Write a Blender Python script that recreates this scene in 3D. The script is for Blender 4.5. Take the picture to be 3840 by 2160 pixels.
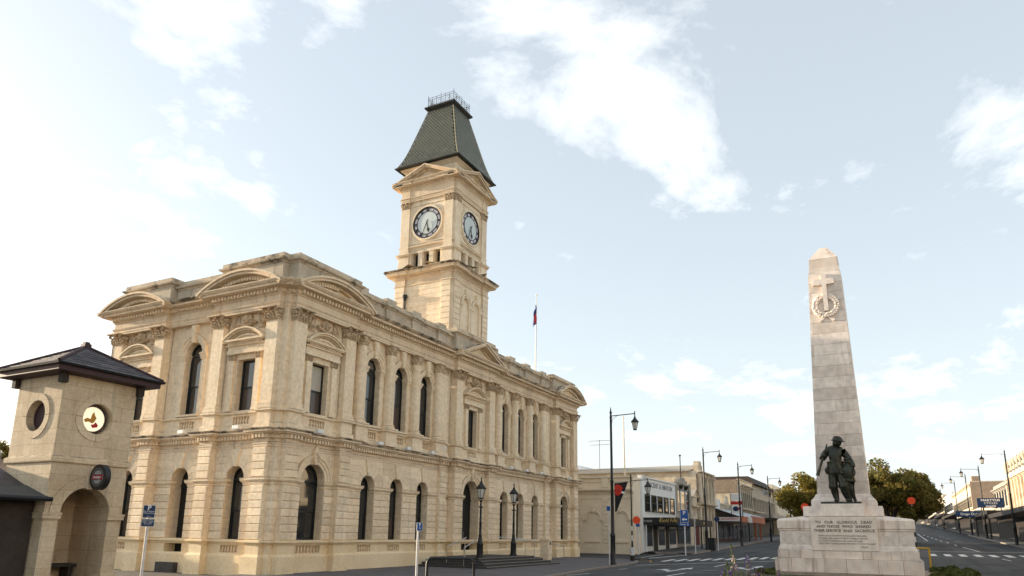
import bpy, bmesh, math, random
from mathutils import Vector, Matrix, noise
random.seed(7)
PI = math.pi
sc = bpy.context.scene
for o in list(bpy.data.objects):
    bpy.data.objects.remove(o)
COL = sc.collection

# ------------------------------------------------------------------ camera
CAM_POS = Vector((-20.3196, -20.9092, 1.652))
RIGHT = Vector((0.463334, -0.886077, 0.013737))
DOWN = Vector((0.201956, 0.090485, -0.975206))
FWD = Vector((0.862865, 0.454621, 0.220873))
cd = bpy.data.cameras.new('camera')
cam = bpy.data.objects.new('camera', cd)
COL.objects.link(cam)
cam.matrix_world = Matrix((
    (RIGHT.x, -DOWN.x, -FWD.x, CAM_POS.x),
    (RIGHT.y, -DOWN.y, -FWD.y, CAM_POS.y),
    (RIGHT.z, -DOWN.z, -FWD.z, CAM_POS.z),
    (0, 0, 0, 1)))
cd.sensor_fit = 'HORIZONTAL'
cd.sensor_width = 36.0
cd.lens = 2693.66 / 3840 * 36
cd.shift_x = 0.0021
cd.shift_y = 0.0807
cd.clip_start = 0.1
cd.clip_end = 3000
sc.camera = cam
sc.render.resolution_x = 1024
sc.render.resolution_y = 576

# ------------------------------------------------------------------ light
SUN_EL = math.radians(10.5)
SUN_AZ = Vector((-0.12, 1.0, 0.0)).normalized()          # horizontal direction towards the sun
SUN_DIR = Vector((SUN_AZ.x * math.cos(SUN_EL), SUN_AZ.y * math.cos(SUN_EL), math.sin(SUN_EL)))
sd = bpy.data.lights.new('sun', 'SUN')
sd.energy = 4.2
sd.angle = math.radians(0.6)
sd.color = (1.0, 0.83, 0.62)
sun = bpy.data.objects.new('sun', sd)
COL.objects.link(sun)
sun.rotation_euler = SUN_DIR.to_track_quat('Z', 'Y').to_euler()

world = bpy.data.worlds.new('World')
sc.world = world
world.use_nodes = True
wn = world.node_tree.nodes
wl = world.node_tree.links
wn.clear()
w_out = wn.new('ShaderNodeOutputWorld')
w_bg = wn.new('ShaderNodeBackground')
w_sky = wn.new('ShaderNodeTexSky')
w_sky.sky_type = 'NISHITA'
w_sky.sun_disc = False
w_sky.sun_elevation = SUN_EL
w_sky.sun_rotation = math.atan2(SUN_AZ.x, SUN_AZ.y)
w_sky.altitude = 0
w_sky.air_density = 1.0
w_sky.dust_density = 2.2
w_sky.ozone_density = 1.0
w_bg.inputs['Strength'].default_value = 0.11
tc = wn.new('ShaderNodeTexCoord')
sep = wn.new('ShaderNodeSeparateXYZ')
wl.new(tc.outputs['Generated'], sep.inputs[0])
def wmath(op, a, b=None, clamp=False):
    n = wn.new('ShaderNodeMath'); n.operation = op; n.use_clamp = clamp
    for i, v in enumerate((a, b)):
        if v is None: continue
        if isinstance(v, (int, float)): n.inputs[i].default_value = v
        else: wl.new(v, n.inputs[i])
    return n.outputs[0]
zz = wmath('ADD', wmath('MAXIMUM', sep.outputs[2], 0.0), 0.16)
comb = wn.new('ShaderNodeCombineXYZ')
wl.new(wmath('DIVIDE', sep.outputs[0], zz), comb.inputs[0])
wl.new(wmath('DIVIDE', sep.outputs[1], zz), comb.inputs[1])
mp = wn.new('ShaderNodeMapping')
mp.inputs['Location'].default_value = (6.1, 7.7, 0.3)
mp.inputs['Rotation'].default_value = (0, 0, math.radians(35))
mp.inputs['Scale'].default_value = (0.85, 1.0, 1.0)
wl.new(comb.outputs[0], mp.inputs[0])
nz = wn.new('ShaderNodeTexNoise')
nz.inputs['Scale'].default_value = 2.6
nz.inputs['Detail'].default_value = 9
nz.inputs['Roughness'].default_value = 0.64
nz.inputs['Distortion'].default_value = 0.25
wl.new(mp.outputs[0], nz.inputs['Vector'])
# banks of cloud gather round these directions; between and beyond them only thin scraps
CLOUDS = [(0.4738, 0.6667, 0.5753, 0.0652, 1), (0.5724, 0.54, 0.617, 0.0377, 0.8), (0.525, 0.6309, 0.5713, 0.0309, 0.6), (0.6913, 0.3781, 0.6157, 0.0721, 1), (0.767, 0.2744, 0.58, 0.0789, 0.85), (0.8369, 0.1933, 0.512, 0.0789, 1), (0.727, 0.312, 0.6117, 0.0549, 0.8), (0.7424, 0.3952, 0.541, 0.0257, 0.9), (0.6, 0.6809, 0.4199, 0.0213, 0.9), (0.6342, 0.658, 0.4061, 0.0154, 0.5), (0.9024, -0.0003, 0.4309, 0.0292, 0.55), (0.9255, -0.0546, 0.3749, 0.0377, 0.5), (0.9853, -0.0831, 0.1495, 0.0686, 1), (0.9816, 0.0143, 0.1905, 0.0446, 0.8), (0.9843, 0.1064, 0.1411, 0.0412, 0.8), (0.9744, 0.1371, 0.1783, 0.0206, 0.6), (0.976, -0.0103, 0.2174, 0.0309, 0.4), (0.8117, 0.42, 0.406, 0.0154, 0.5), (0.859, 0.3228, 0.3974, 0.0137, 0.45), (0.4989, 0.8439, 0.1973, 0.0515, 0.3)]
bias = None
for dx, dy, dz, sg, am in CLOUDS:
    dn = wn.new('ShaderNodeVectorMath'); dn.operation = 'DOT_PRODUCT'
    wl.new(tc.outputs['Generated'], dn.inputs[0]); dn.inputs[1].default_value = (dx, dy, dz)
    ex = wmath('MULTIPLY', wmath('EXPONENT', wmath('DIVIDE', wmath('SUBTRACT', dn.outputs['Value'], 1.0), sg * sg * 0.5)), am)
    bias = ex if bias is None else wmath('MAXIMUM', bias, ex)
cfac = wmath('ADD', wmath('MULTIPLY', nz.outputs['Fac'], 1.7), wmath('SUBTRACT', wmath('MULTIPLY', bias, 0.235), 0.35))
rp = wn.new('ShaderNodeValToRGB')
rp.color_ramp.elements[0].position = 0.625
rp.color_ramp.elements[0].color = (0, 0, 0, 1)
rp.color_ramp.elements[1].position = 0.98
rp.color_ramp.elements[1].color = (1, 1, 1, 1)
wl.new(cfac, rp.inputs[0])
# thin even haze veil over the whole sky, then the clouds on top
hz = wn.new('ShaderNodeMixRGB')
hzf = wmath('ADD', 0.46, wmath('MULTIPLY', wmath('EXPONENT', wmath('MULTIPLY', wmath('MAXIMUM', sep.outputs[2], 0.0), -6.0)), 0.42))
wl.new(hzf, hz.inputs['Fac'])
hz.inputs['Color2'].default_value = (4.2, 4.5, 4.62, 1)
wl.new(w_sky.outputs[0], hz.inputs['Color1'])
cl = wn.new('ShaderNodeMixRGB')
cl.inputs['Color2'].default_value = (8.0, 7.85, 7.6, 1)
wl.new(wmath('MULTIPLY', rp.outputs[0], 0.48), cl.inputs['Fac'])
wl.new(hz.outputs[0], cl.inputs['Color1'])
wl.new(cl.outputs[0], w_bg.inputs['Color'])
wl.new(w_bg.outputs[0], w_out.inputs['Surface'])

sc.view_settings.view_transform = 'Standard'
sc.view_settings.look = 'None'
sc.view_settings.exposure = 1.27
sc.view_settings.gamma = 1.0
sc.render.engine = 'CYCLES'

# ------------------------------------------------------------------ materials
def mat(name, col, rough=0.8, col2=None, nscale=0.8, fine=14.0, fineamt=0.10, bump=0.0, bscale=40.0,
        dirt=0.0, streak=0.0, rnd=0.0, metal=0.0, spec=0.3, streakcol=(0.08, 0.06, 0.045), emit=None):
    m = bpy.data.materials.new(name)
    m.use_nodes = True
    nt = m.node_tree; N = nt.nodes; L = nt.links
    b = N['Principled BSDF']
    b.inputs['Roughness'].default_value = rough
    b.inputs['Metallic'].default_value = metal
    b.inputs['Specular IOR Level'].default_value = spec
    c = (col[0], col[1], col[2], 1)
    geo = N.new('ShaderNodeNewGeometry')
    cur = None
    if col2 is not None:
        n1 = N.new('ShaderNodeTexNoise')
        n1.inputs['Scale'].default_value = nscale; n1.inputs['Detail'].default_value = 6
        n1.inputs['Roughness'].default_value = 0.6
        L.new(geo.outputs['Position'], n1.inputs['Vector'])
        r1 = N.new('ShaderNodeValToRGB')
        r1.color_ramp.elements[0].position = 0.36; r1.color_ramp.elements[1].position = 0.66
        r1.color_ramp.elements[0].color = c
        r1.color_ramp.elements[1].color = (col2[0], col2[1], col2[2], 1)
        L.new(n1.outputs['Fac'], r1.inputs[0])
        cur = r1.outputs[0]
    if cur is None:
        rg = N.new('ShaderNodeRGB'); rg.outputs[0].default_value = c
        cur = rg.outputs[0]
    if fineamt > 0:
        n2 = N.new('ShaderNodeTexNoise')
        n2.inputs['Scale'].default_value = fine; n2.inputs['Detail'].default_value = 4
        L.new(geo.outputs['Position'], n2.inputs['Vector'])
        mr = N.new('ShaderNodeMapRange')
        mr.inputs['From Min'].default_value = 0.3; mr.inputs['From Max'].default_value = 0.7
        mr.inputs['To Min'].default_value = 1 - fineamt; mr.inputs['To Max'].default_value = 1 + fineamt
        L.new(n2.outputs['Fac'], mr.inputs[0])
        mm = N.new('ShaderNodeVectorMath'); mm.operation = 'SCALE'
        L.new(cur, mm.inputs[0]); L.new(mr.outputs[0], mm.inputs['Scale'])
        cur = mm.outputs[0]
    if rnd > 0:
        oi = N.new('ShaderNodeObjectInfo')
        mr = N.new('ShaderNodeMapRange')
        mr.inputs['To Min'].default_value = 1 - rnd; mr.inputs['To Max'].default_value = 1 + rnd
        L.new(oi.outputs['Random'], mr.inputs[0])
        mm = N.new('ShaderNodeVectorMath'); mm.operation = 'SCALE'
        L.new(cur, mm.inputs[0]); L.new(mr.outputs[0], mm.inputs['Scale'])
        cur = mm.outputs[0]
    if streak > 0:                                     # rain streaks: noise drawn out downwards
        mpn = N.new('ShaderNodeMapping'); mpn.inputs['Scale'].default_value = (3.2, 3.2, 0.22)
        L.new(geo.outputs['Position'], mpn.inputs[0])
        n3 = N.new('ShaderNodeTexNoise'); n3.inputs['Scale'].default_value = 1.0; n3.inputs['Detail'].default_value = 7
        n3.inputs['Roughness'].default_value = 0.65
        L.new(mpn.outputs[0], n3.inputs['Vector'])
        r3 = N.new('ShaderNodeMapRange')
        r3.inputs['From Min'].default_value = 0.55; r3.inputs['From Max'].default_value = 0.75
        r3.inputs['To Min'].default_value = 0; r3.inputs['To Max'].default_value = streak
        L.new(n3.outputs['Fac'], r3.inputs[0])
        mx = N.new('ShaderNodeMixRGB'); mx.inputs['Color2'].default_value = (*streakcol, 1)
        L.new(r3.outputs[0], mx.inputs['Fac']); L.new(cur, mx.inputs['Color1'])
        cur = mx.outputs[0]
    if dirt > 0:                                       # lichen and soot lying on ledges that face up
        sx = N.new('ShaderNodeSeparateXYZ'); L.new(geo.outputs['Normal'], sx.inputs[0])
        r4 = N.new('ShaderNodeMapRange')
        r4.inputs['From Min'].default_value = 0.25; r4.inputs['From Max'].default_value = 0.8
        r4.inputs['To Min'].default_value = 0; r4.inputs['To Max'].default_value = dirt
        L.new(sx.outputs[2], r4.inputs[0])
        n4 = N.new('ShaderNodeTexNoise'); n4.inputs['Scale'].default_value = 2.5; n4.inputs['Detail'].default_value = 6
        L.new(geo.outputs['Position'], n4.inputs['Vector'])
        r5 = N.new('ShaderNodeMapRange')
        r5.inputs['From Min'].default_value = 0.38; r5.inputs['From Max'].default_value = 0.58
        L.new(n4.outputs['Fac'], r5.inputs[0])
        ml = N.new('ShaderNodeMath'); ml.operation = 'MULTIPLY'
        L.new(r4.outputs[0], ml.inputs[0]); L.new(r5.outputs[0], ml.inputs[1])
        mx = N.new('ShaderNodeMixRGB'); mx.inputs['Color2'].default_value = (0.05, 0.043, 0.035, 1)
        L.new(ml.outputs[0], mx.inputs['Fac']); L.new(cur, mx.inputs['Color1'])
        cur = mx.outputs[0]
    L.new(cur, b.inputs['Base Color'])
    if emit:
        b.inputs['Emission Color'].default_value = (*emit[0], 1)
        b.inputs['Emission Strength'].default_value = emit[1]
    if bump > 0:
        n5 = N.new('ShaderNodeTexNoise'); n5.inputs['Scale'].default_value = bscale; n5.inputs['Detail'].default_value = 5
        L.new(geo.outputs['Position'], n5.inputs['Vector'])
        bp = N.new('ShaderNodeBump'); bp.inputs['Strength'].default_value = bump; bp.inputs['Distance'].default_value = 0.02
        L.new(n5.outputs['Fac'], bp.inputs['Height']); L.new(bp.outputs[0], b.inputs['Normal'])
    return m

CREAM = (0.83, 0.69, 0.50)
CREAM2 = (0.77, 0.605, 0.415)
M = {}
M['stone'] = mat('limestone', CREAM, 0.85, CREAM2, 0.55, bump=0.25, dirt=0.5, streak=0.32, streakcol=(0.36, 0.26, 0.155), fine=6, fineamt=0.12)
M['block'] = mat('limestone_blocks', (0.84, 0.70, 0.515), 0.85, (0.77, 0.61, 0.42), 0.6, bump=0.25, rnd=0.11, streak=0.3, streakcol=(0.38, 0.27, 0.16), fine=7, fineamt=0.12)
M['plinth'] = mat('painted_plinth', (0.84, 0.69, 0.46), 0.75, (0.77, 0.59, 0.36), 0.9, bump=0.15, streak=0.15, streakcol=(0.40, 0.31, 0.2))
M['cornice'] = mat('weathered_cornice', (0.79, 0.64, 0.46), 0.88, (0.68, 0.53, 0.37), 1.2, bump=0.3, dirt=0.97, streak=0.6, streakcol=(0.17, 0.125, 0.085))
M['parapet'] = mat('weathered_parapet', (0.60, 0.505, 0.38), 0.9, (0.42, 0.35, 0.265), 1.0, bump=0.3, dirt=0.95, streak=0.75, streakcol=(0.13, 0.11, 0.085))
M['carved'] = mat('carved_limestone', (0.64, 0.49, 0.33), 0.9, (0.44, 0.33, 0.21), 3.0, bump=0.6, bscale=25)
M['towerstone'] = mat('tower_limestone', (0.86, 0.73, 0.55), 0.88, (0.75, 0.60, 0.42), 1.6, bump=0.3, dirt=0.6, streak=0.38, streakcol=(0.27, 0.19, 0.12), rnd=0.05)
M['frame'] = mat('dark_window_frame', (0.012, 0.014, 0.013), 0.4, fineamt=0, spec=0.4)
def glass(name, col, rough=0.04):
    m = mat(name, col, rough, fineamt=0, spec=0.6)
    m.node_tree.nodes['Principled BSDF'].inputs['IOR'].default_value = 1.75
    return m
M['glass'] = glass('window_glass', (0.018, 0.022, 0.026))
M['glassb'] = mat('window_blind', (0.42, 0.38, 0.31), 0.35, fineamt=0.05, spec=0.5)
M['glassc'] = mat('window_curtain', (0.075, 0.055, 0.045), 0.2, fineamt=0.05, spec=0.5)
M['glassd'] = mat('window_net_curtain', (0.16, 0.145, 0.125), 0.15, fineamt=0.08, spec=0.5)
M['door'] = mat('dark_door', (0.012, 0.012, 0.012), 0.5, fineamt=0.1)
M['black'] = mat('black_iron', (0.014, 0.014, 0.015), 0.45, fineamt=0.1, spec=0.4)
M['ironwork'] = mat('iron_cresting', (0.02, 0.025, 0.025), 0.6, fineamt=0)
M['slate'] = mat('green_metal_tile', (0.145, 0.145, 0.11), 0.36, (0.19, 0.18, 0.125), 2.0, rnd=0.25, metal=0.35, spec=0.5, bump=0.2)
M['roofdark'] = mat('dark_roof_trim', (0.03, 0.033, 0.028), 0.55, (0.045, 0.04, 0.034), 3)
M['copper'] = mat('ridge_roll', (0.30, 0.27, 0.17), 0.5, metal=0.3)
M['clockface'] = mat('clock_glass', (0.60, 0.66, 0.65), 0.35, (0.55, 0.61, 0.60), 2, fineamt=0.03)
M['clockring'] = mat('clock_chapter_panes', (0.66, 0.60, 0.63), 0.4, fineamt=0.06)
M['clockiron'] = mat('clock_iron', (0.02, 0.022, 0.02), 0.5, fineamt=0)
M['white'] = mat('white_paint', (0.78, 0.77, 0.75), 0.5, fineamt=0.04)
M['whitepost'] = mat('white_post_paint', (0.72, 0.70, 0.68), 0.5, (0.62, 0.6, 0.57), 4, fineamt=0.04)
M['steel'] = mat('stainless_steel', (0.55, 0.53, 0.5), 0.3, metal=0.9, fineamt=0.05)
M['grey'] = mat('grey_metal', (0.3, 0.3, 0.3), 0.5, fineamt=0.05)
M['step'] = mat('dark_stone_steps', (0.045, 0.043, 0.042), 0.7, (0.065, 0.06, 0.058), 2, bump=0.3)
M['stepedge'] = mat('step_nosing', (0.2, 0.19, 0.18), 0.6)
M['signblue'] = mat('sign_blue', (0.012, 0.09, 0.33), 0.4, fineamt=0.03)
M['signnavy'] = mat('sign_navy', (0.012, 0.035, 0.10), 0.4, fineamt=0.03)
M['letter'] = mat('white_lettering', (0.8, 0.8, 0.8), 0.5, fineamt=0)
M['gold'] = mat('gold_lettering', (0.65, 0.46, 0.14), 0.4, fineamt=0.03)
M['greylet'] = mat('grey_lettering', (0.25, 0.25, 0.25), 0.5, fineamt=0)
M['darklet'] = mat('incised_lettering', (0.13, 0.10, 0.085), 0.8, fineamt=0.1)
M['redlet'] = mat('red_lettering', (0.45, 0.03, 0.03), 0.5, fineamt=0)
M['orange'] = mat('beacon_orange', (0.85, 0.075, 0.012), 0.35, fineamt=0.02)
M['marble'] = mat('memorial_marble', (0.82, 0.735, 0.66), 0.6, (0.68, 0.60, 0.535), 1.4, fine=5, fineamt=0.13, bump=0.15, rnd=0.10, streak=0.55, streakcol=(0.30, 0.19, 0.12), spec=0.35)
M['marbled'] = mat('memorial_marble_stained', (0.78, 0.69, 0.61), 0.6, (0.60, 0.50, 0.425), 2.5, fine=5, fineamt=0.16, bump=0.2, rnd=0.09, streak=0.85, streakcol=(0.19, 0.11, 0.065))
M['bronze'] = mat('dark_bronze', (0.04, 0.038, 0.031), 0.38, (0.05, 0.058, 0.046), 5, metal=0.7, fineamt=0.2, bump=0.4, bscale=30)
M['asphalt'] = mat('asphalt', (0.050, 0.050, 0.051), 0.9, (0.066, 0.065, 0.064), 0.35, fine=30, fineamt=0.22, bump=0.35, bscale=60)
M['asphaltd'] = mat('dark_asphalt', (0.038, 0.038, 0.039), 0.9, (0.05, 0.05, 0.05), 0.6, fine=30, fineamt=0.22, bump=0.35, bscale=60)
M['kerb'] = mat('kerb_stone', (0.30, 0.26, 0.22), 0.85, (0.22, 0.19, 0.16), 2, bump=0.3)
M['paint'] = mat('road_paint', (0.70, 0.69, 0.66), 0.7, (0.50, 0.49, 0.47), 3.5, fine=20, fineamt=0.12)
M['ypaint'] = mat('yellow_road_paint', (0.6, 0.28, 0.05), 0.7, fineamt=0.15)

def lichen(name, col, dark, amt):
    """limestone edge grown over with black lichen in patches"""
    m = mat(name, col, 0.9, (col[0] * 0.8, col[1] * 0.78, col[2] * 0.76), 1.2, bump=0.4)
    nt = m.node_tree; N = nt.nodes; L = nt.links; b = N['Principled BSDF']
    src = b.inputs['Base Color'].links[0].from_socket
    geo = N.new('ShaderNodeNewGeometry')
    n1 = N.new('ShaderNodeTexNoise'); n1.inputs['Scale'].default_value = 1.1; n1.inputs['Detail'].default_value = 10; n1.inputs['Roughness'].default_value = 0.75
    L.new(geo.outputs['Position'], n1.inputs['Vector'])
    r = N.new('ShaderNodeMapRange'); r.inputs['From Min'].default_value = 0.56 - amt; r.inputs['From Max'].default_value = 0.68 - amt
    r.inputs['To Max'].default_value = 0.92
    L.new(n1.outputs['Fac'], r.inputs[0])
    mx = N.new('ShaderNodeMixRGB'); mx.inputs['Color2'].default_value = (*dark, 1)
    L.new(r.outputs[0], mx.inputs['Fac']); L.new(src, mx.inputs['Color1']); L.new(mx.outputs[0], b.inputs['Base Color'])
    return m
M['lichen'] = lichen('lichened_edge', (0.60, 0.48, 0.34), (0.055, 0.048, 0.038), 0.10)
M['lichen2'] = lichen('lightly_lichened_edge', (0.62, 0.51, 0.38), (0.075, 0.062, 0.048), 0.045)

def tyre_wear(m, amt=0.35):
    """long faint wheel-track and patch marks drawn out along the street"""
    nt = m.node_tree; N = nt.nodes; L = nt.links; b = N['Principled BSDF']
    src = b.inputs['Base Color'].links[0].from_socket
    geo = N.new('ShaderNodeNewGeometry')
    for sc_, lo, hi, k in (((0.03, 0.9, 1), 0.42, 0.66, amt), ((0.25, 0.25, 1), 0.56, 0.60, amt * 0.6)):
        mpn = N.new('ShaderNodeMapping'); mpn.inputs['Scale'].default_value = sc_
        L.new(geo.outputs['Position'], mpn.inputs[0])
        n1 = N.new('ShaderNodeTexNoise'); n1.inputs['Scale'].default_value = 1.0; n1.inputs['Detail'].default_value = 5
        L.new(mpn.outputs[0], n1.inputs['Vector'])
        r = N.new('ShaderNodeMapRange'); r.inputs['From Min'].default_value = lo; r.inputs['From Max'].default_value = hi
        r.inputs['To Min'].default_value = 1.0 + k * 0.5; r.inputs['To Max'].default_value = 1.0 - k
        L.new(n1.outputs['Fac'], r.inputs[0])
        mm = N.new('ShaderNodeVectorMath'); mm.operation = 'SCALE'
        L.new(src, mm.inputs[0]); L.new(r.outputs[0], mm.inputs['Scale'])
        src = mm.outputs[0]
    L.new(src, b.inputs['Base Color'])
tyre_wear(M['asphalt']); tyre_wear(M['asphaltd'])

def add_joints(m, bw, bh, mortar=0.72, vary=0.9):
    """faint ashlar joints and stone-to-stone tone on flat axis-aligned walls"""
    nt = m.node_tree; N = nt.nodes; L = nt.links; b = N['Principled BSDF']
    src = b.inputs['Base Color'].links[0].from_socket
    geo = N.new('ShaderNodeNewGeometry'); sp = N.new('ShaderNodeSeparateXYZ'); L.new(geo.outputs['Position'], sp.inputs[0])
    ad = N.new('ShaderNodeMath'); ad.operation = 'ADD'; L.new(sp.outputs[0], ad.inputs[0]); L.new(sp.outputs[1], ad.inputs[1])
    cb = N.new('ShaderNodeCombineXYZ'); L.new(ad.outputs[0], cb.inputs[0]); L.new(sp.outputs[2], cb.inputs[1])
    br = N.new('ShaderNodeTexBrick')
    br.inputs['Scale'].default_value = 1.0; br.inputs['Brick Width'].default_value = bw; br.inputs['Row Height'].default_value = bh
    br.inputs['Mortar Size'].default_value = 0.008; br.inputs['Mortar Smooth'].default_value = 0.3
    br.inputs['Color1'].default_value = (1, 1, 1, 1); br.inputs['Color2'].default_value = (vary, vary * 0.985, vary * 0.96, 1); br.inputs['Mortar'].default_value = (mortar, mortar * 0.97, mortar * 0.93, 1)
    L.new(cb.outputs[0], br.inputs['Vector'])
    mx = N.new('ShaderNodeMixRGB'); mx.blend_type = 'MULTIPLY'; mx.inputs['Fac'].default_value = 1
    L.new(src, mx.inputs['Color1']); L.new(br.outputs['Color'], mx.inputs['Color2']); L.new(mx.outputs[0], b.inputs['Base Color'])
M['ashlar'] = mat('limestone_ashlar', CREAM, 0.85, CREAM2, 0.55, bump=0.25, dirt=0.5, streak=0.32, streakcol=(0.36, 0.26, 0.155), fine=6, fineamt=0.12)
add_joints(M['ashlar'], 0.85, 0.42, 0.74, 0.91)

# ------------------------------------------------------------------ helpers
class MB:
    def __init__(s):
        s.v = []; s.f = []
    def add(s, vs, fs):
        n = len(s.v)
        s.v += [tuple(p) for p in vs]
        s.f += [tuple(i + n for i in f) for f in fs]
        return s
    def box(s, x0, x1, y0, y1, z0, z1):
        return s.add([(x0, y0, z0), (x1, y0, z0), (x1, y1, z0), (x0, y1, z0), (x0, y0, z1), (x1, y0, z1), (x1, y1, z1), (x0, y1, z1)],
                     [(0, 3, 2, 1), (4, 5, 6, 7), (0, 1, 5, 4), (1, 2, 6, 5), (2, 3, 7, 6), (3, 0, 4, 7)])
    def prism(s, poly, fn):
        """poly: list of 2-D points; fn(p, k) -> 3-D point for end k = 0, 1"""
        n = len(poly)
        vs = [fn(p, 0) for p in poly] + [fn(p, 1) for p in poly]
        fs = [tuple(range(n))[::-1], tuple(range(n, 2 * n))]
        fs += [(i, (i + 1) % n, n + (i + 1) % n, n + i) for i in range(n)]
        return s.add(vs, fs)
    def slab(s, poly, o0, o1, c=0.0):
        """polygon in (s, z) from depth o0 (back) to o1 (front), front edge chamfered by c"""
        n = len(poly)
        cx = sum(p[0] for p in poly) / n; cz = sum(p[1] for p in poly) / n
        if c <= 0:
            return s.prism(poly, lambda p, k: (p[0], (o0, o1)[k], p[1]))
        ar = sum(poly[i][0] * poly[(i + 1) % n][1] - poly[(i + 1) % n][0] * poly[i][1] for i in range(n))
        sg = 1 if ar > 0 else -1
        ins = []
        for i in range(n):
            a = Vector((*poly[i - 1], 0)); b = Vector((*poly[i], 0)); d = Vector((*poly[(i + 1) % n], 0))
            e1 = (b - a).normalized(); e2 = (d - b).normalized()
            n1 = Vector((-e1.y, e1.x, 0)) * sg; n2 = Vector((-e2.y, e2.x, 0)) * sg
            m = n1 + n2
            q = m.dot(n1)
            m = m / q if abs(q) > 0.2 else n1
            p = b + m * c
            ins.append((p.x, p.y))
        vs = [(p[0], o0, p[1]) for p in poly] + [(p[0], o1 - c, p[1]) for p in poly] + [(p[0], o1, p[1]) for p in ins]
        fs = [tuple(range(n))[::-1], tuple(range(2 * n, 3 * n))]
        for k in (0, n):
            fs += [(k + i, k + (i + 1) % n, k + n + (i + 1) % n, k + n + i) for i in range(n)]
        return s.add(vs, fs)
    def lathe(s, prof, n=12, cx=0, cy=0, cz=0, a0=0, a1=2 * PI, cap=True):
        full = abs(a1 - a0 - 2 * PI) < 1e-6
        m = n if full else n + 1
        vs = []
        for r, z in prof:
            for i in range(m):
                a = a0 + (a1 - a0) * i / n
                vs.append((cx + r * math.cos(a), cy + r * math.sin(a), cz + z))
        fs = []
        for j in range(len(prof) - 1):
            for i in range(n):
                k = (i + 1) % m
                fs.append((j * m + i, j * m + k, (j + 1) * m + k, (j + 1) * m + i))
        if cap and full:
            if prof[0][0] > 1e-4: fs.append(tuple(range(m))[::-1])
            if prof[-1][0] > 1e-4: fs.append(tuple(range((len(prof) - 1) * m, len(prof) * m)))
        return s.add(vs, fs)
    def path(s, pts, r, n=6, closed=False):
        """tube along a polyline; r is a number or a list"""
        P = [Vector(p) for p in pts]
        k = len(P)
        rr = r if isinstance(r, (list, tuple)) else [r] * k
        up = Vector((0.013, 0.021, 1)).normalized()
        rings = []
        for i in range(k):
            if closed: d = P[(i + 1) % k] - P[i - 1]
            else: d = P[min(i + 1, k - 1)] - P[max(i - 1, 0)]
            d.normalize()
            u = d.cross(up)
            if u.length < 1e-3: u = d.cross(Vector((1, 0, 0)))
            u.normalize(); w = u.cross(d)
            rings.append([P[i] + (u * math.cos(2 * PI * j / n) + w * math.sin(2 * PI * j / n)) * rr[i] for j in range(n)])
        vs = [p for rg in rings for p in rg]
        fs = []
        for i in range(k if closed else k - 1):
            a = i * n; b = ((i + 1) % k) * n
            for j in range(n):
                fs.append((a + j, a + (j + 1) % n, b + (j + 1) % n, b + j))
        if not closed:
            fs.append(tuple(range(n))[::-1]); fs.append(tuple(range((k - 1) * n, k * n)))
        return s.add(vs, fs)
    def blob(s, c, r, seed=0, amp=0.2, nu=8, nv=6):
        vs = []; fs = []
        rx, ry, rz = r if isinstance(r, (tuple, list)) else (r, r, r)
        for j in range(nv + 1):
            t = PI * j / nv
            for i in range(nu):
                a = 2 * PI * i / nu
                d = Vector((math.sin(t) * math.cos(a), math.sin(t) * math.sin(a), math.cos(t)))
                k = 1 + amp * noise.noise(d * 2.3 + Vector((seed * 3.7, seed * 1.3, 0)))
                vs.append((c[0] + d.x * rx * k, c[1] + d.y * ry * k, c[2] + d.z * rz * k))
        for j in range(nv):
            for i in range(nu):
                fs.append((j * nu + i, (j + 1) * nu + i, (j + 1) * nu + (i + 1) % nu, j * nu + (i + 1) % nu))
        return s.add(vs, fs)
    def map(s, fn):
        s.v = [tuple(fn(*p)) for p in s.v]
        return s
    def mesh(s, name, material, smooth=False):
        me = bpy.data.meshes.new(name)
        me.from_pydata(s.v, [], s.f)
        me.validate()
        bm = bmesh.new(); bm.from_mesh(me)
        bmesh.ops.recalc_face_normals(bm, faces=bm.faces)
        bm.to_mesh(me); bm.free()
        if isinstance(material, str): material = M[material]
        me.materials.append(material)
        if smooth:
            me.polygons.foreach_set('use_smooth', [True] * len(me.polygons))
            try:
                me.set_sharp_from_angle(angle=math.radians(40))
            except Exception:
                pass
        me.update()
        return me
    def build(s, name, material, parent=None, smooth=False, **kw):
        o = bpy.data.objects.new(name, s.mesh(name, material, smooth))
        COL.objects.link(o)
        if parent is not None: o.parent = parent
        for k, v in kw.items(): o[k] = v
        return o

def tag(o, label, cat, group=None):
    o['label'] = label; o['category'] = cat
    if group: o['group'] = group
    return o
def empty(name, loc=(0, 0, 0), rz=0, label=None, cat=None, group=None, parent=None):
    o = bpy.data.objects.new(name, None)
    COL.objects.link(o)
    o.location = loc; o.rotation_euler = (0, 0, rz)
    o.empty_display_size = 0.2
    if label: tag(o, label, cat, group)
    if parent is not None: o.parent = parent
    return o
def inst(me, name, parent, loc, rz=0, scale=(1, 1, 1), rot=None):
    o = bpy.data.objects.new(name, me)
    COL.objects.link(o)
    o.location = loc
    o.rotation_euler = rot if rot else (0, 0, rz)
    o.scale = scale
    if parent is not None: o.parent = parent
    return o
def copy_tree(o, parent=None):
    c = o.copy(); COL.objects.link(c)
    c.parent = parent
    for ch in list(o.children): copy_tree(ch, c)
    return c
def struct(o):
    o['kind'] = 'structure'
    return o

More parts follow.
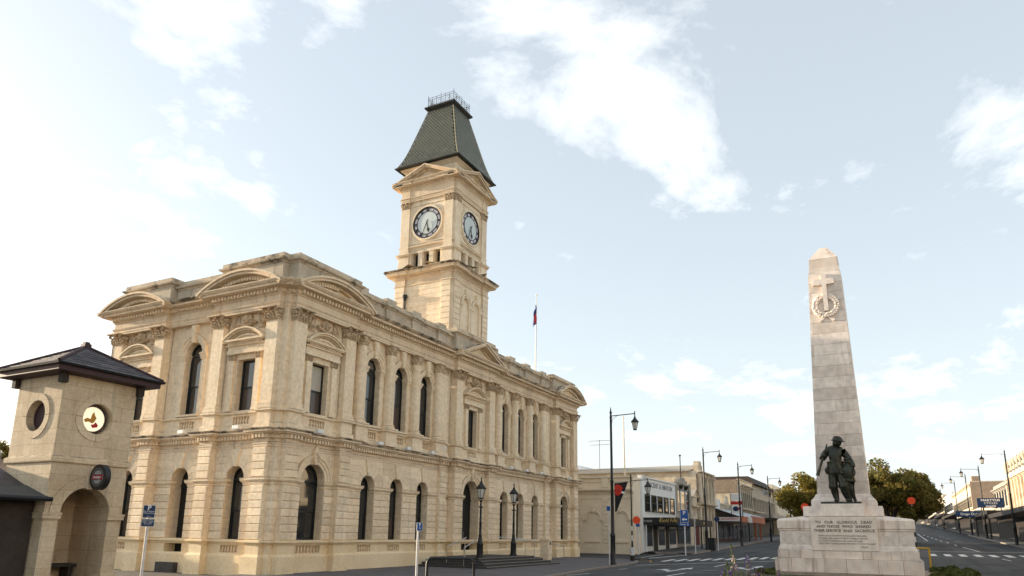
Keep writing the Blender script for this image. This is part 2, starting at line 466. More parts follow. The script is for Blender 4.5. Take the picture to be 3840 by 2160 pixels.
_font = {}
def text_mesh(txt, size, extrude=0.004, space=1.0, align='CENTER', shear=0.0, xs=1.0, bold=0.0):
    cu = bpy.data.curves.new('lettering', 'FONT')
    cu.body = txt; cu.size = size; cu.extrude = extrude; cu.align_x = align; cu.align_y = 'CENTER'
    cu.space_character = space; cu.shear = shear; cu.resolution_u = 2; cu.offset = bold
    ob = bpy.data.objects.new('lettering', cu)
    COL.objects.link(ob)
    dg = bpy.context.evaluated_depsgraph_get()
    dg.update()
    me = bpy.data.meshes.new_from_object(ob.evaluated_get(dg))
    bpy.data.objects.remove(ob)
    if xs != 1.0:
        for v in me.vertices: v.co.x *= xs
    return me
def text(txt, size, material, parent, mtx, name='lettering', **kw):
    me = text_mesh(txt, size, **kw)
    me.materials.clear(); me.materials.append(M[material])
    o = bpy.data.objects.new(name, me)
    COL.objects.link(o)
    o.matrix_world = mtx
    if parent is not None:
        o.parent = parent
        o.matrix_parent_inverse = parent.matrix_basis.inverted()
    return o
def face_mtx(origin, xdir, up=(0, 0, 1)):
    """text frame: x along xdir, y up, z towards the reader"""
    x = Vector(xdir).normalized(); u = Vector(up)
    z = x.cross(u).normalized(); y = z.cross(x)
    return Matrix(((x.x, y.x, z.x, origin[0]), (x.y, y.y, z.y, origin[1]), (x.z, y.z, z.z, origin[2]), (0, 0, 0, 1)))

def sweep(mb, path, prof, closed=False):
    """moulding: profile (outward d, z) swept along plan polyline; outward is the right-hand side of travel"""
    n = len(path)
    P = [Vector((p[0], p[1])) for p in path]
    nor = []
    for i in range(n - (0 if closed else 1)):
        d = (P[(i + 1) % n] - P[i]).normalized()
        nor.append(Vector((d.y, -d.x)))
    offs = []
    for i in range(n):
        if closed: a, b = nor[i - 1], nor[i]
        else: a, b = nor[max(i - 1, 0)], nor[min(i, n - 2)]
        m = a + b
        offs.append(m / max(0.2, m.dot(a)) if m.length > 1e-6 else a)
    k = len(prof)
    vs = []
    for i in range(n):
        for d, z in prof:
            q = P[i] + offs[i] * d
            vs.append((q.x, q.y, z))
    fs = []
    for i in range(n if closed else n - 1):
        for j in range(k - 1):
            a = i * k + j; b = ((i + 1) % n) * k + j
            fs.append((a, b, b + 1, a + 1))
    mb.add(vs, fs)
    return mb
def dentils(mb, path, d0, d1, z0, z1, w=0.085, pitch=0.16):
    for i in range(len(path) - 1):
        a = Vector(path[i][:2]); b = Vector(path[i + 1][:2])
        d = b - a; L = d.length
        if L < 0.25: continue
        d.normalize(); nr = Vector((d.y, -d.x))
        k = max(1, int(L / pitch)); st = L / k
        for j in range(k):
            c = a + d * (st * (j + 0.5))
            q = [c + d * sx * w / 2 + nr * e for sx, e in ((-1, d0), (1, d0), (1, d1), (-1, d1))]
            mb.add([(p.x, p.y, z0) for p in q] + [(p.x, p.y, z1) for p in q],
                   [(0, 1, 2, 3), (4, 5, 6, 7), (0, 1, 5, 4), (1, 2, 6, 5), (2, 3, 7, 6), (3, 0, 4, 7)])
    return mb
def wall(mb, s0, s1, z0, z1, o, ops=(), depth=0.45, seg=12):
    """wall face at outward offset o with openings (centre, width, z sill, z spring or top, arched)"""
    x = s0
    for c, w, za, zb, arch in sorted(ops):
        l, r = c - w / 2, c + w / 2
        if l > x + 1e-4: mb.add([(x, o, z0), (l, o, z0), (l, o, z1), (x, o, z1)], [(0, 1, 2, 3)])
        if za > z0 + 1e-4: mb.add([(l, o, z0), (r, o, z0), (r, o, za), (l, o, za)], [(0, 1, 2, 3)])
        if arch: top = [(c - w / 2 * math.cos(PI * i / seg), zb + w / 2 * math.sin(PI * i / seg)) for i in range(seg + 1)]
        else: top = [(l, zb), (r, zb)]
        for (xa, ta), (xb, tb) in zip(top, top[1:]):
            mb.add([(xa, o, ta), (xb, o, tb), (xb, o, z1), (xa, o, z1)], [(0, 1, 2, 3)])
        ring = [(l, za)] + top + [(r, za)]
        n = len(ring)
        mb.add([(a, o, b) for a, b in ring] + [(a, o - depth, b) for a, b in ring],
               [(i, (i + 1) % n, n + (i + 1) % n, n + i) for i in range(n)])
        x = r
    if s1 > x + 1e-4: mb.add([(x, o, z0), (s1, o, z0), (s1, o, z1), (x, o, z1)], [(0, 1, 2, 3)])
    return mb
def arc_band(mb, c, zc, r0, r1, o0, o1, a0=0.0, a1=PI, seg=16):
    """part ring in the facade plane between radii, from depth o0 to o1"""
    vs = []; fs = []
    for i in range(seg + 1):
        a = a0 + (a1 - a0) * i / seg
        ca, sa = math.cos(a), math.sin(a)
        vs += [(c + r0 * ca, o0, zc + r0 * sa), (c + r1 * ca, o0, zc + r1 * sa), (c + r1 * ca, o1, zc + r1 * sa), (c + r0 * ca, o1, zc + r0 * sa)]
    for i in range(seg):
        for j in range(4):
            a = i * 4 + j; b = i * 4 + (j + 1) % 4
            fs.append((a, b, b + 4, a + 4))
    fs += [(0, 1, 2, 3), (seg * 4, seg * 4 + 1, seg * 4 + 2, seg * 4 + 3)]
    return mb.add(vs, fs)

# ------------------------------------------------------------------ ground
def gz(x):
    t = x - 22
    return 0.0 if t <= 0 else 0.024 * t * t / (t + 8)
XS = [-300, -150, -80, -40, -20, 0, 10, 20] + [22 + 2 * i for i in range(40)] + [110 + 12 * i for i in range(45)] + [700, 900, 1300]
def ground_strip(name, ys, material, lift, xs=XS, x0=-1e9, x1=1e9):
    """sheet following the rise of the street; ys = list of y or (y, extra z)"""
    mb = MB()
    xx = sorted(set([x for x in xs if x0 < x < x1] + [v for v in (x0, x1) if abs(v) < 1e8]))
    yy = [(y, 0.0) if isinstance(y, (int, float)) else y for y in ys]
    k = len(yy)
    for x in xx:
        mb.add([(x, y, gz(x) + e + lift) for y, e in yy], [])
    for i in range(len(xx) - 1):
        for j in range(k - 1):
            a = i * k + j
            mb.f.append((a, a + 1, a + k + 1, a + k))
    o = mb.build(name, material, smooth=True)
    return struct(o)

# ------------------------------------------------------------------ ground, road, pavements
M['paver'] = mat('brick_pavers', (0.13, 0.12, 0.125), 0.85, (0.17, 0.155, 0.155), 0.7, fine=25, fineamt=0.15)
def add_bricks(m, sx, sy, dark=0.55):
    nt = m.node_tree; N = nt.nodes; L = nt.links
    b = N['Principled BSDF']
    src = b.inputs['Base Color'].links[0].from_socket
    geo = N.new('ShaderNodeNewGeometry')
    mpn = N.new('ShaderNodeMapping'); mpn.inputs['Scale'].default_value = (1 / sx, 1 / sy, 1)
    L.new(geo.outputs['Position'], mpn.inputs[0])
    br = N.new('ShaderNodeTexBrick')
    br.inputs['Scale'].default_value = 1.0
    br.inputs['Mortar Size'].default_value = 0.05
    br.inputs['Brick Width'].default_value = 1.0; br.inputs['Row Height'].default_value = 1.0
    br.inputs['Color1'].default_value = (1, 1, 1, 1); br.inputs['Color2'].default_value = (0.82, 0.82, 0.82, 1)
    br.inputs['Mortar'].default_value = (dark, dark, dark, 1)
    L.new(mpn.outputs[0], br.inputs['Vector'])
    mx = N.new('ShaderNodeMixRGB'); mx.blend_type = 'MULTIPLY'; mx.inputs['Fac'].default_value = 1
    L.new(src, mx.inputs['Color1']); L.new(br.outputs['Color'], mx.inputs['Color2'])
    L.new(mx.outputs[0], b.inputs['Base Color'])
    bp = N.new('ShaderNodeBump'); bp.inputs['Strength'].default_value = 0.4; bp.inputs['Distance'].default_value = 0.01
    inv = N.new('ShaderNodeMath'); inv.operation = 'SUBTRACT'; inv.inputs[0].default_value = 1.0
    L.new(br.outputs['Fac'], inv.inputs[1])
    L.new(inv.outputs[0], bp.inputs['Height']); L.new(bp.outputs[0], b.inputs['Normal'])
add_bricks(M['paver'], 0.22, 0.11)
M['footpath'] = mat('grey_footpath', (0.15, 0.145, 0.14), 0.9, (0.19, 0.18, 0.17), 0.5, fine=22, fineamt=0.15, bump=0.2)
M['sidestreet'] = mat('worn_brown_asphalt', (0.085, 0.075, 0.066), 0.9, (0.13, 0.115, 0.10), 0.45, fine=18, fineamt=0.2, bump=0.3)
M['earth'] = mat('far_ground', (0.10, 0.09, 0.07), 0.95, (0.07, 0.075, 0.05), 0.05)

KL, KR = -6.4, -32.2                                       # kerb lines of the main street
g = ground_strip('ground', [-600, -120, -60, -36, -20, -6, 10, 40, 120, 600], 'earth', -0.11)
road = ground_strip('road', [-32.3, -28, -24, -20, -16, -12, -8, -6.2], 'asphalt', -0.075, x0=-150, x1=600)
# darker re-sealed patch round the crossing
ground_strip('road_patch', [-32.1, -26, -20, -14, -6.6], 'asphaltd', -0.071, x0=24, x1=44)
side = ground_strip('side_street_paving', [-6.2, -2, 2, 6, 12, 30, 60], 'sidestreet', -0.10, x0=-60, x1=0.9)
lane = ground_strip('side_lane', [-6.6, 0, 10, 30, 60], 'asphaltd', -0.068, x0=29.5, x1=38.5)

def pavement(name, poly, material, zlift=0.0, h=0.13):
    """raised slab with a kerb; poly counter-clockwise in plan, small so it follows the street by sampling gz"""
    mb = MB()
    n = len(poly)
    vs = [(x, y, gz(x) + zlift) for x, y in poly] + [(x, y, gz(x) + zlift - h) for x, y in poly]
    fs = [tuple(range(n))] + [(i, n + i, n + (i + 1) % n, (i + 1) % n) for i in range(n)]
    mb.add(vs, fs)
    return struct(mb.build(name, material))
def kerb(name, line, w=0.16, z=0.012, parent=None):
    """row of single kerb stones along a plan polyline"""
    e = struct(empty(name))
    pts = []
    for (x0, y0), (x1, y1) in zip(line, line[1:]):
        L = math.hypot(x1 - x0, y1 - y0); k = max(1, int(L / 1.1))
        for i in range(k): pts.append((x0 + (x1 - x0) * i / k, y0 + (y1 - y0) * i / k))
    pts.append(line[-1])
    for (xa, ya), (xb, yb) in zip(pts, pts[1:]):
        d = Vector((xb - xa, yb - ya)); L = d.length; d.normalize(); nr = Vector((-d.y, d.x)) * w / 2
        a = Vector((xa, ya)) + d * 0.008; b = Vector((xb, yb)) - d * 0.008
        q = [a - nr, b - nr, b + nr, a + nr]
        mb = MB()
        mb.add([(p.x, p.y, gz(p.x) - 0.14) for p in q] + [(p.x, p.y, gz(p.x) + z) for p in q],
               [(0, 1, 2, 3), (4, 5, 6, 7), (0, 1, 5, 4), (1, 2, 6, 5), (2, 3, 7, 6), (3, 0, 4, 7)])
        mb.build('kerb_stone', 'kerb', e)
    return e
corner_arc = [(24.6, KL + 0.05), (25.8, KL + 0.35), (26.9, KL + 1.0), (27.7, KL + 2.0), (28.2, KL + 3.2)]
pave = pavement('pavement', [(-30, -9.6), (2, -9.1), (9, -8.1), (14, -7.4), (20, -6.9), (24.6, KL + 0.05)] + corner_arc[1:] + [(28.6, 0.5), (28.6, 1.2), (-1.5, 1.2), (-1.5, -4.5), (-8, -6.5), (-30, -8)], 'paver', 0.0)
kerb('kerb', [(-6, -9.45), (2, -9.1), (9, -8.1), (14, -7.4), (20, -6.9), (24.6, KL + 0.05)] + corner_arc[1:])
ground_strip('footpath_left', [-6.3, -4, -1.8], 'footpath', 0.05, x0=38.6, x1=560)
kerb('kerb_far_left', [(38.6, -3.5), (38.7, -5.4), (39.6, -6.2), (41, -6.4), (75, -6.4), (95, -6.4)], z=0.06)
ground_strip('footpath_right', [(-36, 0), (-34, 0), (-32.2, 0)], 'footpath', 0.05, x0=-60, x1=560)
kerb('kerb_far_right', [(66, KR), (130, KR)], z=0.065)

# painted markings: thin sheets lying on the road, one object for each mark
def mark(name, quads, material='paint', lift=-0.064):
    mb = MB()
    for q in quads:
        n = len(q)
        mb.add([(x, y, gz(x) + lift) for x, y in q], [tuple(range(n))])
    return struct(mb.build(name, material))
def rect(x0, y0, x1, y1, w):
    d = Vector((x1 - x0, y1 - y0)).normalized(); nr = Vector((-d.y, d.x)) * w / 2
    return [(x0 - nr.x, y0 - nr.y), (x1 - nr.x, y1 - nr.y), (x1 + nr.x, y1 + nr.y), (x0 + nr.x, y0 + nr.y)]
for k in range(10):                                        # zebra crossing, near half
    y = -7.2 - 0.645 * k; x = 27.5 + 0.86 * k
    mark('crossing_stripe', [[(x, y - 0.17), (x + 3.1, y - 0.17), (x + 3.1, y + 0.17), (x, y + 0.17)]])
for k in range(7):                                         # far half
    y = -23.45 - 1.04 * k; x = 46.5 + 0.1 * k
    mark('crossing_stripe', [[(x, y - 0.24), (x + 3.8, y - 0.24), (x + 3.8, y + 0.24), (x, y + 0.24)]])
mark('limit_line', [rect(21.4, -7.35, 25.6, -9.21, 0.16), rect(25.6, -9.21, 32.5, -13.8, 0.16)])
mark('limit_line', [rect(55.4, -23.3, 57.6, -30.9, 0.30)])
mark('lane_dash', [rect(23.2, -11.5, 26.4, -11.5, 0.13)])
mark('lane_dash', [rect(11.6, -11.94, 14.7, -11.94, 0.13)])
mark('edge_dash', [rect(9.0, -8.35, 11.2, -8.5, 0.10)])
mark('edge_dash', [rect(15.8, -8.3, 17.0, -8.36, 0.10)])
mark('lane_line', [rect(57, -27.4, 68.9, -26.95, 0.14)])
for a, b, y in ((73, 77.2, -26.75), (82.6, 86.5, -26.5), (90.5, 94.6, -26.2), (98.1, 102.8, -26), (106, 111, -25.8), (115, 120, -25.6), (126, 131, -25.4)):
    mark('lane_dash', [rect(a, y, b, y, 0.16)])
for x, y0, y1 in ((92.2, -27.7, -28.5), (104.8, -27.4, -28.1), (118, -27.2, -27.9)):
    mark('parking_tick', [rect(x, y0, x, y1, 0.6)])
mark('lane_dash', [rect(41.2, -27.85, 44.0, -27.63, 0.13)])
mark('edge_line', [rect(91, -24.6, 142, -24.7, 0.16)])
def arrow(x, y):                                           # turn-and-ahead arrow pointing along the street
    q = [[(x, y - 0.09), (x + 3.4, y - 0.09), (x + 3.4, y + 0.09), (x, y + 0.09)],
         [(x + 3.4, y - 0.34), (x + 5.3, y), (x + 3.4, y + 0.34)],
         [(x + 0.9, y + 0.09), (x + 2.0, y + 0.62), (x + 1.6, y + 0.76), (x + 0.3, y + 0.09)],
         [(x + 1.1, y + 0.98), (x + 2.7, y + 0.86), (x + 2.3, y + 0.42)]]
    mark('turn_arrow', q)
arrow(15.6, -10.85)
arrow(20.6, -13.75)
mark('no_stopping_line', [rect(26.3, -6.75, 28.0, -6.35, 0.09), rect(28.0, -6.35, 29.3, -5.2, 0.09)], 'ypaint')
mark('give_way_line', [rect(31.2, -5.2, 37.6, -6.3, 0.22)])
mark('give_way_line', [rect(31.8, -4.4, 37.6, -4.4, 0.12)])
# pits and covers in the pavement by the lamp
for x, y, w, d in ((16.8, -4.2, 1.9, 0.75), (14.6, -5.8, 1.5, 0.7), (19.5, -3.6, 1.6, 0.6)):
    mb = MB(); mb.box(x - w / 2, x + w / 2, y - d / 2, y + d / 2, -0.02, 0.006)
    c = mb.build('service_cover', 'asphaltd')
    tag(c, {16.8: 'large dark service cover flush in the pavement below the entrance ramp',
            14.6: 'dark service cover in the pavement nearest the kerb',
            19.5: 'dark service cover in the pavement farthest up by the building corner'}[x], 'cover', 'covers in the pavement')

def road_patch(x, y, w, d, lb, a=0.0):
    mb = MB(); c, s_ = math.cos(a), math.sin(a)
    q = [(x + c * u - s_ * v, y + s_ * u + c * v) for u, v in ((-w / 2, -d / 2), (w / 2, -d / 2), (w / 2, d / 2), (-w / 2, d / 2))]
    mb.add([(p, r, gz(p) - 0.068) for p, r in q], [(0, 1, 2, 3)])
    struct(mb.build('asphalt_patch', 'asphaltd'))
for x, y, w, d in ((13.2, -13.5, 3.4, 1.1), (19.5, -9.3, 1.6, 0.8), (60, -28.5, 5, 1.2), (75, -24.0, 7, 1.4)): road_patch(x, y, w, d, '')
for i, (x, y, lb) in enumerate(((17.8, -12.4, 'round iron manhole cover in the near lane'), (63, -25.4, 'round iron manhole cover in the far lane'))):
    mb = MB().lathe([(0.36, -0.01), (0.36, 0.012), (0.33, 0.016), (0.0, 0.016)], 20, x, y, gz(x) - 0.068); o = mb.build('manhole_cover', 'black'); tag(o, lb, 'manhole cover', 'manhole covers')

# ------------------------------------------------------------------ the opera house
OH = empty('opera_house', (0, 0, 0), label='large cream two-storey Victorian stone hall with clock tower and green roof', cat='building')
AX = 0.13
FB = lambda s, o, z: (s, -o, z)
FA = lambda s, o, z: (AX - o, s, z)
ROTB, ROTA = PI, PI / 2
PW = 0.72                                                  # pilaster width
PAVW, RECW = -0.30, -0.45                                  # wall planes behind the pilaster face
PA = [(0.55, 4.40), (7.50, 11.20)]                         # pavilions on the side front
PB = [(0.57, 4.44), (13.10, 17.60), (26.60, 30.60)]        # pavilions on the street front
WB = [6.27, 8.48, 10.70]; WB2 = [x + 13.33 for x in WB]
CB = [5.14, 7.34, 9.52, 11.62]; CB2 = [x + 13.33 for x in CB]
XP = [(12.05, 12.65), (25.38, 25.98)]                      # extra half pilasters beside the pavilions
Z = dict(plinth=0.72, sill0=1.08, sill=1.27, imp0=3.36, imp=3.67, arch=4.86, zs=5.16, str=5.55, ped=6.39, base=6.67, cap=10.07, ar=10.56, fr=10.85, co=11.14)
OHP = lambda name, m, mb, sm=False, **k: mb.build(name, m, OH, sm, **k)

def plan(pil=True, wallA=RECW, pav=PAVW, extra=True, recb=RECW):
    """plan line of the walls from the far end of the side front round the corner and along the street front"""
    pts = [(9.0, PA[1][1]), (AX, PA[1][1])]
    def runA(s0, s1):
        if pil:
            pts.extend([FA(s1 - PW, 0, 0)[:2], FA(s1 - PW, pav, 0)[:2], FA(s0 + PW, pav, 0)[:2], FA(s0 + PW, 0, 0)[:2]])
        pts.append(FA(s0, 0, 0)[:2])
    runA(*PA[1])
    pts.extend([FA(PA[1][0], wallA, 0)[:2], FA(PA[0][1], wallA, 0)[:2], FA(PA[0][1], 0, 0)[:2]])
    runA(*PA[0])
    pts.extend([(0.35, PA[0][0]), (0.35, 0.27), (PB[0][0], 0.27)])
    for i, (s0, s1) in enumerate(PB):
        pts.append((s0, 0))
        if pil:
            pts.extend([(s0 + PW, 0), (s0 + PW, -pav), (s1 - PW, -pav), (s1 - PW, 0)])
        pts.append((s1, 0))
        if i < 2:
            pts.append((s1, -recb))
            if extra:
                a, b = XP[i]
                pts.extend([(a, -recb), (a, -recb - 0.18), (b, -recb - 0.18), (b, -recb)])
            pts.append((PB[i + 1][0], -recb))
    pts.append((PB[2][1], 9.0))
    return pts
P_full = plan()
P_ent = plan(pil=False, wallA=-0.22, recb=-0.22, extra=False)
P_ped = plan()

mb = MB()
sweep(mb, P_full, [(0.10, -0.3), (0.10, 0.64), (0.05, 0.70), (0.0, 0.72)])
OHP('plinth', 'plinth', mb)
mb = MB()
sweep(mb, P_full, [(0.0, 1.06), (0.03, 1.10), (0.05, 1.14), (0.13, 1.17), (0.13, 1.23), (0.06, 1.25), (-0.04, 1.275)])
OHP('sill_course', 'plinth', mb)
mb = MB()
sweep(mb, P_full, [(0.0, 4.83), (0.03, 4.86), (0.03, 4.93), (0.05, 4.96), (0.05, 5.02), (0.02, 5.05), (0.02, 5.16), (0.09, 5.19), (0.09, 5.34),
                   (0.22, 5.36), (0.24, 5.40), (0.32, 5.42), (0.32, 5.485)])
OHP('string_cornice', 'cornice', mb)
mb = MB(); sweep(mb, P_full, [(0.32, 5.485), (0.34, 5.49), (0.38, 5.54), (0.38, 5.57), (-0.1, 5.60)]); OHP('string_cornice_edge', 'lichen', mb)
mb = dentils(MB(), P_full, 0.08, 0.20, 5.20, 5.345, 0.09, 0.165)
OHP('dentil_course', 'stone', mb, kind='stuff')
mb = MB()                                                  # pedestal course of the upper floor
sweep(mb, P_ped, [(0.06, 5.58), (0.06, 5.78), (0.02, 5.82), (0.0, 5.84)])
sweep(mb, P_ped, [(0.0, 6.24), (0.03, 6.27), (0.10, 6.30), (0.10, 6.36), (0.0, 6.40), (-0.2, 6.41)])
OHP('pedestal_course', 'stone', mb)
mb = MB()                                                  # upper entablature
sweep(mb, P_ent, [(-0.5, 10.56), (0.0, 10.56), (0.0, 10.64), (0.02, 10.65), (0.02, 10.75), (0.05, 10.77), (0.08, 10.83), (0.08, 10.86), (0.0, 10.87),
                  (0.0, 11.10), (0.04, 11.13), (0.06, 11.18), (0.10, 11.20), (0.10, 11.34), (0.24, 11.36), (0.46, 11.37), (0.46, 11.46),
                  (0.49, 11.465)])
OHP('cornice', 'cornice', mb)
mb = MB(); sweep(mb, P_ent, [(0.49, 11.465), (0.51, 11.475), (0.56, 11.52), (0.60, 11.57), (0.60, 11.60), (-0.3, 11.64)]); OHP('cornice_edge', 'cornice', mb)
edge = [(0.492, 11.464), (0.514, 11.474), (0.564, 11.52), (0.604, 11.568), (0.604, 11.604), (-0.3, 11.644)]
for pts in ([FA(PA[1][0] - 0.62, -0.22, 0)[:2], FA(PA[0][1] + 0.62, -0.22, 0)[:2]], [(PB[0][1] + 0.62, 0.22), (PB[1][0] - 0.62, 0.22)], [(PB[1][1] + 0.62, 0.22), (PB[2][0] - 0.62, 0.22)]):
    mb = MB(); sweep(mb, pts, edge); OHP('cornice_edge', 'lichen', mb)
mb = dentils(MB(), P_ent, 0.09, 0.24, 11.20, 11.345, 0.10, 0.185)
OHP('dentil_course', 'stone', mb, kind='stuff')

# wall sheets with their openings -------------------------------------------------
def bays():
    """(facade, wall plane, s0, s1, kind, centres)"""
    L = []
    for i, (a, b) in enumerate(PA): L.append(('A', FA, ROTA, PAVW, a + PW, b - PW, 'pav', [(a + b) / 2]))
    L.append(('A', FA, ROTA, RECW, PA[0][1], PA[1][0], 'rec', [(PA[0][1] + PA[1][0]) / 2]))
    for i, (a, b) in enumerate(PB): L.append(('B', FB, ROTB, PAVW, a + PW, b - PW, 'pav', [(a + b) / 2]))
    L.append(('B', FB, ROTB, RECW, PB[0][1], PB[1][0], 'rec', WB))
    L.append(('B', FB, ROTB, RECW, PB[1][1], PB[2][0], 'rec', WB2))
    return L
BAYS = bays()

# shared pieces -------------------------------------------------------------------
bal = MB().lathe([(0.045, 0), (0.045, 0.03), (0.028, 0.05), (0.05, 0.11), (0.05, 0.14), (0.022, 0.22), (0.03, 0.25), (0.026, 0.27), (0.045, 0.29), (0.045, 0.32)], 10).mesh('baluster', 'stone', True)
def ring_frame(w, za, zs, arch, t=0.075, d=0.09, seg=14):
    """window frame in local x (width), y (outward), z"""
    mb = MB()
    if arch:
        arc_band(mb, 0, zs, w / 2 - t, w / 2, 0, d, 0, PI, seg)
        mb.box(-w / 2, w / 2, 0.0, d, zs - 0.09, zs + 0.02)
    else:
        mb.box(-w / 2, w / 2, 0, d, zs - t, zs)
    mb.box(-w / 2, -w / 2 + t, 0, d, za, zs - 0.0905 if arch else zs - t - 0.001)
    mb.box(w / 2 - t, w / 2, 0, d, za, zs - 0.0905 if arch else zs - t - 0.001)
    mb.box(-w / 2 + t, w / 2 - t, 0, d, za, za + t)
    zm = za + (zs - za) * 0.47
    mb.box(-w / 2 + t, w / 2 - t, 0, d * 0.8, zm - 0.035, zm + 0.035)
    return mb, zm
def pane_meshes(w, za, zs, arch, t=0.07, seg=14):
    zm = za + (zs - za) * 0.47
    lo = MB().add([(-w / 2 + t, 0.03, za + t), (w / 2 - t, 0.03, za + t), (w / 2 - t, 0.03, zm), (-w / 2 + t, 0.03, zm)], [(0, 1, 2, 3)])
    up = MB().add([(-w / 2 + t, 0.05, zm), (w / 2 - t, 0.05, zm), (w / 2 - t, 0.05, zs - 0.05), (-w / 2 + t, 0.05, zs - 0.05)], [(0, 1, 2, 3)])
    L = [lo, up]
    if arch:
        r = w / 2 - t * 0.8
        fan = MB().add([(r * math.cos(PI * i / seg), 0.04, zs + r * math.sin(PI * i / seg)) for i in range(seg + 1)], [tuple(range(seg + 1))])
        L.append(fan)
    return L
_win = {}
def window(w, h, arch, loc, rz, style='glass', name='window'):
    """sash window with its sill at loc; h = height to the springing or to the top"""
    key = (round(w, 2), round(h, 2), arch)
    if key not in _win:
        fr, zm = ring_frame(w, 0, h, arch)
        _win[key] = (fr.mesh('window_frame', 'frame'), [m.mesh('pane', 'glass') for m in pane_meshes(w, 0, h, arch)])
    f, ps = _win[key]
    o = inst(f, name, OH, loc, rz)
    for i, p in enumerate(ps):
        c = inst(p, 'pane', o, (0, 0, 0))
        st = style[i] if isinstance(style, (list, tuple)) else style
        if st != 'glass':
            c.data = p.copy(); c.data.materials.clear(); c.data.materials.append(M[st])
    # a thin glazing bar that catches the light in the lower sash
    return o
def capital(w, d, h, half=True):
    """Corinthian-like capital, local x across, y outward, z up; back at y = 0"""
    mb = MB()
    R = random.Random(5)
    n = 7
    mb.box(-w / 2, w / 2, 0, d * 0.85, 0, 0.03)
    mb.box(-w / 2 * 0.94, w / 2 * 0.94, 0, d * 0.75, 0.03, h * 0.88)
    mb.box(-w / 2 * 1.22, w / 2 * 1.22, 0, d * 1.5, h * 0.89, h)
    for row, (zf, r, cnt) in enumerate(((0.22, 0.062, 5), (0.48, 0.07, 4))):
        for i in range(cnt):
            x = (i - (cnt - 1) / 2) / cnt * w * 1.12
            mb.blob((x, d * 0.86 + 0.02 * row, h * zf), (r * w / 0.72, 0.06, h * 0.17), i + row * 9, 0.5, 6, 4)
            mb.blob((x, d * 0.98 + 0.03 * row, h * (zf + 0.13)), (r * 0.8 * w / 0.72, 0.045, h * 0.06), i + row * 5, 0.4, 6, 4)
    for sx in (-1, 1):                                      # volutes
        pts = []
        for i in range(11):
            a = i / 10 * 3.4 * PI; rr = 0.115 * (1 - i / 13) * w / 0.72
            pts.append((sx * (w * 0.48 + rr * math.cos(a) * 0.75), d * 1.12 + 0.012 * i / 3, h * 0.73 + rr * math.sin(a)))
        mb.path(pts, 0.034 * w / 0.72, 5)
        for yy in (0.35, 0.7):
            mb.blob((sx * w * 0.5, d * yy, h * 0.32), (0.05, 0.07, h * 0.17), 3, 0.5, 6, 4)
            mb.blob((sx * w * 0.53, d * yy, h * 0.62), (0.05, 0.07, h * 0.15), 4, 0.5, 6, 4)
        mb.path([(sx * w * 0.56, d * (0.1 + 0.12 * i), h * 0.74 + 0.0 * i) for i in range(6)], 0.06 * w / 0.72, 5)
    mb.blob((0, d * 1.25, h * 0.84), (0.07 * w / 0.72, 0.05, 0.07), 8, 0.5, 6, 5)
    return mb
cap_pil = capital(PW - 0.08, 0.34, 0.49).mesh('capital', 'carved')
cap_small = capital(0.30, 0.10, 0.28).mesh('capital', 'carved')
def round_capital(r, h):
    mb = MB()
    mb.lathe([(r, 0), (r * 1.08, 0.02), (r * 1.0, 0.05), (r * 0.98, h * 0.5), (r * 1.2, h * 0.86)], 14)
    for row, (zf, cnt) in enumerate(((0.2, 8), (0.48, 8))):
        for i in range(cnt):
            a = 2 * PI * (i + 0.5 * row) / cnt
            mb.blob((r * 1.05 * math.cos(a), r * 1.05 * math.sin(a), h * zf), (r * 0.24, r * 0.24, h * 0.18), i + 3 * row, 0.5, 6, 4)
            mb.blob((r * 1.24 * math.cos(a), r * 1.24 * math.sin(a), h * (zf + 0.15)), (r * 0.19, r * 0.19, h * 0.065), i + 7, 0.4, 6, 4)
    for k in range(4):
        a = PI / 4 + k * PI / 2
        for t in (-1, 1):
            pts = []
            for i in range(10):
                b = i / 9 * 3.2 * PI; rr = r * 0.30 * (1 - i / 12)
                rad = r * 1.32 + rr * math.cos(b) * 0.7
                pts.append((rad * math.cos(a) - t * 0.03 * math.sin(a), rad * math.sin(a) + t * 0.03 * math.cos(a), h * 0.74 + rr * math.sin(b)))
            mb.path(pts, r * 0.085, 5)
    q = r * 1.28
    mb.box(-q, q, -q, q, h * 0.9, h)
    return mb
COLR = 0.27
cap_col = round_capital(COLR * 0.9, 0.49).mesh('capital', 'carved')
col_shaft = MB().lathe([(COLR * (1.0 - 0.12 * max(0, (t - 0.3) / 0.7) ** 1.4), t * 3.40) for t in [i / 10 for i in range(11)]], 20).mesh('column_shaft', 'stone', True)
b = MB().lathe([(COLR * 1.36, 0.07), (COLR * 1.42, 0.10), (COLR * 1.36, 0.14), (COLR * 1.15, 0.16), (COLR * 1.13, 0.19), (COLR * 1.24, 0.21), (COLR * 1.24, 0.25), (COLR * 1.04, 0.27), (COLR * 1.0, 0.28)], 20)
b.box(-COLR * 1.42, COLR * 1.42, -COLR * 1.42, COLR * 1.42, 0, 0.07)
col_base = b.mesh('column_base', 'stone')
def pil_base(w, d, h):
    mb = MB()
    for a, z0, z1 in ((0.10, 0, 0.25), (0.085, 0.25, 0.45), (0.045, 0.45, 0.62), (0.06, 0.62, 0.85), (0.02, 0.85, 1)):
        mb.box(-w / 2 - a * w, w / 2 + a * w, 0, d + a * w, z0 * h, z1 * h)
    return mb
pb_big = pil_base(PW - 0.08, 0.32, 0.28).mesh('pilaster_base', 'stone')
pb_small = pil_base(0.30, 0.10, 0.2).mesh('pilaster_base', 'stone')

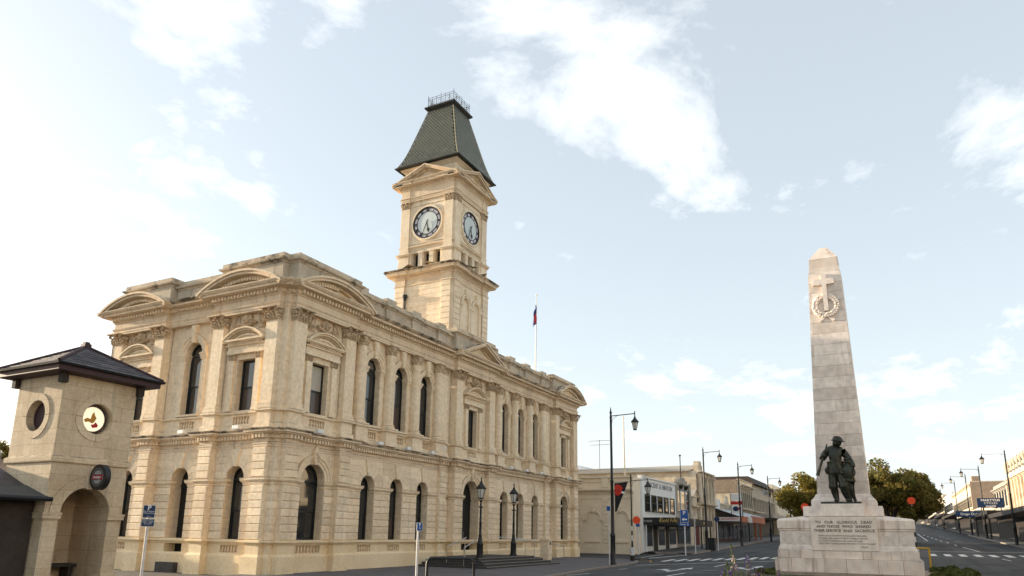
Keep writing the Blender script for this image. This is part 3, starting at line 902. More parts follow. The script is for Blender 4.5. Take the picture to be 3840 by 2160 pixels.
# carved panel over the windows of the pavilions: scroll brackets, mask and swag
def scroll(sx):
    mb = MB()
    pts = []
    for i in range(12):
        a = i / 11 * 3.0 * PI; rr = 0.13 * (1 - i / 14)
        pts.append((sx * (0.72 - rr * math.cos(a)), 0.06, 0.17 + rr * math.sin(a)))
    mb.path(pts, 0.028, 5)
    pts = []
    for i in range(10):
        a = i / 9 * 2.6 * PI; rr = 0.075 * (1 - i / 12)
        pts.append((sx * (0.60 + rr * math.cos(a)), 0.06, 0.56 + rr * math.sin(a)))
    mb.path(pts, 0.022, 5)
    mb.path([(sx * 0.84, 0.06, 0.16), (sx * 0.83, 0.06, 0.28), (sx * 0.72, 0.06, 0.42), (sx * 0.67, 0.06, 0.52), (sx * 0.68, 0.06, 0.60)], 0.03, 5)
    mb.slab([(sx * 0.52, 0.02), (sx * 0.86, 0.02), (sx * 0.84, 0.22), (sx * 0.66, 0.45), (sx * 0.68, 0.62), (sx * 0.52, 0.66)], 0.0, 0.05)
    return mb
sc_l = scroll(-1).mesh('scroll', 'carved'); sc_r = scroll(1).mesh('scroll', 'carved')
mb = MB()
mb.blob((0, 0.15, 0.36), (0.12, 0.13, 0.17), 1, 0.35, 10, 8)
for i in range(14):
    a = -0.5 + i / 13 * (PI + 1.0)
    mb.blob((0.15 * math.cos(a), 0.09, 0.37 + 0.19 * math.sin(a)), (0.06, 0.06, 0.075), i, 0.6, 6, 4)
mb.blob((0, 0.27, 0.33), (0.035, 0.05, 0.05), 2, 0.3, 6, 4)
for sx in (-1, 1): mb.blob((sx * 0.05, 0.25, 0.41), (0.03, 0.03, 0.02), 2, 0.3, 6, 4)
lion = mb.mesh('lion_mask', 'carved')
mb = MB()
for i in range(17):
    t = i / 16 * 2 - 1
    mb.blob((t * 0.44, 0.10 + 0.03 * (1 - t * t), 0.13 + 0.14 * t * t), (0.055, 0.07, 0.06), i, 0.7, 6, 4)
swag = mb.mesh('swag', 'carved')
mb = MB().slab([(-0.55, 0.0), (0.55, 0.0), (0.52, 0.66), (-0.52, 0.66)], -0.02, 0.02)
for z in (0.1, 0.4, 0.5, 0.6): mb.box(-0.52, 0.52, 0.02, 0.035, z - 0.012, z + 0.012)
panel_back = mb.mesh('carved_panel', 'stone')

def spring_kit(): pass
def rect_poly(a, b, z0, z1): return [(a, z0), (b, z0), (b, z1), (a, z1)]
_blk = {}
def block(F, rz, s0, s1, o, z0, z1, c=0.022, name='stone_block', d=0.05):
    """one rusticated stone, proud of the wall face at o"""
    w, h = round(s1 - s0, 3), round(z1 - z0, 3)
    if (w, h, d) not in _blk:
        _blk[(w, h, d)] = MB().slab(rect_poly(-w / 2 + 0.003, w / 2 - 0.003, 0.009, h - 0.009), -0.02, d, c).mesh('stone_block', 'block')
    return inst(_blk[(w, h, d)], name, OH, F((s0 + s1) / 2, o, z0), rz)

COURSES = 7
CH = (Z['imp0'] - Z['sill']) / COURSES
def courses(F, rz, s0, s1, o, up=True, upz=None):
    for k in range(COURSES):
        block(F, rz, s0, s1, o, Z['sill'] + k * CH, Z['sill'] + (k + 1) * CH)
    if up:
        ch = (Z['arch'] - Z['imp'] - 0.02) / 4
        for k in range(4): block(F, rz, s0, s1, o, Z['imp'] + k * ch, Z['imp'] + (k + 1) * ch)

# impost course: sweeps broken by the windows
def impost(F, s0, s1, o, jamb0=False, jamb1=False):
    mb = MB()
    prof = [(0, 3.36), (0.03, 3.40), (0.03, 3.47), (0.07, 3.50), (0.12, 3.56), (0.12, 3.62), (0.14, 3.66), (0.02, 3.675)]
    pts = []
    if jamb0: pts.append((s0, o - 0.18))
    pts += [(s0, o), (s1, o)]
    if jamb1: pts.append((s1, o - 0.18))
    # travel is towards +s with the outside on +o, so mirror the profile side
    q = [(p[0], -p[1]) for p in pts]
    sweep(mb, q, prof)
    mb.v = [(x, -y, z) for x, y, z in mb.v]
    mb.map(F)
    OHP('impost', 'stone', mb)

def arch_kit(F, rz, c, w, o, sL, sR, style):
    """stones round one ground-floor arch between pier edges sL, sR"""
    r = w / 2; zs = Z['imp']; ch = (Z['arch'] - Z['imp'] - 0.02) / 4
    if style == 'vous':
        th = [0, 22, 42, 61, 79]
        for sx, lim in ((-1, c - sL), (1, sR - c)):
            for k in range(4):
                t0, t1 = math.radians(th[k]), math.radians(th[k + 1])
                z0, z1 = k * ch, (k + 1) * ch
                inner = [(r * math.cos(t0 + (t1 - t0) * i / 3), r * math.sin(t0 + (t1 - t0) * i / 3)) for i in range(4)]
                p0 = (max(z0 / math.tan(t0), r) if k else r, z0)
                p1 = (z1 / math.tan(t1), z1)
                poly = []
                if k: poly.append((min(p0[0], lim), p0[1]))
                poly = [(lim, z0)] if not k else [(lim, z0), (min(p0[0], lim - 0.01), z0)]
                poly += inner
                poly += [(min(p1[0], lim - 0.01), z1), (lim, z1)]
                pl = [(sx * a, zs + b + 0.0) for a, b in poly]
                # small joint
                mb = MB().slab(pl, -0.02, 0.05, 0.02)
                mb.map(lambda a, b, d: F(c + a, o + b, d))
                OHP('voussoir', 'block', mb)
        t = math.radians(79)
        kb, kt = r * math.cos(t), 4 * ch / math.tan(t) * 1.15
        mb = MB().slab([(c - kb * 0.95, zs + r * 0.93), (c + kb * 0.95, zs + r * 0.93), (c + kt, zs + 4 * ch), (c - kt, zs + 4 * ch)], -0.3, 0.12, 0.015)
        mb.map(lambda a, b, d: F(a, o + b, d))
        OHP('keystone', 'stone', mb)
    else:
        R2 = r + 0.34
        mb = MB()
        arc_band(mb, c, zs, r + 0.0, r + 0.13, o - 0.05, o + 0.05, seg=20)
        arc_band(mb, c, zs, r + 0.13, r + 0.26, o - 0.05, o + 0.09, seg=20)
        arc_band(mb, c, zs, r + 0.26, R2, o - 0.05, o + 0.14, seg=20)
        mb.map(F); OHP('archivolt', 'stone', mb)
        for sx, lim in ((-1, c - sL), (1, sR - c)):
            for k in range(4):
                z0, z1 = k * ch, (k + 1) * ch
                if z0 >= R2: 
                    poly = [(lim, z0), (0.02, z0), (0.02, z1), (lim, z1)]
                else:
                    ins = []
                    for i in range(5):
                        zz = z0 + (min(z1, R2) - z0) * i / 4
                        ins.append((math.sqrt(max(0, R2 * R2 - zz * zz)) + 0.005, zz))
                    if z1 > R2: ins[-1] = (0.02, R2); ins.append((0.02, z1))
                    if ins[0][0] > lim - 0.03:
                        ins = [(min(x, lim - 0.02), z) for x, z in ins]
                    poly = [(lim, z0)] + ins + [(lim, z1)]
                mb = MB().slab([(sx * a, zs + b) for a, b in poly], -0.02, 0.03, 0.012)
                mb.map(lambda a, b, d: F(c + a, o + b, d))
                OHP('spandrel_stone', 'block', mb)
        mb = MB().slab([(c - 0.12, zs + r - 0.06), (c + 0.12, zs + r - 0.06), (c + 0.19, zs + R2 + 0.08), (c - 0.19, zs + R2 + 0.08)], -0.3, 0.22, 0.02)
        mb.map(lambda a, b, d: F(a, o + b, d)); ks = OHP('keystone', 'stone', mb)
        mb = MB()
        R = random.Random(int(c * 10))
        for i in range(7):
            mb.blob((c + R.uniform(-0.07, 0.07), 0.235, zs + r + 0.06 + 0.05 * i), (0.045, 0.02, 0.04), i, 0.6, 6, 4)
        mb.map(lambda a, b, d: F(a, o + b, d)); mb.build('vermiculation', 'carved', ks)
        mb = MB().slab([(c - 0.17, zs + R2 + 0.08), (c + 0.17, zs + R2 + 0.08), (c + 0.13, zs + R2 + 0.22), (c, zs + R2 + 0.42), (c - 0.13, zs + R2 + 0.22)], -0.02, 0.16, 0.02)
        mb.map(lambda a, b, d: F(a, o + b, d)); OHP('keystone_finial', 'stone', mb)

def balustrade(F, rz, c, w, z0, o, n, parent=None):
    for i in range(n):
        x = c - w / 2 + w * (i + 0.5) / n
        inst(bal, 'baluster', OH, F(x, o - 0.075, z0), rz)

REVEAL = 0.55
gstyle = {}
wi = 0
for fac, F, rz, o, s0, s1, kind, cs in BAYS:
    pavB = kind == 'pav' and fac == 'B'
    gw = 1.40 if pavB else (1.0 if fac == 'B' else (1.08 if kind == 'rec' else 1.0))
    ops = []; dado = []
    for i, c in enumerate(cs):
        door = (fac == 'A' and kind == 'rec') or (pavB and abs(c - 15.35) < 0.5)
        zsill = 0.30 if (fac == 'A' and door) else (0.45 if door else Z['sill'])
        w = 1.78 if (pavB and door) else gw
        ops.append((c, w, zsill, Z['imp'], True))
        if not door: dado.append((c, 0.98 if not pavB else 1.45, 0.76, 1.05, False))
        else: dado.append((c, w, zsill, 1.05, False))
    # ground floor: wall sheet, dado with baluster niches
    mb = MB()
    wall(mb, s0, s1, Z['sill'] - 0.03, Z['arch'] + 0.05, o, [(c, w, max(zs_, Z['sill'] - 0.03), zt, a) for c, w, zs_, zt, a in ops], REVEAL)
    mb.map(F); OHP('wall', 'ashlar', mb)
    mb = MB()
    doors = [q for q in ops if q[2] < 1.0]
    wall(mb, s0, s1, 0.70, 1.08, o, [d for d in dado if d[2] > 0.7] + [(c, w, 0.70, 1.08, False) for c, w, a, b_, e in doors], 0.16 if not doors else REVEAL)
    for d in dado:
        if d[2] > 0.7: mb.add([(d[0] - d[1] / 2, o - 0.155, d[2]), (d[0] + d[1] / 2, o - 0.155, d[2]), (d[0] + d[1] / 2, o - 0.155, d[3]), (d[0] - d[1] / 2, o - 0.155, d[3])], [(0, 1, 2, 3)])
    mb.map(F); OHP('dado', 'plinth', mb)
    for c, w, zsill, zt, a in ops:
        if zsill < 1.0:                                    # doorway
            mb = MB()
            mb.box(c - w / 2, c + w / 2, o - REVEAL - 0.3, o - REVEAL + 0.02, zsill, zt)
            mb.add([(c + w / 2 * math.cos(PI * i / 14), o - REVEAL + 0.02, zt + w / 2 * math.sin(PI * i / 14)) for i in range(15)], [tuple(range(15))])
            mb.map(F); dr = OHP('door', 'door', mb)
            mb = MB()
            mb.box(c - 0.02, c + 0.02, o - REVEAL + 0.02, o - REVEAL + 0.04, zsill, zt)
            mb.box(c - w / 2, c + w / 2, o - REVEAL + 0.021, o - REVEAL + 0.07, zt - 0.25, zt - 0.15)
            mb.map(F); mb.build('door_rail', 'frame', dr)
            mb = MB(); mb.path([F(c + 0.08, o - REVEAL + 0.07, zsill + 0.9), F(c + 0.08, o - REVEAL + 0.07, zsill + 1.25)], 0.015)
            mb.build('door_handle', 'steel', dr)
            mb = MB()                                       # floor and side cheeks of the porch below sill level
            mb.box(c - w / 2 - 0.02, c + w / 2 + 0.02, o - REVEAL - 0.3, o + 0.32, -0.2, zsill - 0.002)
            mb.map(F); OHP('threshold', 'step', mb)
        else:
            wi += 1
            st = [random.choice(['glass', 'glass', 'glassc']), random.choice(['glass', 'glass', 'glassc']), 'glass']
            if abs(c - 8.48) < 0.1: st = ['glassc', 'glass', 'glass']
            window(w, zt - zsill, True, F(c, o - REVEAL + 0.1, zsill), rz, st)
    for d in dado:
        if d[2] > 0.7: balustrade(F, rz, d[0], d[1], 0.74, o, 8 if pavB else 6)
    # rusticated piers beside the arches
    edges = [s0] + [x for c, w, *_ in ops for x in (c - w / 2, c + w / 2)] + [s1]
    for a, b2 in zip(edges[::2], edges[1::2]):
        xp = [q for q in XP if a < q[0] < b2] if fac == 'B' else []
        if xp:
            courses(F, rz, a, xp[0][0], o, up=False); courses(F, rz, xp[0][0], xp[0][1], o + 0.18, up=True); courses(F, rz, xp[0][1], b2, o, up=True)
        else:
            if b2 - a > 0.06: courses(F, rz, a, b2, o, up=False)
        impost(F, a, b2, o, a > s0 + 0.01, b2 < s1 - 0.01)
    # arches
    for i, (c, w, zsill, zt, a) in enumerate(ops):
        l = s0 if i == 0 else (cs[i - 1] + c) / 2
        r = s1 if i == len(ops) - 1 else (cs[i + 1] + c) / 2
        if fac == 'B' and kind == 'rec' and i == len(ops) - 1: r = XP[0][0] if c < 13 else XP[1][0]
        arch_kit(F, rz, c, w, o, l, r, 'moulded' if pavB else 'vous')
    # upper floor ---------------------------------------------------------------
    if kind == 'pav':
        uw, uz0, uz1 = 0.98, 6.44, 8.62
        uops = [(cs[0], uw, uz0, uz1, False)]
    else:
        uw = 1.02 if fac == 'A' else 0.98
        uops = [(c, uw, 6.50, 9.25, True) for c in cs]
    mb = MB()
    wall(mb, s0, s1, 6.38, 10.60, o, uops, 0.42)
    mb.map(F); OHP('wall', 'ashlar', mb)
    mb = MB()
    ud = [(c, 0.95 if fac == 'A' or pavB else 0.82, 5.87, 6.19, False) for c in cs]
    wall(mb, s0, s1, 5.82, 6.26, o, ud, 0.16)
    for d in ud: mb.add([(d[0] - d[1] / 2, o - 0.155, d[2]), (d[0] + d[1] / 2, o - 0.155, d[2]), (d[0] + d[1] / 2, o - 0.155, d[3]), (d[0] - d[1] / 2, o - 0.155, d[3])], [(0, 1, 2, 3)])
    mb.map(F); OHP('dado', 'stone', mb)
    for d in ud: balustrade(F, rz, d[0], d[1], 5.87, o, 6 if d[1] > 0.9 else 5)
    for c, w, za, zb, a in uops:
        st = [random.choice(['glass', 'glassc']), random.choice(['glass', 'glass', 'glass', 'glassd']), random.choice(['glass', 'glass', 'glassd'])]
        if fac == 'B' and abs(c - 2.5) < 0.3: st = ['glassc', 'glassb']
        window(w, zb - za, a, F(c, o - 0.36, za), rz, st)
        if a:                                               # archivolt, imposts, keystone
            r = w / 2
            mb = MB()
            arc_band(mb, c, zb, r + 0.02, r + 0.13, o - 0.02, o + 0.04, seg=18)
            arc_band(mb, c, zb, r + 0.13, r + 0.27, o - 0.02, o + 0.08, seg=18)
            arc_band(mb, c, zb, r + 0.27, r + 0.33, o - 0.02, o + 0.12, seg=18)
            mb.map(F); OHP('archivolt', 'stone', mb)
            mb = MB().slab([(c - 0.10, zb + r - 0.05), (c + 0.10, zb + r - 0.05), (c + 0.19, 10.55), (c - 0.19, 10.55)], -0.25, 0.17, 0.02)
            mb.slab([(c - 0.07, zb + r + 0.08), (c + 0.07, zb + r + 0.08), (c + 0.13, 10.45), (c - 0.13, 10.45)], 0.16, 0.185, 0.0)
            mb.map(lambda x, y, zq: F(x, o + y, zq)); OHP('keystone', 'stone', mb)
            for sx in (-1, 1):                              # impost blocks of the jambs
                x0 = c + sx * r; x1 = c + sx * (r + 0.36)
                a0, a1 = min(x0, x1), max(x0, x1)
                mb = MB()
                for e, z0, z1 in ((0.03, 8.97, 9.06), (0.06, 9.06, 9.15), (0.10, 9.15, 9.22), (0.07, 9.22, 9.25)):
                    mb.box(a0 - (0 if sx > 0 else 0) - (e if sx > 0 else 0) * 0.6, a1 + (e if sx < 0 else 0) * 0.6, o - 0.3, o + e + 0.03, z0, z1)
                mb.map(F); OHP('impost', 'stone', mb)
                mb = MB(); mb.box(a0 + 0.03, a1 - 0.03, o - 0.01, o + 0.03, 6.52, 8.97); mb.map(F); OHP('jamb_pilaster', 'stone', mb)
            mb = MB(); mb.box(c - 0.72, c + 0.72, o - 0.4, o + 0.10, 6.41, 6.50); mb.map(F); OHP('window_sill', 'stone', mb)
    if kind == 'pav':                                       # aedicule and carved panel
        c = cs[0]
        for sx in (-1, 1):
            x = c + sx * 0.78
            mb = MB(); mb.box(x - 0.145, x + 0.145, o - 0.01, o + 0.11, 6.62, 8.58); mb.map(F); pl = OHP('window_pilaster', 'stone', mb)
            inst(cap_small, 'capital', pl, F(x, o, 8.57), rz); inst(pb_small, 'pilaster_base', pl, F(x, o, 6.42), rz)
        mb = MB()
        L_, R_ = c - 0.98, c + 0.98
        for e, z0, z1 in ((0.14, 8.86, 9.0), (0.12, 9.0, 9.2), (0.20, 9.2, 9.26), (0.30, 9.33, 9.37), (0.36, 9.37, 9.44)):
            mb.box(L_ - e * 0.7, R_ + e * 0.7, o - 0.01, o + e, z0, z1)
        mb.map(F); OHP('window_entablature', 'stone', mb)
        mb = MB()
        for i in range(26):
            x = L_ + (R_ - L_) * (i + 0.5) / 26; mb.box(x - 0.025, x + 0.025, o, o + 0.24, 9.26, 9.33)
        rch, rise = 1.20, 0.50
        rad = (rch * rch + rise * rise) / (2 * rise); zc = 9.44 + rise - rad
        a0 = math.asin((9.44 - zc) / rad)
        for i in range(22):
            a = a0 + 0.13 + (PI - 2 * a0 - 0.26) * (i + 0.5) / 22
            x, zq = c + (rad - 0.17) * math.cos(a), zc + (rad - 0.17) * math.sin(a)
            mb.box(x - 0.022, x + 0.022, o, o + 0.2, zq - 0.03, zq + 0.03)
        mb.map(F); OHP('dentil_course', 'stone', mb, kind='stuff')
        mb = MB()
        arc_band(mb, c, zc, rad - 0.13, rad - 0.06, o - 0.01, o + 0.30, a0, PI - a0, 18)
        arc_band(mb, c, zc, rad - 0.06, rad, o - 0.01, o + 0.38, a0, PI - a0, 18)
        arc_band(mb, c, zc, rad - 0.33, rad - 0.24, o - 0.01, o + 0.16, a0 + 0.22, PI - a0 - 0.22, 18)
        mb.slab([(c + (rad - 0.13) * math.cos(a0 + (PI - 2 * a0) * i / 14), zc + (rad - 0.13) * math.sin(a0 + (PI - 2 * a0) * i / 14)) for i in range(15)], o - 0.02, o + 0.11)
        mb.map(F); OHP('window_pediment', 'stone', mb)
        p = inst(panel_back, 'carved_panel', OH, F(c, o, 9.90), rz)
        for me in (sc_l, sc_r, lion, swag): inst(me, me.name.split('.')[0], p, (0, 0, 0), 0, (1.08, 1.35, 1.05))
    # pilasters of the pavilion
    if kind == 'pav':
        for pa, pbq in ((s0 - PW, s0), (s1, s1 + PW)):
            for k in range(COURSES):
                block(F, rz, pa, pbq, 0, Z['sill'] + k * CH, Z['sill'] + (k + 1) * CH)
            chh = (Z['arch'] - Z['imp'] - 0.02) / 4
            for k in range(4): block(F, rz, pa, pbq, 0, Z['imp'] + k * chh, Z['imp'] + (k + 1) * chh)
            mb = MB(); mb.box(pa, pbq, -0.5, 0.0, Z['sill'] - 0.03, Z['arch'] + 0.03); mb.map(F); OHP('pier', 'stone', mb)
            mb = MB(); mb.box(pa, pbq, -0.5, 0.0, 0.70, 1.08); mb.map(F); OHP('dado', 'plinth', mb)
            mb = MB()
            q = [(pa, PAVW if pa < s0 - 0.1 and False else -0.32), (pa, 0), (pbq, 0), (pbq, -0.32)]
            sweep(mb, [(x, -y) for x, y in q], [(0, 3.36), (0.03, 3.40), (0.03, 3.47), (0.07, 3.50), (0.12, 3.56), (0.12, 3.62), (0.14, 3.66), (0.02, 3.675)])
            mb.v = [(x, -y, zq) for x, y, zq in mb.v]; mb.map(F); OHP('impost', 'stone', mb)
            mb = MB(); mb.box(pa, pbq, -0.5, 0.0, 5.82, 6.26); mb.map(F); OHP('pedestal', 'stone', mb)
            mb = MB(); mb.box(pa + 0.04, pbq - 0.04, -0.5, -0.02, 6.39, 10.56); mb.map(F); pl = OHP('pilaster', 'stone', mb)
            pc = (pa + pbq) / 2
            inst(cap_pil, 'capital', pl, F(pc, -0.30, Z['cap']), rz, (1.1, 1.22, 1)); inst(pb_big, 'pilaster_base', pl, F(pc, -0.32, 6.395), rz)
    elif fac == 'B':
        base = CB if cs[0] < 13 else CB2
        for x in base:
            mb = MB(); mb.box(x - 0.42, x + 0.42, o - 0.02, -0.02, 5.80, 6.26)
            for e, z0, z1 in ((0.05, 5.60, 5.80), (0.03, 6.26, 6.30), (0.09, 6.30, 6.37), (0.04, 6.37, 6.395)): mb.box(x - 0.42 - e, x + 0.42 + e, o - 0.02, -0.02 + e, z0, z1)
            mb.map(F); OHP('pedestal', 'stone', mb)
            p = F(x, -0.30, 6.395)
            cl_ = inst(col_shaft, 'column', OH, (p[0], p[1], 6.67))
            inst(col_base, 'column_base', cl_, (0, 0, -0.275)); inst(cap_col, 'capital', cl_, (0, 0, 3.40))
        a, b2 = XP[0] if cs[0] < 13 else XP[1]
        mb = MB(); mb.box(a, b2, o - 0.1, o + 0.15, 6.39, 10.56); mb.map(F); pl = OHP('pilaster', 'stone', mb)
        inst(cap_pil, 'capital', pl, F((a + b2) / 2, o - 0.10, Z['cap']), rz, (0.92, 0.8, 1)); inst(pb_big, 'pilaster_base', pl, F((a + b2) / 2, o - 0.12, 6.395), rz, (0.92, 0.8, 1))
        mb = MB(); mb.box(a, b2, o - 0.1, o + 0.18, 5.82, 6.26); mb.map(F); OHP('pedestal', 'stone', mb)
        mb = MB(); mb.box(a, b2, o - 0.1, o + 0.178, Z['sill'] - 0.03, Z['arch'] + 0.03); mb.map(F); OHP('pier', 'stone', mb)
        mb = MB(); mb.box(a, b2, o - 0.1, o + 0.18, 0.70, 1.08); mb.map(F); OHP('dado', 'plinth', mb)

# the re-entrant angle at the street corner
mb = MB()
for z0, z1, e in ((0.7, 1.08, 0), (Z['sill'] - 0.03, Z['arch'] + 0.03, 0), (5.82, 6.26, 0), (6.38, 10.58, 0.02)):
    mb.box(0.35 + e, PB[0][0] + 0.3, 0.27 + e, PA[0][0] + 0.3, z0, z1)
OHP('corner_pier', 'stone', mb)
for k in range(COURSES + 4):
    z0 = Z['sill'] + k * CH if k < COURSES else Z['imp'] + (k - COURSES) * (Z['arch'] - Z['imp'] - 0.02) / 4
    h = CH if k < COURSES else (Z['arch'] - Z['imp'] - 0.02) / 4
    mb = MB(); mb.box(0.31, PB[0][0], 0.23, 0.30, z0 + 0.006, z0 + h - 0.006); mb.box(0.31, 0.38, 0.3005, PA[0][0], z0 + 0.006, z0 + h - 0.006)
    OHP('corner_stone', 'block', mb)
mb = MB(); sweep(mb, [(0.35, PA[0][0]), (0.35, 0.27), (PB[0][0], 0.27)], [(0, 3.36), (0.03, 3.40), (0.03, 3.47), (0.07, 3.50), (0.12, 3.56), (0.12, 3.62), (0.14, 3.66), (0.02, 3.675)])
OHP('impost', 'stone', mb)
# hidden body: return walls and roof lid
mb = MB()
mb.add([(30.6, 0.0, 0), (30.6, 11.2, 0), (30.6, 11.2, 11.6), (30.6, 0.0, 11.6)], [(0, 1, 2, 3)])
mb.add([(0.13, 11.2, 0), (30.6, 11.2, 0), (30.6, 11.2, 11.6), (0.13, 11.2, 11.6)], [(0, 1, 2, 3)])
mb.add([(0.2, 0.3, 11.66), (30.5, 0.3, 11.66), (30.5, 11.1, 11.66), (0.2, 11.1, 11.66)], [(0, 1, 2, 3)])
OHP('rear_wall', 'stone', mb)
mb = MB(); mb.box(20.0, 34.4, 11.3, 42, -0.3, 10.6); rh = OHP('shade_block', 'stone', mb)  # unseen block added to keep the sun off the corner shop's side wall
mb = MB(); mb.add([(19.8, 11.3, 10.6), (34.6, 11.3, 10.6), (34.6, 42.2, 10.6), (19.8, 42.2, 10.6), (27.2, 11.3, 11.5), (27.2, 42.2, 11.5)], [(0, 4, 5, 3), (4, 1, 2, 5), (0, 1, 4), (3, 5, 2)]); mb.build('shade_block_roof', 'roofdark', rh)

# pediments ------------------------------------------------------------------------
def seg_pediment(F, s0, s1, rise, zb=11.50):
    c = (s0 + s1) / 2; h = (s1 - s0) / 2 + 0.56
    rad = (h * h + rise * rise) / (2 * rise); zc = zb + rise - rad
    a0 = math.asin((zb - zc) / rad)
    mb = MB()
    arc_band(mb, c, zc, rad - 0.09, rad, -0.35, 0.62, a0, PI - a0, 28)
    arc_band(mb, c, zc, rad - 0.20, rad - 0.09, -0.3, 0.54, a0 + 0.015, PI - a0 - 0.015, 28)
    mb.map(F); o = OHP('pediment', 'cornice', mb)
    mb = MB()
    arc_band(mb, c, zc, rad - 0.28, rad - 0.20, -0.3, 0.24, a0 + 0.05, PI - a0 - 0.05, 28)
    arc_band(mb, c, zc, rad - 0.52, rad - 0.40, -0.3, 0.12, a0 + 0.18, PI - a0 - 0.18, 28)
    n = 24
    pts = [(c + (rad - 0.1) * math.cos(a0 + (PI - 2 * a0) * i / n), zc + (rad - 0.1) * math.sin(a0 + (PI - 2 * a0) * i / n)) for i in range(n + 1)]
    mb.slab(pts, -0.4, 0.06)
    mb.map(F); mb.build('tympanum', 'stone', o)
    mb = MB()
    k = int((PI - 2 * a0) * rad / 0.20)
    for i in range(k):
        a = a0 + 0.09 + (PI - 2 * a0 - 0.18) * (i + 0.5) / k
        if abs(i - k * 0.36) < 2.4 and F is FB and s0 < 2: continue          # a few are lost on the corner pediment
        ca, sa = math.cos(a), math.sin(a)
        for q0, q1 in (((rad - 0.40), (rad - 0.275)),):
            t = 0.055
            vs = []
            for yy in (0.05, 0.30):
                for rr, tt in ((q0, -t), (q1, -t), (q1, t), (q0, t)):
                    vs.append((c + rr * ca - tt * sa, yy, zc + rr * sa + tt * ca))
            mb.add(vs, [(0, 1, 2, 3), (4, 5, 6, 7), (0, 1, 5, 4), (1, 2, 6, 5), (2, 3, 7, 6), (3, 0, 4, 7)])
    mb.map(F); mb.build('dentil_course', 'stone', o, kind='stuff')
for s0, s1 in PA: seg_pediment(FA, s0, s1, 0.78)
seg_pediment(FB, *PB[0], 0.78); seg_pediment(FB, *PB[2], 0.98)
def tri_pediment(F, s0, s1, rise, zb, name='pediment', parent=None, proj=0.60, t=0.20, m='cornice', over=0.56, dp=0.17):
    c = (s0 + s1) / 2; h = (s1 - s0) / 2 + over
    sl = math.hypot(h, rise); nx, nz = -rise / sl, h / sl
    mb = MB()
    for k, (ta, tb, o1) in enumerate(((0, 0.45 * t, proj), (0.45 * t, t, proj - 0.08))):
        for sx in (-1, 1):
            # strip along the rake, thickness measured straight down
            ka, kb = ta / nz, tb / nz
            mb.slab([(c + sx * h, zb - ka), (c, zb + rise - ka), (c, zb + rise - kb), (c + sx * h, zb - kb)], -0.35, o1 - 0.003 * (sx > 0))
    mb.map(F); o = mb.build(name, m, parent or OH)
    mb = MB(); mb.slab([(c - h * 0.97, zb), (c + h * 0.97, zb), (c, zb + rise * 0.97)], -0.4, 0.05)
    for sx in (-1, 1):
        mb.slab([(c + sx * h * 0.80, zb), (c, zb + rise * 0.80), (c, zb + rise * 0.80 - 0.10), (c + sx * (h * 0.80 - 0.22), zb)], -0.1, 0.11 + 0.002 * sx)
    mb.map(F); mb.build('tympanum', 'stone', o)
    mb = MB()
    k = int(sl / dp)
    for sx in (-1, 1):
        for i in range(2, k - 1):
            u = (i + 0.5) / k
            x = c + sx * h * (1 - u); zq = zb + rise * u - t / nz - 0.07
            if zq < zb + 0.02: continue
            mb.box(x - 0.04, x + 0.04, 0.04, 0.2, zq - 0.05, zq + 0.05)
    mb.map(F); mb.build('dentil_course', 'stone', o, kind='stuff')
    return o
tri_pediment(FB, *PB[1], 1.12, 11.50)

# parapet -----------------------------------------------------------------------------
def parapet(pts, z0, z1, name='parapet', closed=False):
    mb = MB()
    sweep(mb, pts, [(0.08, z0 - 0.05), (0.08, z0 + 0.14), (0.0, z0 + 0.2), (0.0, z1 - 0.42)], closed)
    o = OHP(name, 'parapet', mb)
    mb = MB(); sweep(mb, pts, [(0.0, z1 - 0.42), (0.03, z1 - 0.40), (0.05, z1 - 0.34), (0.16, z1 - 0.30), (0.18, z1 - 0.23),
                    (0.05, z1 - 0.21), (0.05, z1), (-0.35, z1 + 0.01), (-0.35, z0)], closed)
    mb.build('coping', 'lichen2', o)
ins = 0.28
def pav_parapet_A(s0, s1, z1):
    parapet([(3.5, s1 - 0.25), (AX + ins, s1 - 0.25), (AX + ins, s0 + 0.1), (3.5, s0 + 0.1)], 11.62, z1)
pav_parapet_A(7.75, 11.3, 13.05)
parapet([(AX + 0.62, 7.8), (AX + 0.62, 4.4)], 11.62, 12.86)
parapet([(3.5, 4.42), (AX + 0.30, 4.42), (AX + 0.30, 0.85), (0.78, 0.85), (0.78, 0.30), (4.78, 0.30), (4.78, 3.5)], 11.62, 13.10)
parapet([(4.7, 0.55), (13.3, 0.55)], 11.62, 12.86)
parapet([(13.25, 3.0), (13.25, 0.25), (17.75, 0.25), (17.75, 3.0)], 11.62, 13.12)
parapet([(17.7, 0.55), (26.8, 0.55)], 11.62, 12.86)
parapet([(26.75, 3.0), (26.75, 0.30), (30.85, 0.30), (30.85, 8.0)], 11.62, 13.10)
def parapet_block(s, w=0.66, y=0.42, zt=12.99, face='B'):
    F = FB if face == 'B' else FA
    mb = MB()
    for e, z0, z1 in ((0.05, 11.66, 11.85), (0.0, 11.85, 12.46), (0.06, 12.46, 12.55), (0.16, 12.55, 12.64), (0.04, 12.64, zt)):
        mb.box(s - w / 2 - e, s + w / 2 + e, -y - 0.35, -y + e, z0, z1)
    mb.map(F); OHP('parapet_block', 'parapet', mb)
for x in (7.34, 9.55, 12.0, 20.5, 22.8, 25.4): parapet_block(x)
parapet_block(5.2, 0.5)
parapet_block(18.2, 0.5)
# upper stepped blocks on the corner pavilions
mb = MB()
mb.box(0.92, 4.55, 0.42, 0.80, 13.10, 13.14); OHP('coping', 'parapet', mb)

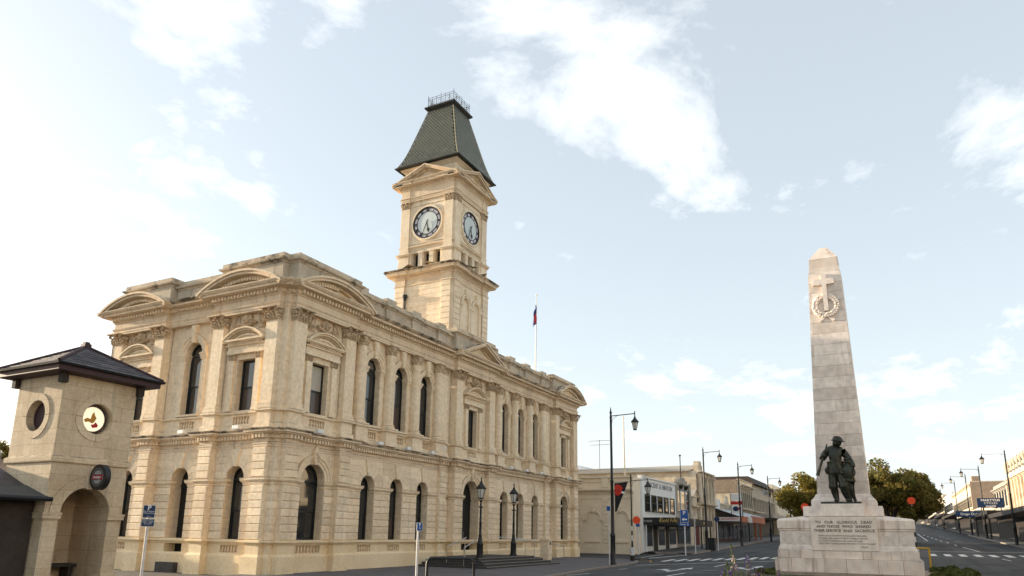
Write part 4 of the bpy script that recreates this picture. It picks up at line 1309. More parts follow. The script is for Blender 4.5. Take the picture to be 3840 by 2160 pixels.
# small things fixed to the building: floodlights on the string course, bell box
fl = MB(); fl.box(-0.16, 0.16, -0.05, 0.10, 0, 0.15); fl.box(-0.17, 0.17, 0.02, 0.11, 0.03, 0.155)
flm = fl.mesh('floodlight', 'white')
for F, rz, s, o in ([(FB, ROTB, 2.35, 0.02), (FB, ROTB, 6.6, -0.12), (FB, ROTB, 8.85, -0.12), (FB, ROTB, 11.0, -0.12), (FB, ROTB, 19.9, -0.12), (FB, ROTB, 22.1, -0.12), (FB, ROTB, 24.3, -0.12), (FB, ROTB, 29.0, 0.02), (FA, ROTA, 2.3, 0.02), (FA, ROTA, 5.75, -0.12)]):
    inst(flm, 'floodlight', OH, F(s, o, 5.60), rz)
mb = MB(); mb.box(12.2, 12.42, 0.16, 0.26, 5.98, 6.2); OHP('alarm_box', 'white', mb)
mb = MB(); mb.path([(13.05, 1.3, 12.9), (13.05, 1.3, 15.6)], 0.05, 8); 

# ------------------------------------------------------------------ clock tower (part of the hall)
TX, TY = 15.35, 2.72
TH = 2.13                                                  # half width of the lower stage
def TF(k, h):
    """facade frame k (0 = street side, 1 = left side, 2 = rear, 3 = right side) of a square of half width h"""
    def f(s, o, z):
        x, y = s, -(h + o)
        for _ in range(k): x, y = y, -x
        return (TX + x, TY + y, z)
    return f
def TROT(k): return PI - k * PI / 2
def sq(h, notch=0.0, nw=0.0):
    return [(TX - h, TY + h), (TX - h, TY - h), (TX + h, TY - h), (TX + h, TY + h)]
def sq_notch(h, w, d, q=0.14):
    """square plan with corner pilasters of width w standing d proud and a re-entrant corner q"""
    pts = []
    base = [(-h + d, h - w), (-h, h - w), (-h, h - q)]  # unused template
    out = []
    for k in range(4):                                      # start at left side, travel with the outside on the right
        L = [(-h, h - q), (-h, h - w), (-h + d, h - w), (-h + d, -h + w), (-h, -h + w), (-h, -h + q), (-h + q, -h + q)]
        for x, y in L:
            for _ in range(k): x, y = -y, x
            out.append((TX + x, TY + y))
    return out
PWt = 0.80
P_low = sq_notch(TH, PWt, 0.10)
mb = MB(); sweep(mb, P_low, [(0, 11.5), (0, 16.2)], True); OHP('tower_wall', 'towerstone', mb)
# courses of the lower stage
hq = 0.335
for k in range(4):
    F = TF(k, TH); rz = TROT(k)
    if k > 1: continue
    for i in range(13):
        z0 = 11.75 + i * hq
        if z0 + hq > 16.15: break
        for sx in (-1, 1):
            a, b2 = sorted((sx * (TH - 0.14), sx * (TH - PWt)))
            w, h = b2 - a, hq
            key = ('q', k)
            if key not in _blk:
                _blk[key] = MB().slab(rect_poly(-w / 2, w / 2, 0.005, h - 0.005), -0.02, 0.04, 0.02).mesh('quoin', 'towerstone')
            inst(_blk[key], 'quoin', OH, F((a + b2) / 2, 0, z0), rz)
        if k == 1:
            ww = 2 * (TH - PWt)
            splits = [0.0, 0.37, 0.71, 1.0] if i % 2 else [0.0, 0.22, 0.55, 0.83, 1.0]
            for u0, u1 in zip(splits, splits[1:]):
                a, b2 = -ww / 2 + ww * u0, -ww / 2 + ww * u1
                mb = MB().slab(rect_poly(a + 0.002, b2 - 0.002, z0 + 0.004, z0 + hq - 0.004), -0.13, -0.085, 0.008); mb.map(F); OHP('ashlar_stone', 'towerstone', mb)
# paired arches on the street side
F = TF(0, TH)
for c in (-0.62, 0.62):
    mb = MB()
    wall(mb, c - 0.60, c + 0.60, 12.6, 15.95, -0.06, [(c, 0.74, 12.6, 14.95, True)], 0.6)
    mb.box(c - 0.4, c + 0.4, -0.65, -0.6, 12.5, 15.5)
    arc_band(mb, c, 14.95, 0.37, 0.56, -0.08, 0.02, seg=14); arc_band(mb, c, 14.95, 0.50, 0.58, -0.08, 0.06, seg=14)
    mb.slab([(c - 0.08, 15.28), (c + 0.08, 15.28), (c + 0.14, 15.85), (c - 0.14, 15.85)], -0.3, 0.10)
    for sx in (-1, 1):
        x = c + sx * 0.485
        mb.box(x - 0.13, x + 0.13, -0.08, 0.05 + 0.002 * sx, 14.78, 14.95); mb.box(x - 0.10, x + 0.10, -0.08, 0.0 + 0.002 * sx, 12.6, 14.78)
    mb.map(F); OHP('tower_arch', 'towerstone', mb)
# cornice of the lower stage
mb = MB(); sweep(mb, P_low, [(0, 16.10), (0.05, 16.14), (0.05, 16.22), (0.0, 16.25), (0, 16.55), (0.05, 16.58), (0.08, 16.64), (0.08, 16.76), (0.28, 16.78), (0.40, 16.79), (0.40, 16.88), (0.46, 16.95)], True); OHP('tower_cornice', 'cornice', mb)
mb = MB(); sweep(mb, P_low, [(0.46, 16.95), (0.54, 17.03), (0.54, 17.07), (0.0, 17.16), (-1.5, 17.2)], True); OHP('tower_cornice_edge', 'lichen', mb)
mb = dentils(MB(), P_low + P_low[:1], 0.07, 0.17, 16.66, 16.76, 0.07, 0.13); OHP('dentil_course', 'towerstone', mb, kind='stuff')
# belfry stage: corner pedestals, three louvred openings between small piers
H2 = 2.02
P_bel = sq_notch(H2, 0.78, 0.30)
for k in range(4):
    F = TF(k, H2); rz = TROT(k)
    for sx in (-1, 1):
        a, b2 = sorted((sx * (H2 - 0.10), sx * (H2 - 0.80)))
        mb = MB()
        mb.box(a, b2, -0.6, 0.04, 17.16, 18.06); mb.box(a - 0.04, b2 + 0.04, -0.6, 0.08, 17.16, 17.42)
        for e, z0, z1 in ((0.03, 18.06, 18.10), (0.09, 18.10, 18.17), (0.13, 18.17, 18.23), (0.05, 18.23, 18.27)): mb.box(a - e, b2 + e, -0.6, 0.04 + e, z0, z1)
        mb.map(F); OHP('tower_pedestal', 'towerstone', mb)
    mb = MB()
    wall(mb, -1.25, 1.25, 17.16, 18.62, -0.16, [(x, 0.46, 17.35, 18.28, False) for x in (-0.80, 0.0, 0.80)], 0.45)
    for x in (-1.2, -0.40, 0.40, 1.2):
        mb.box(x - 0.15, x + 0.15, -0.2, -0.06, 17.30, 18.25); mb.box(x - 0.19, x + 0.19, -0.2, -0.03, 18.20, 18.32); mb.box(x - 0.18, x + 0.18, -0.2, -0.04, 17.2, 17.34)
    mb.map(F); OHP('belfry_wall', 'towerstone', mb)
    for x in (-0.80, 0.0, 0.80):
        mb = MB(); mb.box(x - 0.23, x + 0.23, -0.6, -0.55, 17.35, 18.28); mb.map(F); lv = OHP('louvre', 'door', mb)
        if k < 2:
            for i in range(7):
                mb = MB(); z0 = 17.40 + i * 0.125
                mb.add([F(x - 0.22, -0.55, z0 + 0.09), F(x + 0.22, -0.55, z0 + 0.09), F(x + 0.22, -0.44, z0), F(x - 0.22, -0.44, z0)], [(0, 1, 2, 3)])
                mb.build('slat', 'roofdark', lv)
# clock stage
mb = MB(); sweep(mb, sq(H2 - 0.14), [(0, 18.5), (0, 21.8)], True); OHP('tower_wall', 'towerstone', mb)
mb = MB(); sweep(mb, sq(H2 - 0.14), [(0, 18.56), (0.04, 18.60), (0.12, 18.66), (0.12, 18.72), (0.0, 18.78)], True); OHP('tower_string', 'cornice', mb)
cap_t = capital(0.56, 0.13, 0.47).mesh('capital', 'carved')
for k in range(4):
    F = TF(k, H2); rz = TROT(k)
    for sx in (-1, 1):
        x = sx * (H2 - 0.44)
        mb = MB(); mb.box(x - 0.29, x + 0.29, -0.3, 0.0, 18.27, 21.24)
        for e, z0, z1 in ((0.06, 18.27, 18.36), (0.03, 18.36, 18.46)): mb.box(x - 0.29 - e, x + 0.29 + e, -0.3, e, z0, z1)
        mb.map(F); pl = OHP('tower_pilaster', 'towerstone', mb)
        inst(cap_t, 'capital', pl, F(x, -0.13, 21.23), rz)
    mb = MB()                                               # square frame and round moulding of the dial
    for e, t in ((1.26, -0.11), (1.18, -0.09)):
        pass
    for a, b2, z0, z1 in ((-1.28, -1.16, 18.86, 21.5), (1.16, 1.28, 18.86, 21.5), (-1.16, 1.16, 21.38, 21.5), (-1.16, 1.16, 18.86, 18.96)): mb.box(a, b2, -0.16, -0.10, z0, z1)
    arc_band(mb, 0, 20.12, 1.03, 1.13, -0.16, -0.03, 0, 2 * PI, 40)
    arc_band(mb, 0, 20.12, 1.13, 1.20, -0.16, -0.08, 0, 2 * PI, 40)
    mb.map(F); OHP('dial_surround', 'towerstone', mb)
    if k > 1: continue
    disc = lambda r, o: MB().add([(r * math.cos(2 * PI * i / 48), o, 20.12 + r * math.sin(2 * PI * i / 48)) for i in range(48)], [tuple(range(48))])
    ck = disc(1.03, -0.112).map(F).build('clock', 'clockring', OH)
    disc(0.735, -0.100).map(F).build('dial', 'clockface', ck)
    mb = MB(); arc_band(mb, 0, 20.12, 0.985, 1.04, -0.12, -0.06, 0, 2 * PI, 48); arc_band(mb, 0, 20.12, 0.72, 0.765, -0.12, -0.085, 0, 2 * PI, 48)
    arc_band(mb, 0, 20.12, 0.925, 0.945, -0.12, -0.09, 0, 2 * PI, 48)
    for i in range(60):
        a = 2 * PI * i / 60; mb.blob((0.965 * math.cos(a), -0.09, 20.12 + 0.965 * math.sin(a)), (0.022, 0.012, 0.022), 0, 0, 5, 3)
    mb.map(F).build('rim', 'clockiron', ck)
    xd = (1, 0, 0) if k == 0 else (0, -1, 0)
    for i, nm in enumerate(['XII', 'I', 'II', 'III', 'IIII', 'V', 'VI', 'VII', 'VIII', 'IX', 'X', 'XI']):
        a = PI / 2 - i * PI / 6
        sgn = 1 if k == 0 else 1
        px, pz = 0.845 * math.cos(a), 0.845 * math.sin(a)
        org = F(px, -0.098, 20.12 + pz)
        # numerals stand radially
        xv = Vector(xd); uz = Vector((0, 0, 1))
        rad = xv * math.cos(a) + uz * math.sin(a)
        tan = xv * math.sin(a) - uz * math.cos(a)
        if k == 1: org = (F(0, -0.098, 20.12)[0], TY - px, 20.12 + pz)
        zv = tan.cross(rad)
        mt = Matrix(((tan.x, rad.x, zv.x, org[0]), (tan.y, rad.y, zv.y, org[1]), (tan.z, rad.z, zv.z, org[2]), (0, 0, 0, 1)))
        text(nm, 0.24, 'clockiron', ck, mt, name='numeral', extrude=0.006, bold=0.012, xs=0.8)
    def hand(ang, pts, nm, oo):
        xv = Vector(xd); uz = Vector((0, 0, 1))
        d = xv * math.sin(ang) + uz * math.cos(ang); t = xv * math.cos(ang) - uz * math.sin(ang)
        c0 = Vector(F(0, -0.06 + oo, 20.12)); nn = Vector(F(0, 1, 0)) - Vector(F(0, 0, 0))
        mb = MB().prism(pts, lambda p, q: c0 + t * p[0] + d * p[1] + nn * (0.012 * q))
        mb.build(nm, 'clockiron', ck)
    hand(math.radians(204), [(-0.025, -0.22), (0.025, -0.22), (0.03, 0.0), (0.015, 0.93), (-0.015, 0.93), (-0.03, 0)], 'minute_hand', 0.02)
    hand(math.radians(167), [(-0.03, -0.12), (0.03, -0.12), (0.025, 0.34), (0.10, 0.46), (0.07, 0.58), (0.0, 0.68), (-0.07, 0.58), (-0.10, 0.46), (-0.025, 0.34)], 'hour_hand', 0.0)
# tower entablature and pediments
P_te = sq_notch(H2 - 0.0, 0.70, 0.04, 0.12)
mb = MB(); sweep(mb, P_te, [(-0.3, 21.70), (0, 21.70), (0, 21.80), (0.02, 21.81), (0.02, 21.90), (0.07, 21.94), (0.07, 21.98), (0, 22.0), (0, 22.48), (0.04, 22.52), (0.07, 22.58), (0.07, 22.70), (0.22, 22.72), (0.38, 22.73), (0.38, 22.82),
                                (0.44, 22.88), (0.48, 22.92), (0.48, 22.95), (-0.3, 22.99)], True); OHP('tower_cornice', 'cornice', mb)
mb = dentils(MB(), P_te + P_te[:1], 0.06, 0.15, 22.59, 22.69, 0.065, 0.12); OHP('dentil_course', 'towerstone', mb, kind='stuff')
for k in range(4):
    tri_pediment(TF(k, H2), -H2 + 0.12, H2 - 0.12, 0.98, 22.86, 'tower_pediment', None, 0.48, 0.18, 'cornice', 0.50, 0.13)
# attic block and mansard roof
mb = MB(); sweep(mb, sq(1.86), [(0, 22.9), (0, 23.78), (0.05, 23.80), (0.12, 23.88), (0.22, 23.94), (0.26, 23.98), (0.0, 24.02)], True); OHP('attic', 'towerstone', mb)
prof = [(2.30, 24.02), (2.18, 24.24), (2.03, 24.58), (1.88, 25.0), (1.69, 25.65), (1.30, 27.15), (0.95, 28.50)]
mb = MB(); sweep(mb, sq(0.0001), [(d - 0.03, z - 0.02) for d, z in prof], True); OHP('tower_roof', 'roofdark', mb)
mb = MB(); sweep(mb, sq(0.0001), [(2.10, 23.99), (2.36, 24.0), (2.38, 24.06), (2.30, 24.09)], True); OHP('eaves_gutter', 'roofdark', mb)
def roof_pt(t):
    """point (half width, z) and slope direction at arc length t"""
    for (d0, z0), (d1, z1) in zip(prof, prof[1:]):
        L = math.hypot(d1 - d0, z1 - z0)
        if t <= L: return d0 + (d1 - d0) * t / L, z0 + (z1 - z0) * t / L, ((d1 - d0) / L, (z1 - z0) / L)
        t -= L
    return None
tw, th_ = 0.215, 0.235
tile = MB().add([(-tw / 2 * 1.02, 0, 0.004), (0, -th_ / 2 * 1.02, 0.03), (tw / 2 * 1.02, 0, 0.004), (0, th_ / 2 * 1.02, 0.0), (0, 0.01, 0.034), (-0.02, 0.05, 0.01), (0.02, 0.05, 0.01)],
                [(0, 1, 4), (1, 2, 4), (2, 6, 4), (6, 3, 4), (3, 5, 4), (5, 0, 4), (2, 3, 6), (3, 0, 5)]).mesh('roof_tile', 'slate')
tiles = 0
rest = MB()
tile_v = [tuple(v.co) for v in tile.vertices]; tile_f = [tuple(p.vertices) for p in tile.polygons]
roofp = bpy.data.objects.get('tower_roof')
for k in (1, 0, 2, 3):
    row = 0; t = 0.10
    while True:
        q = roof_pt(t)
        if q is None or q[1] > 28.45: break
        d, z, (dd, dz) = q
        n = int((d * 2 - 0.12) / tw)
        off = 0.5 if row % 2 else 0.0
        for i in range(-n // 2 - 1, n // 2 + 2):
            x = (i + off) * tw
            if abs(x) > d - 0.09: continue
            F = TF(k, 0)
            o0 = Vector(F(x, d, z)); ex = Vector(F(1, 0, 0)) - Vector(F(0, 0, 0)); eo = Vector(F(0, 1, 0)) - Vector(F(0, 0, 0))
            up = eo * dd + Vector((0, 0, dz)); nn = eo * dz - Vector((0, 0, dd))
            if up.cross(nn).dot(ex) < 0: ex = -ex
            m4 = Matrix(((ex.x, up.x, nn.x, o0.x), (ex.y, up.y, nn.y, o0.y), (ex.z, up.z, nn.z, o0.z), (0, 0, 0, 1)))
            if (k == 1 and tiles < 170) or (k == 0 and tiles < 300):
                o = bpy.data.objects.new('roof_tile', tile); COL.objects.link(o); o.matrix_world = m4; o.parent = OH
                tiles += 1
            else:
                rest.add([tuple(m4 @ Vector(v)) for v in tile_v], tile_f)
        row += 1; t += th_ / 2
    if k == 1: tiles = 170
OHP('roof_tiling', 'slate', rest, kind='stuff')
for sx, sy in ((-1, -1), (1, -1), (-1, 1), (1, 1)):
    mb = MB(); mb.path([(TX + sx * d, TY + sy * d, z + 0.01) for d, z in prof], 0.04, 6); OHP('hip_roll', 'copper', mb)
mb = MB(); sweep(mb, sq(0.0001), [(0.93, 28.35), (0.97, 28.40), (0.99, 28.52), (1.10, 28.60), (1.16, 28.68), (1.16, 28.74), (0.2, 28.77)], True); OHP('roof_crown', 'roofdark', mb)
# iron cresting
for k in range(4):
    F = TF(k, 0.98)
    mb = MB()
    tube = lambda a, b2, r=0.014: mb.path([F(a[0], 0, a[1]), F(b2[0], 0, b2[1])], r, 4)
    for z in (28.62, 29.02, 29.16): tube((-0.98, z), (0.98, z))
    for x in (-0.98, -0.327, 0.327): tube((x, 28.44), (x, 29.16 if x > -0.9 else 29.2), 0.017)
    tube((-0.98, 29.1), (-0.98, 29.36), 0.012); tube((0, 29.1), (0, 29.33), 0.010)
    for c in (-0.653, 0, 0.653):
        mb.path([F(c + 0.21 * math.cos(2 * PI * i / 16), 0, 28.81 + 0.21 * math.sin(2 * PI * i / 16)) for i in range(16)], 0.011, 4, True)
        tube((c, 28.46), (c, 28.86), 0.011)
        mb.blob(F(c, 0, 28.90), (0.03, 0.03, 0.09), 0, 0, 5, 4)
        for sx in (-1, 1):
            mb.path([F(c, 0, 28.70), F(c + sx * 0.06, 0, 28.76), F(c + sx * 0.12, 0, 28.88)], 0.014, 4)
            mb.path([F(c, 0, 28.50), F(c + sx * 0.10, 0, 28.55), F(c + sx * 0.17, 0, 28.53)], 0.014, 4)
        tube((c, 29.02), (c, 29.16), 0.009)
    mb.v = [(x, y, z + 0.30) for x, y, z in mb.v]
    OHP('cresting', 'ironwork', mb)
# rainwater pipe on the left side of the tower
mb = MB(); F = TF(1, TH)
mb.path([F(-1.22, 0.04, 12.6), F(-1.22, 0.04, 15.25)], 0.055, 8); mb.lathe([(0.06, 0), (0.16, 0.22), (0.17, 0.34)], 8, F(-1.22, 0.08, 15.2)[0], F(-1.22, 0.08, 15.2)[1], 15.2)
for z in (13.4, 14.4): mb.path([F(-1.22, 0.04, z), F(-1.22, 0.04, z + 0.08)], 0.08, 8)
OHP('rainwater_pipe', 'ironwork', mb)
# drooping flag on a white pole behind the parapet
fp = empty('flagpole', (29.4, 3.0, 11.7), label='tall white flagpole with drooping dark flag on the hall roof', cat='flagpole')
mb = MB(); mb.path([(0, 0, 0), (0.0, 0, 4), (0.12, 0, 8.7)], [0.07, 0.06, 0.035], 8); mb.blob((0.12, 0, 8.76), 0.08, 0, 0, 6, 4); mb.build('pole', 'white', fp)
M['flag'] = mat('flag_navy', (0.04, 0.05, 0.17), 0.8); M['flagred'] = mat('flag_red', (0.5, 0.05, 0.05), 0.8)
mb = MB(); vs = []
for j in range(9):
    for i in range(5):
        u, v = i / 4, j / 8
        x = 0.08 - 0.10 * v - u * (0.16 + 0.42 * v) + 0.05 * math.sin(9 * v + 3 * u); y = 0.10 * math.sin(7 * u + 4 * v)
        vs.append((x, y, 8.0 - 1.7 * v - 0.5 * u))
mb.add(vs, [(j * 5 + i, j * 5 + i + 1, j * 5 + i + 6, j * 5 + i + 5) for j in range(8) for i in range(4)])
fo = mb.build('flag', 'flag', fp, True)
mb = MB(); mb.add([(x - 0.01, y - 0.03, z) for x, y, z in vs[15:40]], [(j * 5 + i, j * 5 + i + 1, j * 5 + i + 6, j * 5 + i + 5) for j in range(4) for i in range(1, 3)]); mb.build('flag_canton', 'flagred', fo, True)

# ------------------------------------------------------------------ entrance steps, rails, lamps
st = empty('entrance_steps', (15.35, 0, 0), label='broad dark stone steps before the arched entrance of the hall', cat='steps')
# landing and four treads, wider than the doorway to the right
for i in range(4):
    z1 = 0.46 - 0.115 * i; e = 0.36 * i
    x0, x1, y1 = 10.75 - 15.35 - e, 16.9 - 15.35 + e, -3.0 - e
    mb = MB(); mb.box(x0, x1, y1, -0.16, z1 - 0.115, z1); t = mb.build('tread', 'step', st)
    mb = MB(); mb.box(x0 - 0.012, x1 + 0.012, y1 - 0.012, y1 + 0.04, z1 - 0.03, z1 + 0.004); mb.build('nosing', 'stepedge', t)
def handrail(name, pts, posts, label, group):
    o = empty(name, (0, 0, 0), label=label, cat='handrail', group=group)
    b0 = Vector(pts[0]); o.location = (b0.x, b0.y, 0)
    L = lambda p: (p[0] - b0.x, p[1] - b0.y, p[2])
    mb = MB(); mb.path([L(p) for p in pts], 0.025, 8); mb.build('rail', 'steel', o, True)
    for p, zb in posts:
        mb = MB(); mb.path([L((p[0], p[1], zb)), L(p)], 0.022, 8); mb.build('post', 'steel', o, True)
    return o
handrail('handrail', [(10.2, -1.5, 0.0), (10.2, -1.5, 0.92), (10.35, -1.5, 1.0), (12.0, -1.5, 1.42)], [((11.9, -1.5, 1.40), 0.46)], 'steel handrail on the steps left of the entrance, nearer the sign post', 'steel handrails at the entrance')
handrail('handrail', [(10.0, -2.6, 0.0), (10.0, -2.6, 0.92), (10.15, -2.6, 1.0), (11.5, -2.6, 1.42), (11.5, -2.6, 0.46)], [], 'steel handrail on the steps beside the left entrance lamp', 'steel handrails at the entrance')
handrail('handrail', [(17.2, -1.7, 1.38), (19.5, -1.7, 1.22), (24.3, -1.5, 0.92), (24.5, -1.5, 0.85), (24.5, -1.5, 0.0)], [((19.6, -1.7, 1.21), 0.25), ((21.2, -1.64, 1.12), 0.15), ((22.9, -1.56, 1.01), 0.05)], 'long steel handrail sloping down along the ramp right of the entrance', 'steel handrails at the entrance')
handrail('handrail', [(16.6, -0.8, 1.45), (20.2, -0.8, 1.2)], [((18.4, -0.8, 1.32), 0.3), ((20.2, -0.8, 1.2), 0.2)], 'steel handrail close to the wall behind the right entrance lamp', 'steel handrails at the entrance')
mb = MB(); mb.add([(16.95, -1.75, 0.45), (16.95, -0.3, 0.45), (25.2, -0.3, 0.02), (25.2, -1.6, 0.02), (16.95, -1.75, -0.1), (16.95, -0.3, -0.1), (25.2, -0.3, -0.1), (25.2, -1.6, -0.1)], [(0, 1, 2, 3), (0, 3, 7, 4), (1, 2, 6, 5)])
tag(mb.build('ramp', 'footpath'), 'sloping grey ramp along the hall wall right of the entrance steps', 'ramp')
pp = empty('gate_pillar', (20.4, -2.1, 0), label='short cream pillar with small black plate at the top of the ramp', cat='pillar')
for i in range(3):
    mb = MB().slab(rect_poly(-0.27, 0.27, 0.02 + 0.42 * i, 0.42 * (i + 1)), -0.27, 0.27, 0.015); mb.build('stone_block', 'block', pp)
mb = MB(); mb.box(-0.33, 0.33, -0.33, 0.33, 1.26, 1.33); mb.box(-0.29, 0.29, -0.29, 0.29, 1.33, 1.38); mb.build('cap', 'stone', pp)
mb = MB(); mb.box(-0.05, 0.10, -0.29, -0.27, 1.0, 1.16); mb.build('plate', 'black', pp)

M['lampglass'] = mat('lantern_glass', (0.62, 0.60, 0.55), 0.15, fineamt=0.03, spec=0.5)
def lantern(mb_i, mb_g, c, s=1.0, hang=False):
    """six-sided lantern: iron in mb_i, panes in mb_g; c = bottom centre of the glass"""
    x, y, z = c
    n = 6
    rb, rt, h = 0.13 * s, 0.25 * s, 0.52 * s
    R = lambda r, zz, i: (x + r * math.cos(2 * PI * i / n + 0.3), y + r * math.sin(2 * PI * i / n + 0.3), zz)
    for i in range(n):
        mb_i.path([R(rb, z, i), R(rt, z + h, i)], 0.014 * s, 4)
        mb_g.add([R(rb * 0.95, z + 0.02, i), R(rb * 0.95, z + 0.02, i + 1), R(rt * 0.95, z + h, i + 1), R(rt * 0.95, z + h, i)], [(0, 1, 2, 3)])
    mb_i.lathe([(rb * 0.5, -0.06 * s), (rb * 1.15, -0.03 * s), (rb * 1.15, 0.015 * s)], n, x, y, z, 0.3, 0.3 + 2 * PI)
    mb_i.lathe([(rt * 1.12, h - 0.02 * s), (rt * 1.28, h + 0.03 * s), (rt * 0.85, h + 0.15 * s), (rt * 0.35, h + 0.30 * s), (rt * 0.34, h + 0.36 * s), (rt * 0.22, h + 0.40 * s), (0.03 * s, h + 0.5 * s), (0.05 * s, h + 0.55 * s), (0.012 * s, h + 0.68 * s)], n, x, y, z, 0.3, 0.3 + 2 * PI)
def entrance_lamp(loc, label):
    e = empty('entrance_lamp', loc, label=label, cat='lamp', group='entrance lamps')
    mb = MB().lathe([(0.24, 0), (0.24, 0.10), (0.20, 0.14), (0.19, 0.75), (0.21, 0.80), (0.15, 0.92), (0.10, 1.25), (0.12, 1.30), (0.085, 1.36), (0.075, 2.05), (0.095, 2.08), (0.07, 2.12), (0.06, 2.95), (0.10, 3.0), (0.06, 3.04), (0.05, 3.28), (0.11, 3.34), (0.05, 3.4)], 10)
    mb.path([(-0.20, 0, 2.98), (0.20, 0, 2.98)], 0.022, 6)
    for sx in (-1, 1): mb.blob((sx * 0.21, 0, 2.98), 0.045, 0, 0, 6, 4)
    mb.build('post', 'black', e, True)
    mi, mg = MB(), MB(); lantern(mi, mg, (0, 0, 3.52), 1.08)
    for i in range(4):
        a = PI / 4 + i * PI / 2
        mi.path([(0.03 * math.cos(a), 0.03 * math.sin(a), 3.36), (0.20 * math.cos(a), 0.20 * math.sin(a), 3.42), (0.17 * math.cos(a), 0.17 * math.sin(a), 3.55)], 0.012, 4)
    ln = mi.build('lantern', 'black', e); mg.build('pane', 'lampglass', ln)
    e.scale = (0.82, 0.82, 0.82)
entrance_lamp((11.2, -2.78, 0.46), 'black iron lamp with glass lantern on the steps left of the entrance')
entrance_lamp((15.9, -2.2, 0.46), 'black iron lamp with glass lantern on the steps right of the entrance')

# ------------------------------------------------------------------ small stone kiosk tower on the left
M['kstone'] = mat('kiosk_stone', (0.72, 0.59, 0.42), 0.9, (0.58, 0.45, 0.30), 1.3, bump=0.35, streak=0.5, streakcol=(0.16, 0.12, 0.085), rnd=0.06, dirt=0.6)
add_joints(M['kstone'], 0.62, 0.36, 0.70, 0.90)
M['kslate'] = mat('kiosk_slate', (0.05, 0.045, 0.05), 0.65, (0.085, 0.075, 0.078), 3, rnd=0.3, bump=0.3)
M['fascia'] = mat('plum_fascia', (0.06, 0.03, 0.032), 0.6, (0.045, 0.022, 0.024), 2)
M['shade'] = mat('shaded_dark_timber', (0.045, 0.037, 0.03), 0.85, (0.06, 0.048, 0.038), 2)  # dark tone carries the shadow lying on the low wing
M['iron_roof'] = mat('corrugated_iron', (0.06, 0.058, 0.055), 0.75, (0.085, 0.08, 0.075), 1.5)
KX, KY = -10.26, -3.41
KW, KD = 1.93, 1.86
ki = empty('stone_kiosk', (KX + KW / 2, KY + KD / 2, 0), label='small square stone kiosk with slate roof, round openings and an arch', cat='kiosk')
kw2, kd2 = KW / 2, KD / 2
KF = [lambda s, o, z: (s, -(kd2 + o), z), lambda s, o, z: (-(kw2 + o), -s, z), lambda s, o, z: (-s, kd2 + o, z), lambda s, o, z: (kw2 + o, s, z)]
def kpart(name, m, mb, p=None, sm=False, **k): return mb.build(name, m, p or ki, sm, **k)
hw = [kw2, kd2, kw2, kd2]
# lower storey: four corner piers and arches
for k in range(4):
    F = KF[k]; w = hw[k]
    mb = MB()
    if k == 0:
        wall(mb, -w, w, 0, 3.18, 0, [(0.0, 1.22, 0.0, 1.99, True)], 0.34, 18)
        mb.map(F); kpart('wall', 'kstone', mb)
        mb = MB(); arc_band(mb, 0, 1.99, 0.61, 0.86, -0.02, 0.035, seg=20); mb.map(F); kpart('archivolt', 'kstone', mb)
        mb = MB().slab([(-0.07, 2.56), (0.07, 2.56), (0.10, 2.93), (-0.10, 2.93)], -0.1, 0.07, 0.01); mb.map(F); kpart('keystone', 'kstone', mb)
        for sx in (-1, 1):
            a, b2 = sorted((sx * 0.585, sx * (w + 0.05)))
            mb = MB(); mb.box(a, b2, -0.36, 0.055, 1.84, 1.93); mb.box(a - 0.01, b2 + 0.01, -0.36, 0.07, 1.93, 1.985); mb.map(F); kpart('impost', 'kstone', mb)
            a, b2 = sorted((sx * 0.60, sx * (w + 0.04)))
            mb = MB(); mb.box(a, b2, -0.35, 0.04, 0, 0.55); mb.map(F); kpart('pier_base', 'kstone', mb)
    else:
        wall(mb, -w, w, 0, 3.18, 0)
        mb.map(F); kpart('wall', 'kstone', mb)
# alcove lining: back wall, floor, ceiling, bench and two pipes
mb = MB(); y = -kd2 + 1.5
mb.box(-kw2 + 0.05, kw2 - 0.05, y, y + 0.1, 0.0, 3.0); kpart('alcove_wall', 'kstone', mb)
mb = MB()
for sx in (-1, 1): mb.box(sx * (kw2 - 0.28) - 0.02, sx * (kw2 - 0.28) + 0.02, -kd2 + 0.33, y, 0.0, 2.9)
kpart('alcove_cheek', 'kstone', mb)
mb = MB(); mb.box(-0.62, 0.62, y - 0.5, y - 0.02, 0.68, 0.76)
for sx in (-1, 1): mb.box(sx * 0.5 - 0.05, sx * 0.5 + 0.05, y - 0.45, y - 0.1, 0, 0.68)
be = mb.build('bench', 'shade'); be.location = ki.location
tag(be, 'dark bench inside the arched alcove of the stone kiosk', 'bench')
mb = MB()
for x in (-0.33, -0.12): mb.path([(x, y - 0.04, 0.0), (x, y - 0.04, 2.5)], 0.022, 6)
kpart('pipe', 'shade', mb)
mb = MB(); mb.add([(-kw2, -kd2, 3.17), (kw2, -kd2, 3.17), (kw2, kd2, 3.17), (-kw2, kd2, 3.17)], [(0, 1, 2, 3)]); kpart('ceiling', 'kstone', mb)
